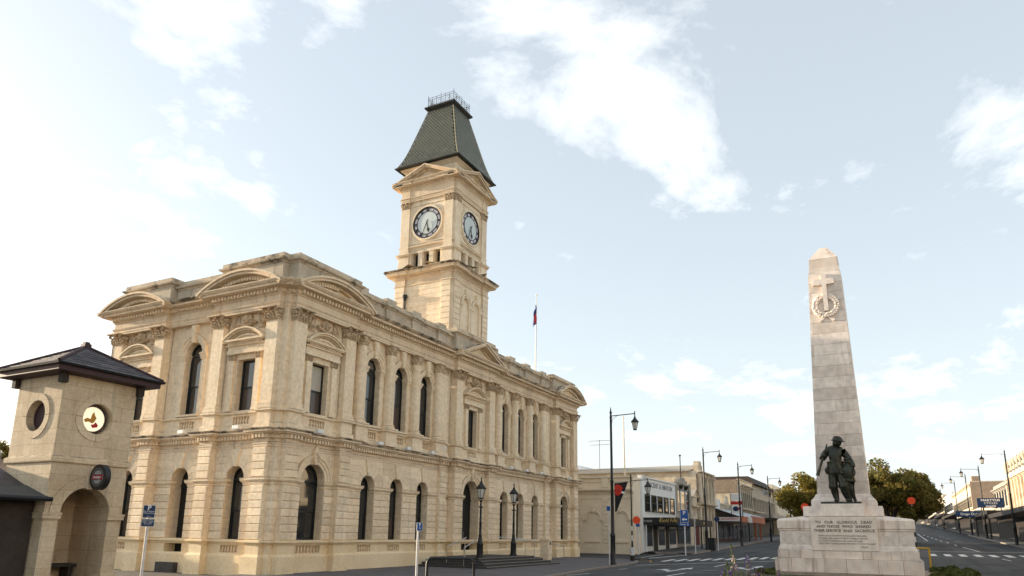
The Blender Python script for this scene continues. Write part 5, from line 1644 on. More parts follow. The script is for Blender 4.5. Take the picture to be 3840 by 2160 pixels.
# string course and upper storey
sqp = [(-kw2, kd2), (-kw2, -kd2), (kw2, -kd2), (kw2, kd2)]
mb = MB(); sweep(mb, sqp, [(0, 3.14), (0.05, 3.17), (0.06, 3.20), (0.06, 3.29), (0.0, 3.33), (-0.02, 3.33)], True); kpart('string_course', 'kstone', mb)
def wall_round(mb, s0, s1, z0, z1, o, c, zc, r, depth, n=32):
    """wall sheet with a round hole"""
    ring = [(c + r * math.cos(2 * PI * i / n), zc + r * math.sin(2 * PI * i / n)) for i in range(n)]
    def edge(a):
        dx, dz = math.cos(a), math.sin(a); t = 1e9
        if dx > 1e-9: t = min(t, (s1 - c) / dx)
        if dx < -1e-9: t = min(t, (s0 - c) / dx)
        if dz > 1e-9: t = min(t, (z1 - zc) / dz)
        if dz < -1e-9: t = min(t, (z0 - zc) / dz)
        return (c + dx * t, zc + dz * t)
    angs = sorted([2 * PI * i / n for i in range(n)] + [math.atan2(z - zc, x - c) % (2 * PI) for x in (s0, s1) for z in (z0, z1)])
    for i in range(len(angs)):
        a, b2 = angs[i], angs[(i + 1) % len(angs)]
        p = [(c + r * math.cos(a), zc + r * math.sin(a)), edge(a), edge(b2), (c + r * math.cos(b2), zc + r * math.sin(b2))]
        mb.add([(q[0], o, q[1]) for q in p], [(0, 1, 2, 3)])
    mb.add([(x, o, z) for x, z in ring] + [(x, o - depth, z) for x, z in ring], [(i, (i + 1) % n, n + (i + 1) % n, n + i) for i in range(n)])
for k in range(4):
    F = KF[k]; w = hw[k]
    mb = MB()
    if k < 2:
        wall_round(mb, -w, w, 3.32, 5.30, 0, 0, 4.31, 0.385, 0.30)
        mb.map(F); kpart('wall', 'kstone', mb)
        for q in range(4):                                  # ring of four stones
            mb = MB(); arc_band(mb, 0, 4.31, 0.385, 0.56, -0.02, 0.022, PI / 2 * q + 0.012, PI / 2 * (q + 1) - 0.012, 10); mb.map(F); kpart('ring_stone', 'kstone', mb)
    else:
        wall(mb, -w, w, 3.32, 5.30, 0); mb.map(F); kpart('wall', 'kstone', mb)
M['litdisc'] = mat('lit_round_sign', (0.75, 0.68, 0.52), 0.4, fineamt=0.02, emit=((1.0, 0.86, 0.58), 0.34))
M['ochre'] = mat('print_ochre', (0.50, 0.24, 0.03), 0.5, fineamt=0); M['printred'] = mat('print_red', (0.45, 0.02, 0.03), 0.5, fineamt=0)
for k, (nm, mm) in enumerate((('round_sign', 'litdisc'), ('round_sign', 'fascia'))):
    rs = empty(nm, ki.location, label=('glowing cream round sign with ochre and red print in the kiosk opening' if k == 0 else 'dark round sign set in the kiosk opening facing left'), cat='sign')
    F = KF[k]
    n = 40
    mb = MB().prism([(0.31 * math.cos(2 * PI * i / n) - 0.03 * (k == 0), 0.31 * math.sin(2 * PI * i / n)) for i in range(n)], lambda p, e: F(p[0], -0.22 + 0.06 * e, 4.31 + p[1])); mb.build('disc', mm, rs)
    mb = MB(); arc_band(mb, -0.03 * (k == 0), 4.31, 0.31, 0.345, -0.24, -0.14, 0, 2 * PI, 40); mb.map(F); mb.build('rim', 'fascia', rs)
    if k == 0:
        for pts, m2 in (([(-0.22, -0.03), (-0.14, 0.02), (-0.05, 0.0), (-0.03, 0.12), (0.02, 0.19), (0.05, 0.10), (0.10, 0.04), (0.06, -0.05), (0.01, -0.11), (-0.10, -0.07), (-0.18, -0.10)], 'ochre'), ([(-0.03, -0.14), (0.05, -0.12), (0.08, -0.06), (0.16, -0.13), (0.14, -0.19), (0.02, -0.22)], 'printred')):
            mb = MB().prism(pts, lambda p, e: F(p[0] - 0.03, -0.158 + 0.003 * e, 4.31 + p[1])); mb.build('print', m2, rs)
# roof: eaves board, brackets, slates, hips, cap
E_ = 0.43
mb = MB(); sweep(mb, sqp, [(-0.05, 5.28), (E_ - 0.04, 5.30), (E_ - 0.04, 5.42), (E_ - 0.02, 5.43)], True); kpart('fascia', 'fascia', mb)
mb = MB(); sweep(mb, sqp, [(E_ - 0.03, 5.42), (E_ + 0.03, 5.43), (E_ + 0.05, 5.48), (E_ + 0.01, 5.50)], True); kpart('gutter', 'black', mb)
zap = 6.26; hx, hy = kw2 + E_, kd2 + E_
mb = MB().add([(-hx, -hy, 5.47), (hx, -hy, 5.47), (hx, hy, 5.47), (-hx, hy, 5.47), (0, 0, zap)], [(0, 1, 4), (1, 2, 4), (2, 3, 4), (3, 0, 4)]); rf = kpart('roof', 'kslate', mb)
for k in range(4):
    F = KF[k]; w = hw[k] + E_; dpt = (kd2 if k % 2 == 0 else kw2) + E_
    sl = math.hypot(dpt, zap - 5.47); rows = 9
    for r in range(rows):
        t0 = r / rows; ww = w * (1 - t0)
        cnt = max(1, int(ww * 2 / 0.30))
        for i in range(cnt):
            x0 = -ww + 2 * ww * (i + (0.0)) / cnt; x1 = -ww + 2 * ww * (i + 1) / cnt
            if k > 1 and False: continue
            t1 = (r + 1.12) / rows
            wt = w * max(0, 1 - t1)
            dz = random.uniform(-0.004, 0.006)
            def P(x, t, lift):
                lim = w * max(0.0, 1 - t)
                x = max(-lim, min(lim, x))
                return F(x, E_ - dpt * t, 5.475 + (zap - 5.47) * t + lift)
            mb = MB().add([P(x0 + 0.006, t0, 0.022 + dz), P(x1 - 0.006, t0, 0.022 + dz), P(x1 - 0.006, min(t1, 0.99), 0.005), P(x0 + 0.006, min(t1, 0.99), 0.005),
                           P(x0 + 0.006, t0, 0.003), P(x1 - 0.006, t0, 0.003)], [(0, 1, 2, 3), (0, 4, 5, 1)])
            mb.build('slate', 'kslate', rf)
for sx, sy in ((-1, -1), (1, -1), (1, 1), (-1, 1)):
    mb = MB(); mb.path([(sx * hx, sy * hy, 5.50), (0, 0, zap + 0.03)], 0.045, 6); kpart('hip_tile', 'fascia', mb)
    mb = MB(); x, y2 = sx * (kw2 - 0.03), sy * (kd2 - 0.03)
    mb.box(min(x, x + sx * 0.16), max(x, x + sx * 0.16), min(y2, y2 + sy * 0.16), max(y2, y2 + sy * 0.16), 5.06, 5.29); kpart('bracket', 'shade', mb)
mb = MB(); mb.box(-0.09, 0.09, -0.09, 0.09, zap - 0.03, zap + 0.10); mb.box(-0.06, 0.06, -0.06, 0.06, zap + 0.10, zap + 0.15); kpart('roof_cap', 'fascia', mb)
# low wing against the kiosk, its shadow put into dark materials
wg = empty('low_wing', (-12.6, -1.6, 0), label='low dark wing with corrugated roof in shadow beside the stone kiosk', cat='building')
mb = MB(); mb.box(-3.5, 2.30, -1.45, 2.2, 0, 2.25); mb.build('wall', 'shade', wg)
for x in (-2.0, -0.9, 0.3, 1.4):
    mb = MB(); mb.box(x - 0.07, x + 0.07, -1.55, -1.45, 0, 2.25); mb.build('post', 'shade', wg)
mb = MB(); n = 64
for i in range(n):
    x0 = -3.6 + 6.0 * i / n; x1 = -3.6 + 6.0 * (i + 1) / n; xm = (x0 + x1) / 2
    for a, b2, za, zb in ((x0, xm, 0, 0.02), (xm, x1, 0.02, 0)):
        mb.add([(a, -1.95, 2.30 + za), (b2, -1.95, 2.30 + zb), (b2, -0.9, 2.62 + zb), (a, -0.9, 2.62 + za)], [(0, 1, 2, 3)])
mb.build('verandah_roof', 'iron_roof', wg)
mb = MB(); mb.add([(-3.6, -1.0, 2.60), (2.30, -1.0, 2.60), (2.30, 0.6, 3.2), (-3.6, 0.6, 3.35), (-3.6, 2.4, 2.6), (2.3, 2.4, 2.6)], [(0, 1, 2, 3), (3, 2, 5, 4)]); mb.build('roof', 'kslate', wg)
mb = MB(); mb.path([(-3.6, -1.98, 2.28), (2.38, -1.98, 2.28)], 0.06, 6); mb.build('gutter', 'black', wg)
# round bracket sign on the kiosk
bs = empty('bracket_sign', (-9.28, -3.82, 2.85), label='round black bracket sign with red band lettered on the kiosk', cat='sign')
n = 36
mb = MB().prism([(0.31 * math.cos(2 * PI * i / n), 0.31 * math.sin(2 * PI * i / n)) for i in range(n)], lambda p, e: (-0.07 + 0.14 * e, p[0], p[1])); mb.build('case', 'black', bs)
M['signred'] = mat('sign_red', (0.33, 0.015, 0.02), 0.4, fineamt=0.03)
mb = MB(); mb.box(-0.078, -0.0705, -0.20, 0.20, -0.055, 0.055); mb.build('band', 'signred', bs)
for sg in (1, -1):
    mb = MB().prism([(0.14 * math.cos(PI * i / 12), sg * (0.065 + 0.10 * math.sin(PI * i / 12))) for i in range(13)], lambda p, e: (-0.074 + 0.003 * e, p[0], p[1])); mb.build('panel', 'grey', bs)
mb = MB(); arc_band(mb, 0, 0, 0.205, 0.215, 0, 0.004, 0, 2 * PI, 36); mb.map(lambda a, b2, c: (-0.072 - b2, a, c)); mb.build('ring', 'grey', bs)
text('Steinlager', 0.085, 'letter', bs, face_mtx((-9.28 - 0.082, -3.82, 2.85), (0, -1, 0)), extrude=0.002, xs=0.9)
mb = MB(); mb.path([(0, 0.30, 0.05), (0, 0.42, 0.05)], 0.03, 6); mb.build('arm', 'black', bs)

# ------------------------------------------------------------------ signs and posts
def round_post(name, loc, h, r, m, label, cat, group=None):
    e = empty(name, loc, label=label, cat=cat, group=group)
    mb = MB(); mb.path([(0, 0, -0.1), (0, 0, h)], r, 10); mb.blob((0, 0, h), (r, r, r * 0.5), 0, 0, 10, 4); mb.build('post', m, e, True)
    return e
def board(e, w, h, zc, ang, m, dist, name='board', border=None, rad=0.03):
    """sign board facing direction ang (radians, world), centre height zc"""
    nx, ny = math.cos(ang), math.sin(ang); tx, ty = -ny, nx
    def poly(w, h, r):
        P = []
        for cx, cz, a0 in ((w / 2 - r, h / 2 - r, 0), (-w / 2 + r, h / 2 - r, PI / 2), (-w / 2 + r, -h / 2 + r, PI), (w / 2 - r, -h / 2 + r, 3 * PI / 2)):
            for i in range(4): P.append((cx + r * math.cos(a0 + i * PI / 6), cz + r * math.sin(a0 + i * PI / 6)))
        return P
    f = lambda d: (lambda p, k: (tx * p[0] + nx * (dist + d + 0.012 * k), ty * p[0] + ny * (dist + d + 0.012 * k), zc + p[1]))
    o = MB().prism(poly(w, h, rad), f(0)).build(name, 'white' if border else m, e)
    if border:
        mb = MB().prism(poly(w - border * 2, h - border * 2, rad * 0.7), lambda p, k: (tx * p[0] + nx * (dist + 0.012 + 0.003 * k), ty * p[0] + ny * (dist + 0.012 + 0.003 * k), zc + p[1]))
        mb.build('sign_face', m, o)
    return o
def sign_text(e, txt, size, zc, ang, dist, m='letter', dx=0, **k):
    nx, ny = math.cos(ang), math.sin(ang); tx, ty = -ny, nx
    L = e.location
    return text(txt, size, m, e, face_mtx((L.x + tx * dx + nx * dist, L.y + ty * dx + ny * dist, L.z + zc), (tx, ty, 0)), extrude=0.001, **k)
angc = math.atan2(-20.9 + 3.4, -20.3 + 7.55)
e = round_post('parking_sign', (-7.52, -3.38, -0.05), 2.3, 0.035, 'whitepost', 'white post with two navy parking boards in front of the kiosk side street', 'sign', 'parking signs')
board(e, 0.30, 0.335, 2.135, angc, 'signnavy', 0.04, border=0.010)
sign_text(e, 'P', 0.17, 2.225, angc, 0.06, bold=0.004)
sign_text(e, 'Pay & Display\nParking Zone', 0.048, 2.115, angc, 0.06)
sign_text(e, '<—', 0.06, 2.005, angc, 0.06)
board(e, 0.32, 0.205, 1.845, angc, 'signnavy', 0.04, border=0.010)
sign_text(e, '9.00am - 5.30pm\nMONDAY TO FRIDAY\n9.00am - 1.00pm\nSATURDAY', 0.036, 1.865, angc, 0.06)
e = round_post('parking_sign', (-3.37, -9.17, -0.1), 1.95, 0.033, 'whitepost', 'white post with small blue P 15 board before the hall', 'sign', 'parking signs')
a2 = math.radians(-100)
board(e, 0.22, 0.23, 1.895, a2, 'signblue', 0.04, border=0.008, rad=0.015)
sign_text(e, 'P', 0.13, 1.945, a2, 0.06, bold=0.003); sign_text(e, '15', 0.08, 1.855, a2, 0.06)
# bent bar rail at the kerb
br = empty('hoop_rail', (-4.53, -10.99, 0), label='black bent bar hoop rail standing on the pavers in front', cat='rail')
d = Vector((-4.26 + 4.80, -11.51 + 10.47, 0)); Lh = d.length / 2; d.normalize()
pts = [d * -Lh + Vector((0, 0, -0.1)), d * -Lh + Vector((0, 0, 0.90)), d * (-Lh + 0.03) + Vector((0, 0, 0.98)), d * (-Lh + 0.10) + Vector((0, 0, 1.02)), d * (Lh - 0.10) + Vector((0, 0, 1.02)), d * (Lh - 0.03) + Vector((0, 0, 0.98)), d * Lh + Vector((0, 0, 0.90)), d * Lh + Vector((0, 0, -0.1))]
mb = MB(); mb.path(pts, 0.035, 10); mb.build('bar', 'black', br, True)

# ------------------------------------------------------------------ street lamps
def street_lamp(loc, dirn, h, label, arm=1.45, group='tall black street lamps', scale=1.0, sub=None):
    e = empty('street_lamp', loc, label=label, cat='street lamp', group=group)
    k = h / 8.9
    prof = [(0.17, -0.2), (0.17, 0.12), (0.14, 0.16), (0.135, 1.55), (0.16, 1.6), (0.11, 1.75), (0.095, 1.8), (0.085, 4.6), (0.11, 4.65), (0.075, 4.72), (0.065, 8.3), (0.085, 8.34), (0.06, 8.4), (0.05, 8.55), (0.085, 8.62), (0.05, 8.68), (0.012, 8.95)]
    mb = MB().lathe([(r * scale, z * k) for r, z in prof], 12); mb.build('post', 'black', e, True)
    d = Vector((dirn[0], dirn[1], 0)).normalized()
    za = 8.42 * k
    mb = MB(); mb.path([(0, 0, za), tuple(d * arm + Vector((0, 0, za + 0.06)))], 0.028 * scale, 6)
    mb.path([tuple(d * 0.06 + Vector((0, 0, za - 0.42))), tuple(d * 0.10 + Vector((0, 0, za - 0.2))), tuple(d * 0.3 + Vector((0, 0, za - 0.06))), tuple(d * 0.42 + Vector((0, 0, za)))], 0.012, 5)
    tip = d * arm
    mb.path([(tip.x, tip.y, za + 0.2), (tip.x, tip.y, za - 0.05)], 0.03, 6)
    mb.build('arm', 'black', e)
    mi, mg = MB(), MB(); s = 0.80 * scale
    lantern(mi, mg, (tip.x, tip.y, za - 1.08 * s), s)
    ln = mi.build('lantern', 'black', e); mg.build('pane', 'lampglass', ln)
    return e
l1 = street_lamp((19.2, -6.8, 0), (0, -1, 0), 8.9, 'tall black street lamp carrying a poppy banner, nearest the hall')
street_lamp((45.45, -6.15, gz(45.4)), (0, -1, 0), 9.1, 'tall black street lamp beside the litter bin on the left kerb')
street_lamp((59.9, -6.55, gz(59.9)), (0, -1, 0), 8.75, 'tall black street lamp in front of the red and white shop sign')
street_lamp((77.3, -7.05, gz(77.3)), (0, -1, 0), 8.2, 'tall black street lamp before the block with vertical fins')
street_lamp((98, -7.1, gz(98)), (0, -1, 0), 8.2, 'farthest tall street lamp on the left, close to the trees')
RL = [(75.9, 'nearest tall street lamp on the right pavement, before the urn-topped building'), (104.3, 'second tall street lamp on the right, beside the blue shop board'),
      (126.5, 'third tall street lamp on the right'), (152.1, 'fourth tall street lamp on the right'), (201, 'farthest tall street lamp on the right')]
for x, lb in RL: street_lamp((x, -32.5, gz(x)), (0, 1, 0), 10.45, lb, 2.2, scale=1.15)
# banner on the first lamp
bn = empty('lamp_banner', (19.2, -6.95, 2.9), label='black banner with a red poppy hanging on the nearest street lamp', cat='banner')
M['bannerblack'] = mat('banner_cloth', (0.018, 0.018, 0.022), 0.8); M['poppy'] = mat('poppy_red', (0.55, 0.035, 0.02), 0.7, fineamt=0.05)
bw = lambda z: 0.14 + 0.66 * min(1, z / 1.62)
vs = []; nb = 12
for i in range(nb + 1):
    z = 1.62 * i / nb
    for j in range(5): vs.append((0.03 * math.sin(3 * z + j), -bw(z) * j / 4, z + 0.02 * j))
mb = MB().add(vs, [(i * 5 + j, i * 5 + j + 1, i * 5 + j + 6, i * 5 + j + 5) for i in range(nb) for j in range(4)]); mb.build('cloth', 'bannerblack', bn, True)
mb = MB(); mb.path([(0, 0.1, 1.66), (0, -0.82, 1.72)], 0.018, 6); mb.build('rod', 'grey', bn)
for kp, (cy_, cz_, r_) in enumerate(((-0.20, 1.36, 0.19), (-0.33, 1.33, 0.17), (-0.22, 1.12, 0.19), (-0.31, 1.16, 0.15))):
    mb = MB().prism([(r_ * math.cos(2 * PI * i / 14), r_ * math.sin(2 * PI * i / 14)) for i in range(14)], lambda p, k: (-0.05 - 0.004 * k - 0.006 * kp, cy_ + p[0], cz_ + p[1])); mb.build('poppy_petal', 'poppy', bn)
mb = MB().prism([(0.035 * math.cos(2 * PI * i / 12), 0.035 * math.sin(2 * PI * i / 12)) for i in range(12)], lambda p, k: (-0.078 - 0.003 * k, -0.26 + p[0], 1.24 + p[1])); mb.build('poppy_centre', 'black', bn)
mb = MB().prism([(-0.10, -0.04), (0.10, -0.09), (0.12, 0.02), (-0.06, 0.07)], lambda p, k: (-0.082 - 0.003 * k, -0.53 + p[0] * -1, 1.10 + p[1])); mb.build('poppy_tag', 'white', bn)
# striped crossing beacons
def beacon(loc, h, lamp, label, disc_dz=2.45, dirn=(0, -1, 0)):
    e = empty('crossing_beacon', loc, label=label, cat='beacon', group='striped crossing beacons')
    z = 0.0
    for i in range(7):
        r = 0.15 if i < 2 else 0.052
        z1 = (0.35, 0.85, 1.25, 1.6, 1.9, 2.2, 2.45)[i]
        mb = MB().lathe([(r * (1.3 if i == 2 else 1), z), (r, z1)], 12)
        mb.build('band', 'black' if i % 2 == 0 else 'whitepost', e, True); z = z1
    if lamp:
        mb = MB(); mb.path([(0, 0, z), (0, 0, h)], 0.045, 8); mb.blob((0, 0, h + 0.03), (0.05, 0.05, 0.1), 0, 0, 6, 4); mb.build('post', 'black', e)
        d = Vector(dirn)
        mb = MB(); za = h - 0.32; mb.path([(0, 0, za), tuple(d * 1.15 + Vector((0, 0, za + 0.04)))], 0.025, 6)
        mb.path([tuple(d * 0.05 + Vector((0, 0, za - 0.4))), tuple(d * 0.12 + Vector((0, 0, za - 0.15))), tuple(d * 0.4 + Vector((0, 0, za)))], 0.012, 5); mb.build('arm', 'black', e)
        mi, mg = MB(), MB(); t = d * 1.15; lantern(mi, mg, (t.x, t.y, za - 0.86), 0.84); ln = mi.build('lantern', 'black', e); mg.build('pane', 'lampglass', ln)
    # flat disc facing the drivers
    toc = (CAM_POS - Vector(loc)); toc.z = 0; toc.normalize(); t = Vector((-toc.y, toc.x, 0))
    off = (t * 0.31 if lamp else Vector((0, 0, 0.2)))
    c0 = off + Vector((0, 0, disc_dz))
    mb = MB().prism([(0.245 * math.cos(2 * PI * i / 28), 0.245 * math.sin(2 * PI * i / 28)) for i in range(28)], lambda p, k: c0 + t * p[0] + Vector((0, 0, p[1])) + toc * (0.03 * k - 0.015)); mb.build('disc', 'orange', e)
    mb = MB(); mb.path([(0, 0, disc_dz - 0.2), tuple(c0 - toc * 0.03)], 0.02, 6); mb.build('disc_arm', 'grey', e)
    return e
beacon((25.9, -5.72, gz(25.9)), 5.45, True, 'black and white striped post with orange disc and lantern at the hall corner', 2.58)
beacon((35.3, -22.07, gz(35.3)), 0, False, 'striped crossing post with orange disc right of the memorial', 3.75)
beacon((31.9, -15.75, gz(31.9)), 0, False, 'striped crossing post with orange disc half hidden left of the memorial', 3.3)
# posts on the far left pavement
def arrow_sign():
    e = round_post('parking_sign', (36.85, -6.4, gz(36.85)), 3.45, 0.05, 'whitepost', 'white post with blue P and arrow board above a street name plate', 'sign', 'parking signs')
    a = math.radians(195)
    board(e, 0.62, 0.98, 2.92, a, 'signblue', 0.07, border=0.02)
    sign_text(e, 'P', 0.42, 3.15, a, 0.10, bold=0.01)
    nx, ny = math.cos(a), math.sin(a); tx, ty = -ny, nx
    mb = MB().prism([(-0.2, 0.0), (-0.04, 0.14), (-0.04, 0.05), (0.2, 0.05), (0.2, -0.05), (-0.04, -0.05), (-0.04, -0.14)], lambda p, k: (tx * p[0] + nx * (0.09 + 0.004 * k), ty * p[0] + ny * (0.09 + 0.004 * k), 2.67 + p[1])); mb.build('arrow', 'letter', e)
    board(e, 0.85, 0.24, 2.28, a, 'signblue', 0.07, name='street_name_plate', rad=0.01)
    sign_text(e, 'Meek St', 0.2, 2.28, a, 0.09)
arrow_sign()
e = round_post('white_post', (40.1, -6.4, gz(40.1)), 2.85, 0.045, 'whitepost', 'slim white sign post next to the street name post', 'post', 'white posts on the left pavement')
board(e, 0.32, 0.3, 2.6, math.radians(-90), 'grey', 0.06)
e = round_post('white_post', (47.4, -6.7, gz(47.4)), 2.9, 0.045, 'whitepost', 'slim white post with a round blue disc by the litter bin', 'post', 'white posts on the left pavement')
mb = MB().prism([(0.24 * math.cos(2 * PI * i / 20), 0.24 * math.sin(2 * PI * i / 20)) for i in range(20)], lambda p, k: (-0.06 - 0.01 * k, p[0], 2.7 + p[1])); mb.build('disc', 'signnavy', e)
e = round_post('white_post', (19.1, -6.62, 0), 3.3, 0.035, 'whitepost', 'thin white post standing right behind the bannered lamp', 'post', 'white posts on the left pavement')
board(e, 0.2, 0.25, 3.1, math.radians(180), 'signblue', 0.05)
e = round_post('white_post', (36.0, -2.9, gz(36)), 3.0, 0.07, 'whitepost', 'white post with small blue plate against the cream corner wall', 'post', 'white posts on the left pavement')
board(e, 0.3, 0.42, 2.3, math.radians(190), 'signblue', 0.08)
bn_ = empty('litter_bin', (45.7, -6.5, gz(45.7)), label='square black litter bin at the foot of a street lamp', cat='bin')
mb = MB(); mb.box(-0.32, 0.32, -0.32, 0.32, 0, 1.0); mb.build('body', 'black', bn_)
mb = MB(); mb.box(-0.36, 0.36, -0.36, 0.36, 1.0, 1.08); mb.build('lid', 'black', bn_)

# ------------------------------------------------------------------ war memorial
M['marblei'] = mat('inscription_marble', (0.80, 0.71, 0.62), 0.6, (0.70, 0.61, 0.52), 1.6, fine=6, fineamt=0.08, bump=0.1, streak=0.35, streakcol=(0.45, 0.34, 0.25))
M['marbleg'] = mat('grey_veined_marble', (0.72, 0.635, 0.565), 0.6, (0.60, 0.52, 0.455), 1.1, fine=4, fineamt=0.14, bump=0.15, rnd=0.08, streak=0.5, streakcol=(0.34, 0.24, 0.17))
MX, MY, MZ = 10.35, -19.32, 0.45
isl = MB()
ring = [(-16, -17.6), (-14, -21.4), (-9, -22.2), (2, -22.6), (12, -22.9), (17, -22.2), (18.2, -20.5), (18.2, -18.2), (17, -16.6), (12, -15.8), (2, -16.2), (-9, -17.0)]
n = len(ring)
cxr, cyr = 2.0, -19.4
isl.add([(x, y, -0.1) for x, y in ring] + [(x, y, 0.06) for x, y in ring] + [(cxr + (x - cxr) * 0.93, cyr + (y - cyr) * 0.86, 0.36) for x, y in ring],
        [(i, (i + 1) % n, n + (i + 1) % n, n + i) for i in range(n)] + [(n + i, n + (i + 1) % n, 2 * n + (i + 1) % n, 2 * n + i) for i in range(n)] + [tuple(range(2 * n, 3 * n))])
M['soil'] = mat('garden_soil', (0.07, 0.055, 0.035), 0.95, (0.06, 0.075, 0.03), 1.5, bump=0.5, bscale=20)
struct(isl.build('garden_island', 'soil'))
M['platform'] = mat('memorial_platform', (0.36, 0.29, 0.23), 0.85, (0.24, 0.19, 0.15), 2, bump=0.3, streak=0.3)
mb = MB(); mb.box(MX - 2.75, MX + 2.75, MY - 2.75, MY + 2.75, 0.2, MZ); mb.box(MX - 3.1, MX + 3.1, MY - 3.1, MY + 3.1, 0.1, MZ - 0.1)
struct(mb.build('memorial_platform', 'platform'))
me_ = empty('war_memorial', (MX, MY, MZ), label='tall pale marble obelisk with carved cross and wreath on an inscribed base', cat='memorial')
MF = lambda w, o, z: (-o, -w, z)                            # front faces the camera: w to the right, o outwards
def mp_(name, m, mb, p=None, sm=False, **k): return mb.build(name, m, p or me_, sm, **k)
R_ = random.Random(3)
def stone_ring(h, z0, z1, cuts, name='marble_block', m='marbled', front_only=False, joint=0.006, c=0.012, depth=0.3):
    """one course of separate blocks round a square of half width h"""
    for k in range(4):
        def F(w, o, z, k=k):
            x, y = -(o), -w
            for _ in range(k): x, y = y, -x
            return (x, y, z)
        xs = [-h] + [h * q for q in cuts] + [h]
        for a, b2 in zip(xs, xs[1:]):
            mb = MB().slab(rect_poly(a + joint / 2, b2 - joint / 2, z0 + joint / 2, z1 - joint / 2), h - depth, h, c); mb.map(F); mp_(name, m, mb)
stone_ring(2.36, 0.0, 0.48, (-0.76, -0.46, 0.0, 0.42, 0.74), depth=0.4)
stone_ring(2.26, 0.48, 0.76, (-0.66, -0.33, 0.24, 0.36, 0.62), depth=0.4)
mb = MB(); s4 = [(-2.16, 2.16), (-2.16, -2.16), (2.16, -2.16), (2.16, 2.16)]
# mouldings, dado, cap as swept rings
sweep(mb, s4, [(0.06, 0.76), (0.06, 0.80), (0.03, 0.90), (0.0, 0.94), (0.0, 1.44)], True); mp_('dado', 'marble', mb)
mb = MB(); sweep(mb, s4, [(0.0, 1.44), (0.03, 1.45), (0.03, 1.50), (0.06, 1.53), (0.06, 1.80), (0.0, 1.86), (-0.8, 1.98), (-2.1, 1.98)], True); mp_('base_cap', 'marbled', mb)
for sx in (-1, 1):
    for cx_ in (1.34, 1.86):
        c = sx * cx_
        mb = MB(); arc_band(mb, c, 1.18, 0.125, 0.155, 2.15, 2.175, 0, 2 * PI, 24)
        for a in range(4):
            t = a * PI / 2
            mb.box(c + 0.175 * math.cos(t) - (0.09 if a % 2 else 0.008), c + 0.175 * math.cos(t) + (0.09 if a % 2 else 0.008), 2.15, 2.172, 1.18 + 0.175 * math.sin(t) - (0.008 if a % 2 else 0.09), 1.18 + 0.175 * math.sin(t) + (0.008 if a % 2 else 0.09))
        mb.map(MF); mp_('roundel', 'marble', mb)
mb = MB().slab(rect_poly(-1.08, 1.06, 0.76, 1.94), 1.9, 2.28, 0.012); mb.map(MF); ins_ = mp_('inscription_block', 'marblei', mb)
def mtext(t, size, z, w=0.0, **k):
    org = Vector((MX - 2.284, MY - w, MZ + z))
    text(t, size, 'darklet', ins_ if False else me_, face_mtx(org, (0, -1, 0)), extrude=0.003, **k)
mtext('TO   OUR   GLORIOUS   DEAD', 0.135, 1.74, bold=0.002)
mtext('AND THOSE  WHO  SHARED', 0.135, 1.595, bold=0.002)
mtext('THEIR SERVICE  AND  SACRIFICE', 0.135, 1.45, bold=0.002)
for i, t in enumerate(('"FROM LITTLE TOWNS IN A FAR LAND WE CAME,', ' TO SAVE OUR HONOUR AND A WORLD AFLAME,', ' BY LITTLE TOWNS IN A FAR LAND WE SLEEP,', ' AND TRUST THOSE THINGS WE WON TO YOU TO KEEP"')):
    mtext(t, 0.070, 1.275 - 0.09 * i, -0.86, align='LEFT')
mtext('KIPLING', 0.058, 0.90, 0.62)
mb = MB(); mb.box(-1.36, 1.28, -1.3, 1.55, 1.97, 2.33); mb.map(MF); mp_('upper_step', 'marble', mb)
mb = MB().slab(rect_poly(-0.76, 0.70, 1.96, 2.40), 0.6, 2.05, 0.012); mb.map(MF); mp_('statue_pedestal', 'marble', mb)
mb = MB(); s5 = [(-0.92, 0.92), (-0.92, -0.92), (0.92, -0.92), (0.92, 0.92)]
sweep(mb, s5, [(0.18, 2.32), (0.18, 2.56), (0.14, 2.60), (0.07, 2.68), (0.02, 2.78), (0.0, 2.80), (-0.5, 2.80)], True); mp_('obelisk_base', 'marble', mb)
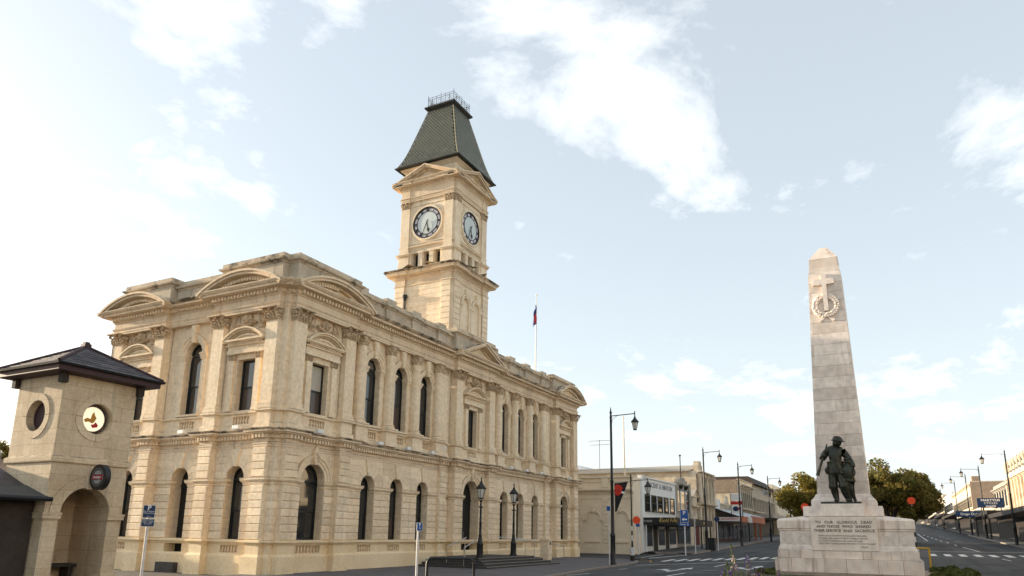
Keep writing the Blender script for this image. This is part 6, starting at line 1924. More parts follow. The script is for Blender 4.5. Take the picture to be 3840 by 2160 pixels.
# obelisk shaft: each course built of separate stones
zj = [2.78, 3.25, 3.70, 4.20, 4.60, 5.04, 5.49, 5.94, 6.40, 6.86, 7.32, 7.76, 8.20, 8.64, 9.08, 9.54, 9.98, 10.42, 10.80, 11.20, 11.63, 11.86, 12.26]
hb = lambda z: 0.885 - (0.885 - 0.60) * (z - 2.78) / (11.63 - 2.78)
for i, (z0, z1) in enumerate(zip(zj, zj[1:])):
    step = 0.0 if z0 < 11.6 else (0.03 if z0 < 11.7 else 0.05)
    h0, h1 = hb(z0) - step, hb(z1) - step
    for k in range(4):
        def F(w, o, z, k=k):
            x, y = -(o), -w
            for _ in range(k): x, y = y, -x
            return (x, y, z)
        cuts = {0: [-1, 1], 1: [-1, R_.uniform(-0.05, 0.3), 1], 2: [-1, -0.86, 0.86, 1], 3: [-1, -0.86, R_.uniform(-0.1, 0.1), 0.86, 1], 4: [-1, -0.9, 0.9, 1]}[[1, 4, 2, 0, 1, 4, 1, 3, 4, 2, 0, 2, 3, 0, 2, 0, 2, 3, 3, 1, 0, 0][i % 22]]
        if k > 1: cuts = [-1, 1]
        for a, b2 in zip(cuts, cuts[1:]):
            j = 0.004
            q = [(a * h0 + j, z0 + j), (b2 * h0 - j, z0 + j), (b2 * h1 - j, z1 - j), (a * h1 + j, z1 - j)]
            vs = [(p[0], (h0 if n_ < 2 else h1) - 0.25, p[1]) for n_, p in enumerate(q)]
            vs += [(p[0], (h0 if n_ < 2 else h1), p[1]) for n_, p in enumerate(q)]
            mb = MB().add(vs, [(0, 1, 2, 3), (4, 5, 6, 7), (0, 1, 5, 4), (1, 2, 6, 5), (2, 3, 7, 6), (3, 0, 4, 7)]); mb.map(F)
            mp_('shaft_stone', 'marbled' if i > 20 else ('marbleg' if (i % 2 == 0) != (R_.random() < 0.2) else 'marble'), mb)
mb = MB(); h = hb(12.26) - 0.045; mb.add([(-h, -h, 12.26), (h, -h, 12.26), (h, h, 12.26), (-h, h, 12.26)] + [(a * h * 0.62, b2 * h * 0.60, 12.60) for a, b2 in ((-1, -1), (1, -1), (1, 1), (-1, 1))] + [(a * 0.13 + 0.02, b2 * 0.12, 12.90 + 0.02 * a) for a, b2 in ((-1, -1), (1, -1), (1, 1), (-1, 1))], [(i + k, (i + 1) % 4 + k, (i + 1) % 4 + 4 + k, i + 4 + k) for k in (0, 4) for i in range(4)] + [(8, 9, 10, 11)]); mp_('pyramidion', 'marbled', mb)
mb = MB(); sweep(mb, [(-0.5, 0.5), (-0.5, -0.5), (0.5, -0.5), (0.5, 0.5)], [(-0.02 + 0.34, 2.8), (0.05, 11.6)], True); mp_('shaft_core', 'marble', mb)
# cross and wreath in relief, following the batter of the face
def on_face(mb, dz=0.0): mb.map(lambda w, o, z: MF(w, hb(z) + o, z)); return mb
mb = MB().slab([(-0.10, 10.0), (0.06, 10.0), (0.05, 11.10), (0.33, 11.10), (0.33, 11.33), (0.05, 11.33), (0.05, 11.56), (-0.13, 11.56), (-0.13, 11.33), (-0.45, 11.33), (-0.45, 11.10), (-0.12, 11.10)], -0.05, 0.12)
mp_('cross', 'marble', on_face(mb))
mb = MB()
for i in range(26):
    a = math.radians(118) + math.radians(304) * i / 25
    for q in (-1, 1):
        rr = 0.40 + 0.05 * q
        mb.blob((-0.04 + rr * math.cos(a), 0.05, 10.22 + rr * math.sin(a) * 1.0), (0.062, 0.07, 0.062), i * 2 + q, 0.5, 6, 5)
for sx in (-1, 1):
    mb.slab([(-0.04 - sx * 0.10, 9.84), (-0.04 - sx * 0.02, 9.84), (-0.04 + sx * 0.32, 9.60), (-0.04 + sx * 0.24, 9.56)], -0.02, 0.05 + 0.003 * sx)
mp_('wreath', 'marble', on_face(mb))

# ------------------------------------------------------------------ bronze soldier and child
sg = empty('bronze_statue', (MX - 1.68, MY, MZ + 2.40), label='dark bronze statue of a helmeted soldier with rifle beside a child', cat='statue')
sg.scale = (1.1, 1.12, 1.0)
mb = MB(); mb.box(-0.30, 0.38, -0.56, 0.62, 0.0, 0.07); mb.build('base_plate', 'bronze', sg)
def skin(name, verts, edges, parent, m='bronze', sub=2, root=0):
    """continuous figure grown round a skeleton; verts = (w, o, z, radius or (rx, ry)), w to the right, o towards the viewer"""
    me = bpy.data.meshes.new(name)
    me.from_pydata([(-v[1], -v[0], v[2]) for v in verts], edges, [])
    ob = bpy.data.objects.new(name, me)
    COL.objects.link(ob)
    sm = ob.modifiers.new('skin', 'SKIN'); sm.use_smooth_shade = True
    if not me.skin_vertices: 
        pass
    for i, v in enumerate(verts):
        r = v[3] if isinstance(v[3], tuple) else (v[3], v[3])
        me.skin_vertices[0].data[i].radius = r
        me.skin_vertices[0].data[i].use_root = (i == root)
    s2 = ob.modifiers.new('sub', 'SUBSURF'); s2.levels = sub; s2.render_levels = sub
    dg = bpy.context.evaluated_depsgraph_get(); dg.update()
    m2 = bpy.data.meshes.new_from_object(ob.evaluated_get(dg))
    bpy.data.objects.remove(ob)
    m2.materials.clear(); m2.materials.append(M[m])
    m2.polygons.foreach_set('use_smooth', [True] * len(m2.polygons))
    o = bpy.data.objects.new(name, m2); COL.objects.link(o); o.parent = parent
    return o
H0 = 0.07
V = [  # soldier; 0 pelvis
    (-0.10, 0.0, 1.22, (0.26, 0.19)), (-0.09, 0.0, 1.48, (0.245, 0.18)), (-0.10, 0.01, 1.75, (0.27, 0.20)), (-0.10, 0.0, 1.96, (0.22, 0.16)), (-0.05, 0.03, 2.09, 0.115), (0.0, 0.06, 2.20, (0.135, 0.15)), (0.02, 0.07, 2.34, (0.14, 0.16)),
    (-0.33, 0.0, 1.95, 0.13), (-0.50, 0.04, 1.62, 0.11), (-0.45, 0.19, 1.70, 0.09), (-0.37, 0.24, 1.80, 0.065),
    (0.12, 0.0, 1.94, 0.13), (0.29, 0.05, 1.66, 0.11), (0.40, 0.11, 1.40, 0.09), (0.43, 0.15, 1.26, 0.065),
    (-0.20, 0.0, 1.06, (0.165, 0.165)), (-0.22, 0.05, 0.68, 0.125), (-0.19, -0.02, 0.40, 0.115), (-0.15, 0.0, 0.18, 0.08), (-0.14, 0.03, 0.13, 0.075), (-0.17, 0.20, 0.12, 0.065),
    (0.02, 0.03, 1.06, (0.165, 0.165)), (0.08, 0.13, 0.68, 0.125), (0.12, 0.06, 0.40, 0.115), (0.18, 0.05, 0.18, 0.08), (0.18, 0.08, 0.13, 0.075), (0.24, 0.25, 0.12, 0.065)]
Eg = [(0, 1), (1, 2), (2, 3), (3, 4), (4, 5), (5, 6), (3, 7), (7, 8), (8, 9), (9, 10), (3, 11), (11, 12), (12, 13), (13, 14), (0, 15), (15, 16), (16, 17), (17, 18), (18, 19), (19, 20), (0, 21), (21, 22), (22, 23), (23, 24), (24, 25), (25, 26)]
def fat(v, i, a, b2):
    k = a if i < 15 else b2
    r = v[3] if isinstance(v[3], tuple) else (v[3], v[3])
    return (v[0], v[1], v[2], (r[0] * k, r[1] * k))
V = [fat(v, i, 1.04, 1.08) for i, v in enumerate(V)]
sol = skin('soldier', V, Eg, sg)
def hand(base, dirs, parent):
    vs = [(base[0], base[1], base[2], 0.040), (base[0] + dirs[0][0] * 0.05, base[1] + dirs[0][1] * 0.05, base[2] + dirs[0][2] * 0.05, 0.040)]
    es = [(0, 1)]
    side = Vector(dirs[1])
    for f in range(4):
        b0 = Vector(vs[1][:3]) + side * (f - 1.5) * 0.024
        L = (0.055, 0.065, 0.062, 0.05)[f]
        p1 = b0 + Vector(dirs[0]) * L; p2 = p1 + Vector(dirs[2]) * L * 0.8
        k = len(vs); vs += [(*b0, 0.013), (*p1, 0.012), (*p2, 0.010)]; es += [(1, k), (k, k + 1), (k + 1, k + 2)]
    t0 = Vector(vs[0][:3]) + side * -0.04; t1 = t0 + (Vector(dirs[2]) + Vector(dirs[0]) * 0.5) * 0.05
    k = len(vs); vs += [(*t0, 0.014), (*t1, 0.012)]; es += [(0, k), (k, k + 1)]
    return skin('hand', vs, es, parent, sub=1)
hand((-0.36, 0.23, 1.84), ((0.55, 0.35, 0.6), (0.1, 0.1, -0.95), (0.6, -0.6, 0.1)), sol)
hand((0.42, 0.15, 1.27), ((-0.2, 0.5, -0.75), (0.7, 0.5, 0.1), (-0.4, 0.1, -0.8)), sol)
mb = MB().lathe([(0.205, 0.0), (0.215, 0.014), (0.165, 0.05), (0.155, 0.09), (0.13, 0.15), (0.075, 0.19), (0.0, 0.205)], 18)
mb.map(lambda x, y, z: (x - 0.08, y - 0.03, 2.265 + z + 0.22 * y + 0.06 * x)); mb.build('helmet', 'bronze', sol, True)
# tunic skirt, belt, pockets, pack straps, boots and leggings
mb = MB().lathe([(0.255, 1.50), (0.265, 1.40), (0.315, 1.10), (0.305, 1.08), (0.24, 1.15)], 20); mb.map(lambda x, y, z: (x * 0.78, y + 0.10, z)); mb.build('tunic_skirt', 'bronze', sol, True)
mb = MB().lathe([(0.25, 0), (0.268, 0.01), (0.268, 0.07), (0.25, 0.08)], 20, 0, 0, 1.46); mb.map(lambda x, y, z: (x * 0.78, y + 0.095, z)); mb.build('belt', 'bronze', sol, True)
for w in (-0.21, 0.02):
    mb = MB(); mb.box(-0.225, -0.18, -w - 0.06, -w + 0.06, 1.70, 1.84); mb.build('pocket', 'bronze', sol)
    mb = MB(); mb.box(-0.235, -0.19, -w - 0.05, -w + 0.05, 1.50, 1.60); mb.build('pouch', 'bronze', sol)
mb = MB(); mb.blob((0.02, 0.36, 1.22), (0.10, 0.09, 0.13), 2, 0.2, 10, 8); mb.build('haversack', 'bronze', sol, True)
for (w, o, z) in ((-0.22, 0.04, 0.62), (0.08, 0.12, 0.62)):
    mb = MB(); mb.lathe([(0.12, -0.08), (0.15, -0.02), (0.145, 0.05), (0.12, 0.14)], 12, -o, -w, z); mb.build('breeches_cuff', 'bronze', sol, True)
# rifle slung on the left shoulder
ra, rb = Vector((-0.30, 0.20, 2.16)), Vector((-0.66, 0.22, 1.02))
MFv = lambda v: (-v.y, -v.x, v.z)
rf_ = MB(); L_ = rb - ra
rf_.path([MFv(ra + L_ * t) for t in (0, 0.35, 0.36, 0.62, 0.72, 0.8, 1.0)], [0.022, 0.024, 0.036, 0.042, 0.034, 0.046, 0.062], 8)
rf_.build('rifle', 'bronze', sg, True)
# child standing at the soldier's side
V2 = [(0.29, 0.08, 0.96, (0.165, 0.13)), (0.29, 0.08, 1.16, (0.17, 0.13)), (0.30, 0.08, 1.31, (0.135, 0.105)), (0.31, 0.09, 1.40, 0.075), (0.325, 0.10, 1.48, (0.11, 0.115)), (0.325, 0.10, 1.58, (0.11, 0.12)),
      (0.17, 0.10, 1.29, 0.08), (0.10, 0.20, 1.14, 0.065), (0.16, 0.27, 1.05, 0.05), (0.43, 0.08, 1.29, 0.08), (0.47, 0.12, 1.11, 0.065), (0.45, 0.17, 0.98, 0.048),
      (0.24, 0.08, 0.84, 0.11), (0.24, 0.11, 0.54, 0.085), (0.26, 0.08, 0.34, 0.075), (0.31, 0.07, 0.16, 0.052), (0.31, 0.09, 0.12, 0.05), (0.33, 0.20, 0.11, 0.045),
      (0.35, 0.08, 0.84, 0.11), (0.37, 0.13, 0.54, 0.085), (0.38, 0.08, 0.34, 0.075), (0.43, 0.06, 0.16, 0.052), (0.43, 0.08, 0.12, 0.05), (0.46, 0.19, 0.11, 0.045)]
E2 = [(0, 1), (1, 2), (2, 3), (3, 4), (4, 5), (2, 6), (6, 7), (7, 8), (2, 9), (9, 10), (10, 11), (0, 12), (12, 13), (13, 14), (14, 15), (15, 16), (16, 17), (0, 18), (18, 19), (19, 20), (20, 21), (21, 22), (22, 23)]
V2 = [fat((w - 0.05, o + 0.02, z, r), 20, 1.0, 1.04) for w, o, z, r in V2]
ch = skin('child', V2, E2, sg)
mb = MB().lathe([(0.17, 1.02), (0.21, 0.80), (0.20, 0.78), (0.14, 0.86)], 16); mb.map(lambda x, y, z: (x * 0.8 - 0.06, y - 0.245, z)); mb.build('smock', 'bronze', ch, True)
mb = MB(); mb.blob((-0.10, -0.275, 1.60), (0.125, 0.12, 0.10), 4, 0.25, 12, 8); mb.build('hair', 'bronze', ch, True)

# ------------------------------------------------------------------ buildings along the street
M['wcream'] = mat('cream_render', (0.80, 0.69, 0.53), 0.85, (0.74, 0.63, 0.475), 0.8, bump=0.1, streak=0.15, streakcol=(0.35, 0.28, 0.2))
M['wwhite'] = mat('white_render', (0.78, 0.79, 0.78), 0.7, (0.72, 0.73, 0.72), 0.7, fineamt=0.04, streak=0.12, streakcol=(0.4, 0.4, 0.38))
M['wworn'] = mat('worn_cream_render', (0.72, 0.62, 0.48), 0.9, (0.47, 0.39, 0.28), 1.0, bump=0.3, streak=0.55, streakcol=(0.22, 0.15, 0.10), dirt=0.5)
M['wgrey'] = mat('grey_render', (0.40, 0.37, 0.32), 0.9, (0.30, 0.27, 0.23), 0.9, bump=0.3, streak=0.5, streakcol=(0.14, 0.12, 0.10))
M['wbrick'] = mat('old_brick', (0.34, 0.25, 0.18), 0.9, (0.26, 0.20, 0.15), 1.2, fine=6, fineamt=0.25, bump=0.4)
M['wbeige'] = mat('beige_concrete', (0.50, 0.43, 0.33), 0.85, (0.45, 0.38, 0.29), 0.8, streak=0.2)
M['wdark'] = mat('dark_shopfront', (0.03, 0.027, 0.025), 0.5, (0.045, 0.035, 0.03), 2)
M['wred'] = mat('dark_red_shopfront', (0.11, 0.025, 0.02), 0.6, (0.08, 0.02, 0.018), 2)
M['roofgrey'] = mat('weathered_iron_roof', (0.42, 0.38, 0.32), 0.7, (0.34, 0.30, 0.25), 0.5, streak=0.3)
M['roofblue'] = mat('pale_iron_roof', (0.45, 0.47, 0.48), 0.6, (0.40, 0.42, 0.43), 0.8)
M['mans'] = mat('brown_mansard', (0.045, 0.032, 0.024), 0.8, (0.06, 0.04, 0.03), 1.5, bump=0.3)
M['orangeb'] = mat('orange_fascia', (0.50, 0.10, 0.03), 0.5)
M['yellowb'] = mat('mustard_board', (0.36, 0.25, 0.07), 0.6)

def wbox(name, m, parent, *b, **k):
    mb = MB(); mb.box(*b); return mb.build(name, m, parent, **k)
def lwin(parent, x, w, z0, z1, y, side=-1, arch=False, depth=0.14, frame='frame', pm='glass', mull=True):
    """window on a front facing -y (side = -1) or +y (side = 1): raised frame with recessed pane"""
    d = side
    F = (lambda s, o, z: (x + s, y + d * o, z))
    mb = MB()
    t = 0.07
    if arch:
        r = w / 2; zs = z1 - r
        arc_band(mb, 0, zs, r - t, r + 0.06, -0.02, 0.07, 0, PI, 10)
    else:
        zs = z1; mb.box(-w / 2 - 0.05, w / 2 + 0.05, -0.02, 0.06, z1 - t, z1 + 0.04)
    mb.box(-w / 2 - 0.05, -w / 2 + t, -0.02, 0.06, z0, zs - t); mb.box(w / 2 - t, w / 2 + 0.05, -0.02, 0.06, z0, zs - t)
    mb.box(-w / 2 - 0.09, w / 2 + 0.09, -0.02, 0.10, z0 - 0.08, z0)
    if mull: mb.box(-w / 2 + t, w / 2 - t, -0.01, 0.045, (z0 + zs) / 2 - 0.03, (z0 + zs) / 2 + 0.03)
    mb.map(F); wo = mb.build('window', frame, parent)
    pts = [(-w / 2 + t * 0.5, z0), (w / 2 - t * 0.5, z0)]
    if arch: pts += [((w / 2 - t * 0.5) * math.cos(PI * i / 10), zs + (w / 2 - t * 0.5) * math.sin(PI * i / 10)) for i in range(11)]
    else: pts += [(w / 2 - t * 0.5, zs), (-w / 2 + t * 0.5, zs)]
    mb = MB().add([F(a, 0.012, b2) for a, b2 in pts], [tuple(range(len(pts)))]); mb.build('pane', pm, wo)
    return wo
def cornice_run(mb, x0, x1, y, z, side, proj=0.35, h=0.35):
    for e, a, b2 in ((0.3, 0, 0.35), (0.6, 0.35, 0.6), (1.0, 0.6, 0.9), (0.85, 0.9, 1.0)):
        mb.box(x0 - 0.02, x1 + 0.02, min(y - 0.02 * -side, y + side * proj * e), max(y - 0.02 * -side, y + side * proj * e), z + h * a, z + h * b2)

FY = -2.4
def house(name, label, x0, x1, zt, m, depth=14, y=FY, side=-1, cat='building', group='buildings along the street'):
    e = empty(name, ((x0 + x1) / 2, y, gz((x0 + x1) / 2)), label=label, cat=cat, group=group)
    e.location = (0, 0, 0)
    ya, yb = sorted((y, y - side * depth))
    w = wbox('wall', m, e, x0, x1, ya, yb, gz(x0) - 0.4, zt)
    return e

# 1 corner shop: cream side wall with blind arches, white street front
e = house('corner_shop', 'white fronted corner shop with cream blind-arched side wall and dark awning', 36.5, 49.2, 6.30, 'wcream', 17)
SXP = 36.5
FS = lambda s, o, z: (SXP - o, s, z)                        # side wall frame
mb = MB(); mb.box(-2.42, 14.6, -0.1, 0.10, 0.0, 0.95); mb.box(-2.42, 14.6, -0.1, 0.04, 4.55, 4.70); mb.map(FS); mb.build('plinth', 'wcream', e)
mb = MB()
for ee, z0, z1 in ((0.05, 4.92, 5.02), (0.12, 5.02, 5.10), (0.28, 5.16, 5.24), (0.36, 5.24, 5.34), (0.10, 5.34, 5.40), (0.06, 5.9, 6.0), (0.14, 6.24, 6.36)): mb.box(-2.46, 14.6, -0.1, ee, z0, z1)
mb.map(FS); mb.build('cornice', 'wcream', e)
mb = MB(); dd = [(-2.4 + 0.16 * i) for i in range(100)]
for s in dd: mb.box(s, s + 0.08, 0, 0.22, 5.10, 5.16)
mb.map(FS); mb.build('dentil_course', 'wcream', e, kind='stuff')
for c in (-1.37, 1.05, 3.5, 5.95, 8.4):
    mb = MB(); arc_band(mb, c, 2.95, 0.50, 0.62, -0.02, 0.07, 0, PI, 14); arc_band(mb, c, 2.95, 0.62, 0.70, -0.02, 0.13, 0, PI, 14)
    mb.slab([(c - 0.09, 3.42), (c + 0.09, 3.42), (c + 0.15, 3.95), (c - 0.15, 3.95)], -0.02, 0.17); mb.map(FS); mb.build('blind_arch', 'wcream', e)
    mb = MB(); mb.box(c - 0.62, c + 0.62, -0.02, 0.14, 1.02, 1.18); mb.map(FS); mb.build('sill', 'wcream', e)
    for sx in (-1, 1):
        mb = MB(); a, b2 = sorted((c + sx * 0.5, c + sx * 0.98)); mb.box(a, b2, -0.02, 0.11, 2.83, 2.95); mb.box(a, b2, -0.02, 0.06, 2.74, 2.83); mb.map(FS); mb.build('impost', 'wcream', e)
for c in (-0.05, 2.3, 4.75, 7.2):
    for k in range(11):
        z0 = 0.95 + k * 0.33
        mb = MB().slab(rect_poly(c - 0.22, c + 0.22, z0 + 0.01, z0 + 0.32), -0.02, 0.10, 0.02); mb.map(FS); mb.build('stone_block', 'wcream', e)
    mb = MB(); mb.box(c - 0.28, c + 0.28, -0.1, 0.16, 5.45, 6.2); mb.map(FS); mb.build('parapet_block', 'wcream', e)
# street front
wbox('front', 'wwhite', e, 38.45, 49.2, FY - 0.10, FY, gz(42), 6.55)
wbox('front_pilaster', 'wwhite', e, 38.35, 39.0, FY - 0.18, FY + 0.2, gz(38), 6.58)
mb = MB(); mb.box(38.4, 49.2, FY - 0.22, FY - 0.10, 6.40, 6.52); mb.box(38.4, 49.2, FY - 0.16, FY - 0.10, 3.50, 3.58); mb.build('moulding', 'wwhite', e)
for i in range(4): wbox('panel_rib', 'wwhite', e, 40.93 + 1.93 * i, 41.05 + 1.93 * i, FY - 0.125, FY - 0.09, 3.1, 3.62)
for i, x in enumerate((39.95, 41.9, 43.8, 45.75, 47.85)): lwin(e, x, 1.4, 3.66, 5.02, FY - 0.10, mull=True)
text('VINCENT & HINTON', 0.62, 'greylet', e, face_mtx((43.9, FY - 0.115, 5.9), (1, 0, 0)), extrude=0.01, xs=1.42, bold=0.01)
wbox('shop_window', 'glass', e, 39.3, 41.2, FY - 0.13, FY - 0.101, 0.75, 2.45)
wbox('shop_window', 'glass', e, 43.1, 45.0, FY - 0.13, FY - 0.101, 0.8, 2.5)
wbox('shop_window', 'glass', e, 46.6, 48.8, FY - 0.13, FY - 0.101, 0.85, 2.5)
wbox('shop_door', 'door', e, 41.5, 42.8, FY - 0.12, FY - 0.101, 0.38, 2.5)
wbox('shop_door', 'door', e, 45.3, 46.4, FY - 0.12, FY - 0.101, 0.42, 2.5)
mb = MB(); mb.path([(38.7, FY - 0.35, 0.3), (38.7, FY - 0.35, 2.5), (38.7, FY - 0.1, 2.6)], 0.06, 6); mb.build('downpipe', 'wwhite', e)
aw = wbox('awning', 'black', e, 38.5, 51.6, -5.35, FY - 0.02, 2.52, 3.09)
text('Gold Fox', 0.42, 'gold', e, face_mtx((38.49, -4.65, 2.84), (0, -1, 0)), extrude=0.004, shear=0.25, xs=0.9)
mb = MB()
for sx, y0 in ((1, -3.95), (-1, -5.28)):
    for i in range(4): mb.blob((38.48, y0 - sx * 0.03 * i, 2.80 + 0.07 * i), (0.008, 0.035, 0.05), i, 0.4, 6, 4)
mb.build('emblem', 'gold', e)
text('The heart is what\nwe are all about!', 0.105, 'letter', e, face_mtx((38.49, -2.95, 2.80), (0, -1, 0)), extrude=0.002)
text('Gold Fox', 0.35, 'gold', e, face_mtx((48.4, -5.36, 2.8), (1, 0, 0)), extrude=0.004, shear=0.25, xs=1.1)
for x in (47.6, 51.3):
    mb = MB(); mb.path([(x, -5.2, 0.3), (x, -5.2, 2.55)], 0.06, 8); mb.build('awning_post', 'black', e)
fp2 = empty('white_flagpole', (36.9, -1.6, 6.2), label='thin cream pole standing on the parapet of the corner shop', cat='flagpole')
mb = MB(); mb.path([(0, 0, 0), (0, 0, 5.2)], [0.07, 0.04], 6); mb.build('pole', 'wcream', fp2)

# 2 narrow stepped-top building
e = house('stepped_shop', 'narrow grey shop with stepped parapet and one large window', 49.25, 55.2, 6.75, 'wgrey', 12)
wbox('parapet', 'wgrey', e, 50.4, 54.1, FY - 0.06, FY + 0.3, 6.7, 7.1); wbox('parapet', 'wgrey', e, 51.3, 53.3, FY - 0.05, FY + 0.3, 7.05, 7.35)
wbox('pilaster', 'wgrey', e, 49.3, 49.9, FY - 0.15, FY, 3.2, 6.9); wbox('pilaster', 'wgrey', e, 54.6, 55.15, FY - 0.15, FY, 3.2, 6.9)
lwin(e, 52.2, 4.3, 4.0, 6.1, FY - 0.02, mull=False)
for x in (51.2, 53.2): wbox('mullion', 'wwhite', e, x - 0.06, x + 0.06, FY - 0.10, FY, 3.98, 6.1)
for x in (51.2, 53.2):
    mb = MB(); mb.lathe([(0.1, 0), (0.25, 0.25), (0.28, 0.4)], 8, x, FY - 0.15, 6.15); mb.build('urn', 'wdark', e)
wbox('shop_window', 'glass', e, 49.9, 54.6, FY - 0.06, FY - 0.01, 0.9, 2.9)
mb = MB(); mb.path([(52.6, FY + 0.2, 6.8), (52.6, FY + 0.2, 9.6)], 0.05, 6); mb.blob((52.6, FY + 0.2, 9.62), 0.12, 0, 0, 6, 4); mb.build('roof_pole', 'wdark', e)
# 3 low pedimented front
e = house('pedimented_shop', 'low cream shop with a small triangular pediment and dark doors', 55.25, 60.1, 4.75, 'wworn', 10)
tri_pediment(lambda s, o, z: (s, FY - o, z), 56.0, 58.6, 0.85, 5.65, 'pediment', e, 0.25, 0.14, 'wgrey', 0.2, 0.16)
wbox('attic', 'wworn', e, 56.0, 58.6, FY, FY + 0.6, 4.7, 5.66)
mb = MB(); cornice_run(mb, 55.3, 60.0, FY, 4.45, -1, 0.35, 0.3); mb.build('cornice', 'wworn', e)
wbox('doorway', 'wred', e, 56.4, 59.0, FY - 0.05, FY - 0.005, 0.6, 3.4)
# 4 tall hall with columns and long roof
e = house('columned_hall', 'tall worn cream hall with paired columns and a long grey iron roof', 58.3, 65.75, 8.55, 'wworn', 20)
mb = MB(); mb.add([(57.9, FY + 0.6, 8.5), (57.9, 18, 8.5), (62, 16, 9.35), (62, FY + 0.6, 9.5), (66, 18, 8.5), (66, FY + 0.6, 8.5)], [(0, 1, 2, 3), (3, 2, 4, 5), (1, 4, 2)]); mb.build('roof', 'roofgrey', e)
mb = MB()
for i in range(40): mb.path([(57.95, FY + 0.9 + i * 0.45, 8.54), (61.9, FY + 0.9 + i * 0.42, 9.40)], 0.025, 4)
mb.build('roof_ribs', 'roofgrey', e, kind='stuff')
wbox('gable', 'wworn', e, 58.9, 61.0, FY - 0.1, FY + 0.5, 8.5, 9.25); wbox('gable', 'wworn', e, 59.3, 60.5, FY - 0.12, FY + 0.45, 9.2, 9.68)
mb = MB(); cornice_run(mb, 58.3, 65.7, FY, 8.2, -1, 0.5, 0.4); cornice_run(mb, 58.3, 65.7, FY, 4.75, -1, 0.7, 0.4); mb.build('cornice', 'wworn', e)
for x in (58.8, 60.4, 62.0, 63.6, 65.2):
    mb = MB(); mb.lathe([(0.3, 0), (0.26, 0.15), (0.24, 1.5), (0.2, 2.6), (0.32, 2.75), (0.36, 3.0)], 12, x, FY - 0.30, 5.2); mb.build('column', 'wworn', e, True)
    wbox('pier', 'wworn', e, x - 0.3, x + 0.3, FY - 0.3, FY, 0.5, 4.75)
for x in (59.6, 61.2, 62.8, 64.4): lwin(e, x, 0.7, 5.6, 7.6, FY - 0.02, arch=True)
for x in (59.6, 61.2, 62.8, 64.4): wbox('shop_window', 'wdark', e, x - 0.5, x + 0.5, FY - 0.06, FY - 0.01, 0.9, 4.0)
# 5 low shops with curly parapet and red shopfront
e = house('print_shop', 'low shop with scrolled parapet, long white sign board and dark red shopfront', 65.8, 91.5, 5.0, 'wworn', 12)
wbox('side_parapet', 'wwhite', e, 65.8, 70.0, FY - 0.02, FY + 4, 4.9, 5.95)
for c in (73.7, 81.5):
    mb = MB(); arc_band(mb, c, 5.2, 0.6, 1.05, -0.1, 0.15, 0, PI, 14); mb.slab([(c - 1.6, 4.9), (c + 1.6, 4.9), (c + 1.0, 5.5), (c - 1.0, 5.5)], -0.1, 0.1); mb.blob((c, 0.05, 6.35), (0.25, 0.2, 0.3), 0, 0.2, 8, 6)
    mb.map(lambda s, o, z: (s, FY - o, z)); mb.build('scrolled_gable', 'wworn', e)
for i in range(14): wbox('parapet_pier', 'wworn', e, 70.2 + 1.5 * i, 70.6 + 1.5 * i, FY - 0.1, FY + 0.2, 4.9, 5.5)
wbox('coping', 'wworn', e, 70, 91.4, FY - 0.14, FY + 0.2, 5.45, 5.6)
mb = MB(); mb.add([(66.6, -5.4, 3.85), (84, -5.4, 4.2), (84, FY, 5.0), (66.6, FY, 4.9)], [(0, 1, 2, 3)]); mb.build('verandah_roof', 'roofblue', e)
wbox('shopfront', 'wred', e, 66.0, 82, FY - 0.08, FY - 0.01, 0.6, 3.6); wbox('shopfront', 'wdark', e, 82, 91.4, FY - 0.08, FY - 0.01, 0.8, 4.0)
for i in range(8): wbox('shop_window', 'glass', e, 68 + 2.9 * i, 70.2 + 2.9 * i, FY - 0.12, FY - 0.081, 1.3, 3.2)
fb = wbox('sign_board', 'white', e, 66.45, 66.6, -5.42, FY, 3.38, 3.82)
text('BRACKENSPRINT', 0.31, 'redlet', e, face_mtx((66.44, -4.15, 3.62), (0, -1, 0)), extrude=0.003, xs=0.82, bold=0.004)
mb = MB().prism([(0.2 * math.cos(2 * PI * i / 18), 0.17 * math.sin(2 * PI * i / 18)) for i in range(18)], lambda p, k: (66.44 - 0.006 * k, -2.75 + p[0], 3.6 + p[1])); mb.build('emblem', 'signnavy', e)
wbox('emblem_bar', 'redlet', e, 66.42, 66.435, -3.05, -2.85, 3.55, 3.66)
wbox('fascia', 'orangeb', e, 66.62, 70.5, -5.5, -5.35, 3.30, 3.95); wbox('fascia', 'white', e, 70.5, 73.5, -5.5, -5.35, 3.3, 4.0); wbox('fascia', 'orangeb', e, 73.5, 83.5, -5.5, -5.35, 3.35, 4.15)
for x in (67.5, 72, 76.5, 80.5):
    mb = MB(); mb.path([(x, -5.3, gz(x)), (x, -5.3, 3.4)], 0.08, 6); mb.build('verandah_post', 'orangeb' if x > 75 else 'wdark', e)
sb = empty('hanging_signs', (66.0, -5.1, 0), label='stack of red white and blue boards on a frame above the print shop', cat='sign')
mb = MB()
for yy in (-0.62, 0.62): mb.path([(0, yy, 3.8), (0, yy, 6.45)], 0.05, 6)
mb.build('frame', 'wdark', sb)
wbox('board', 'white', sb, -0.05, 0.05, -0.6, 0.6, 5.65, 6.45); wbox('board', 'redlet', sb, -0.05, 0.05, -0.6, 0.6, 5.22, 5.6); wbox('board', 'white', sb, -0.05, 0.05, -0.6, 0.6, 4.3, 5.18)
mb = MB().prism([(0.34 * math.cos(2 * PI * i / 20), 0.28 * math.sin(2 * PI * i / 20)) for i in range(20)], lambda p, k: (-0.06 - 0.006 * k, 0.1 + p[0], 4.75 + p[1])); mb.build('emblem', 'signnavy', sb)
wbox('emblem_bar', 'redlet', sb, -0.075, -0.062, -0.5, -0.1, 4.7, 4.9)
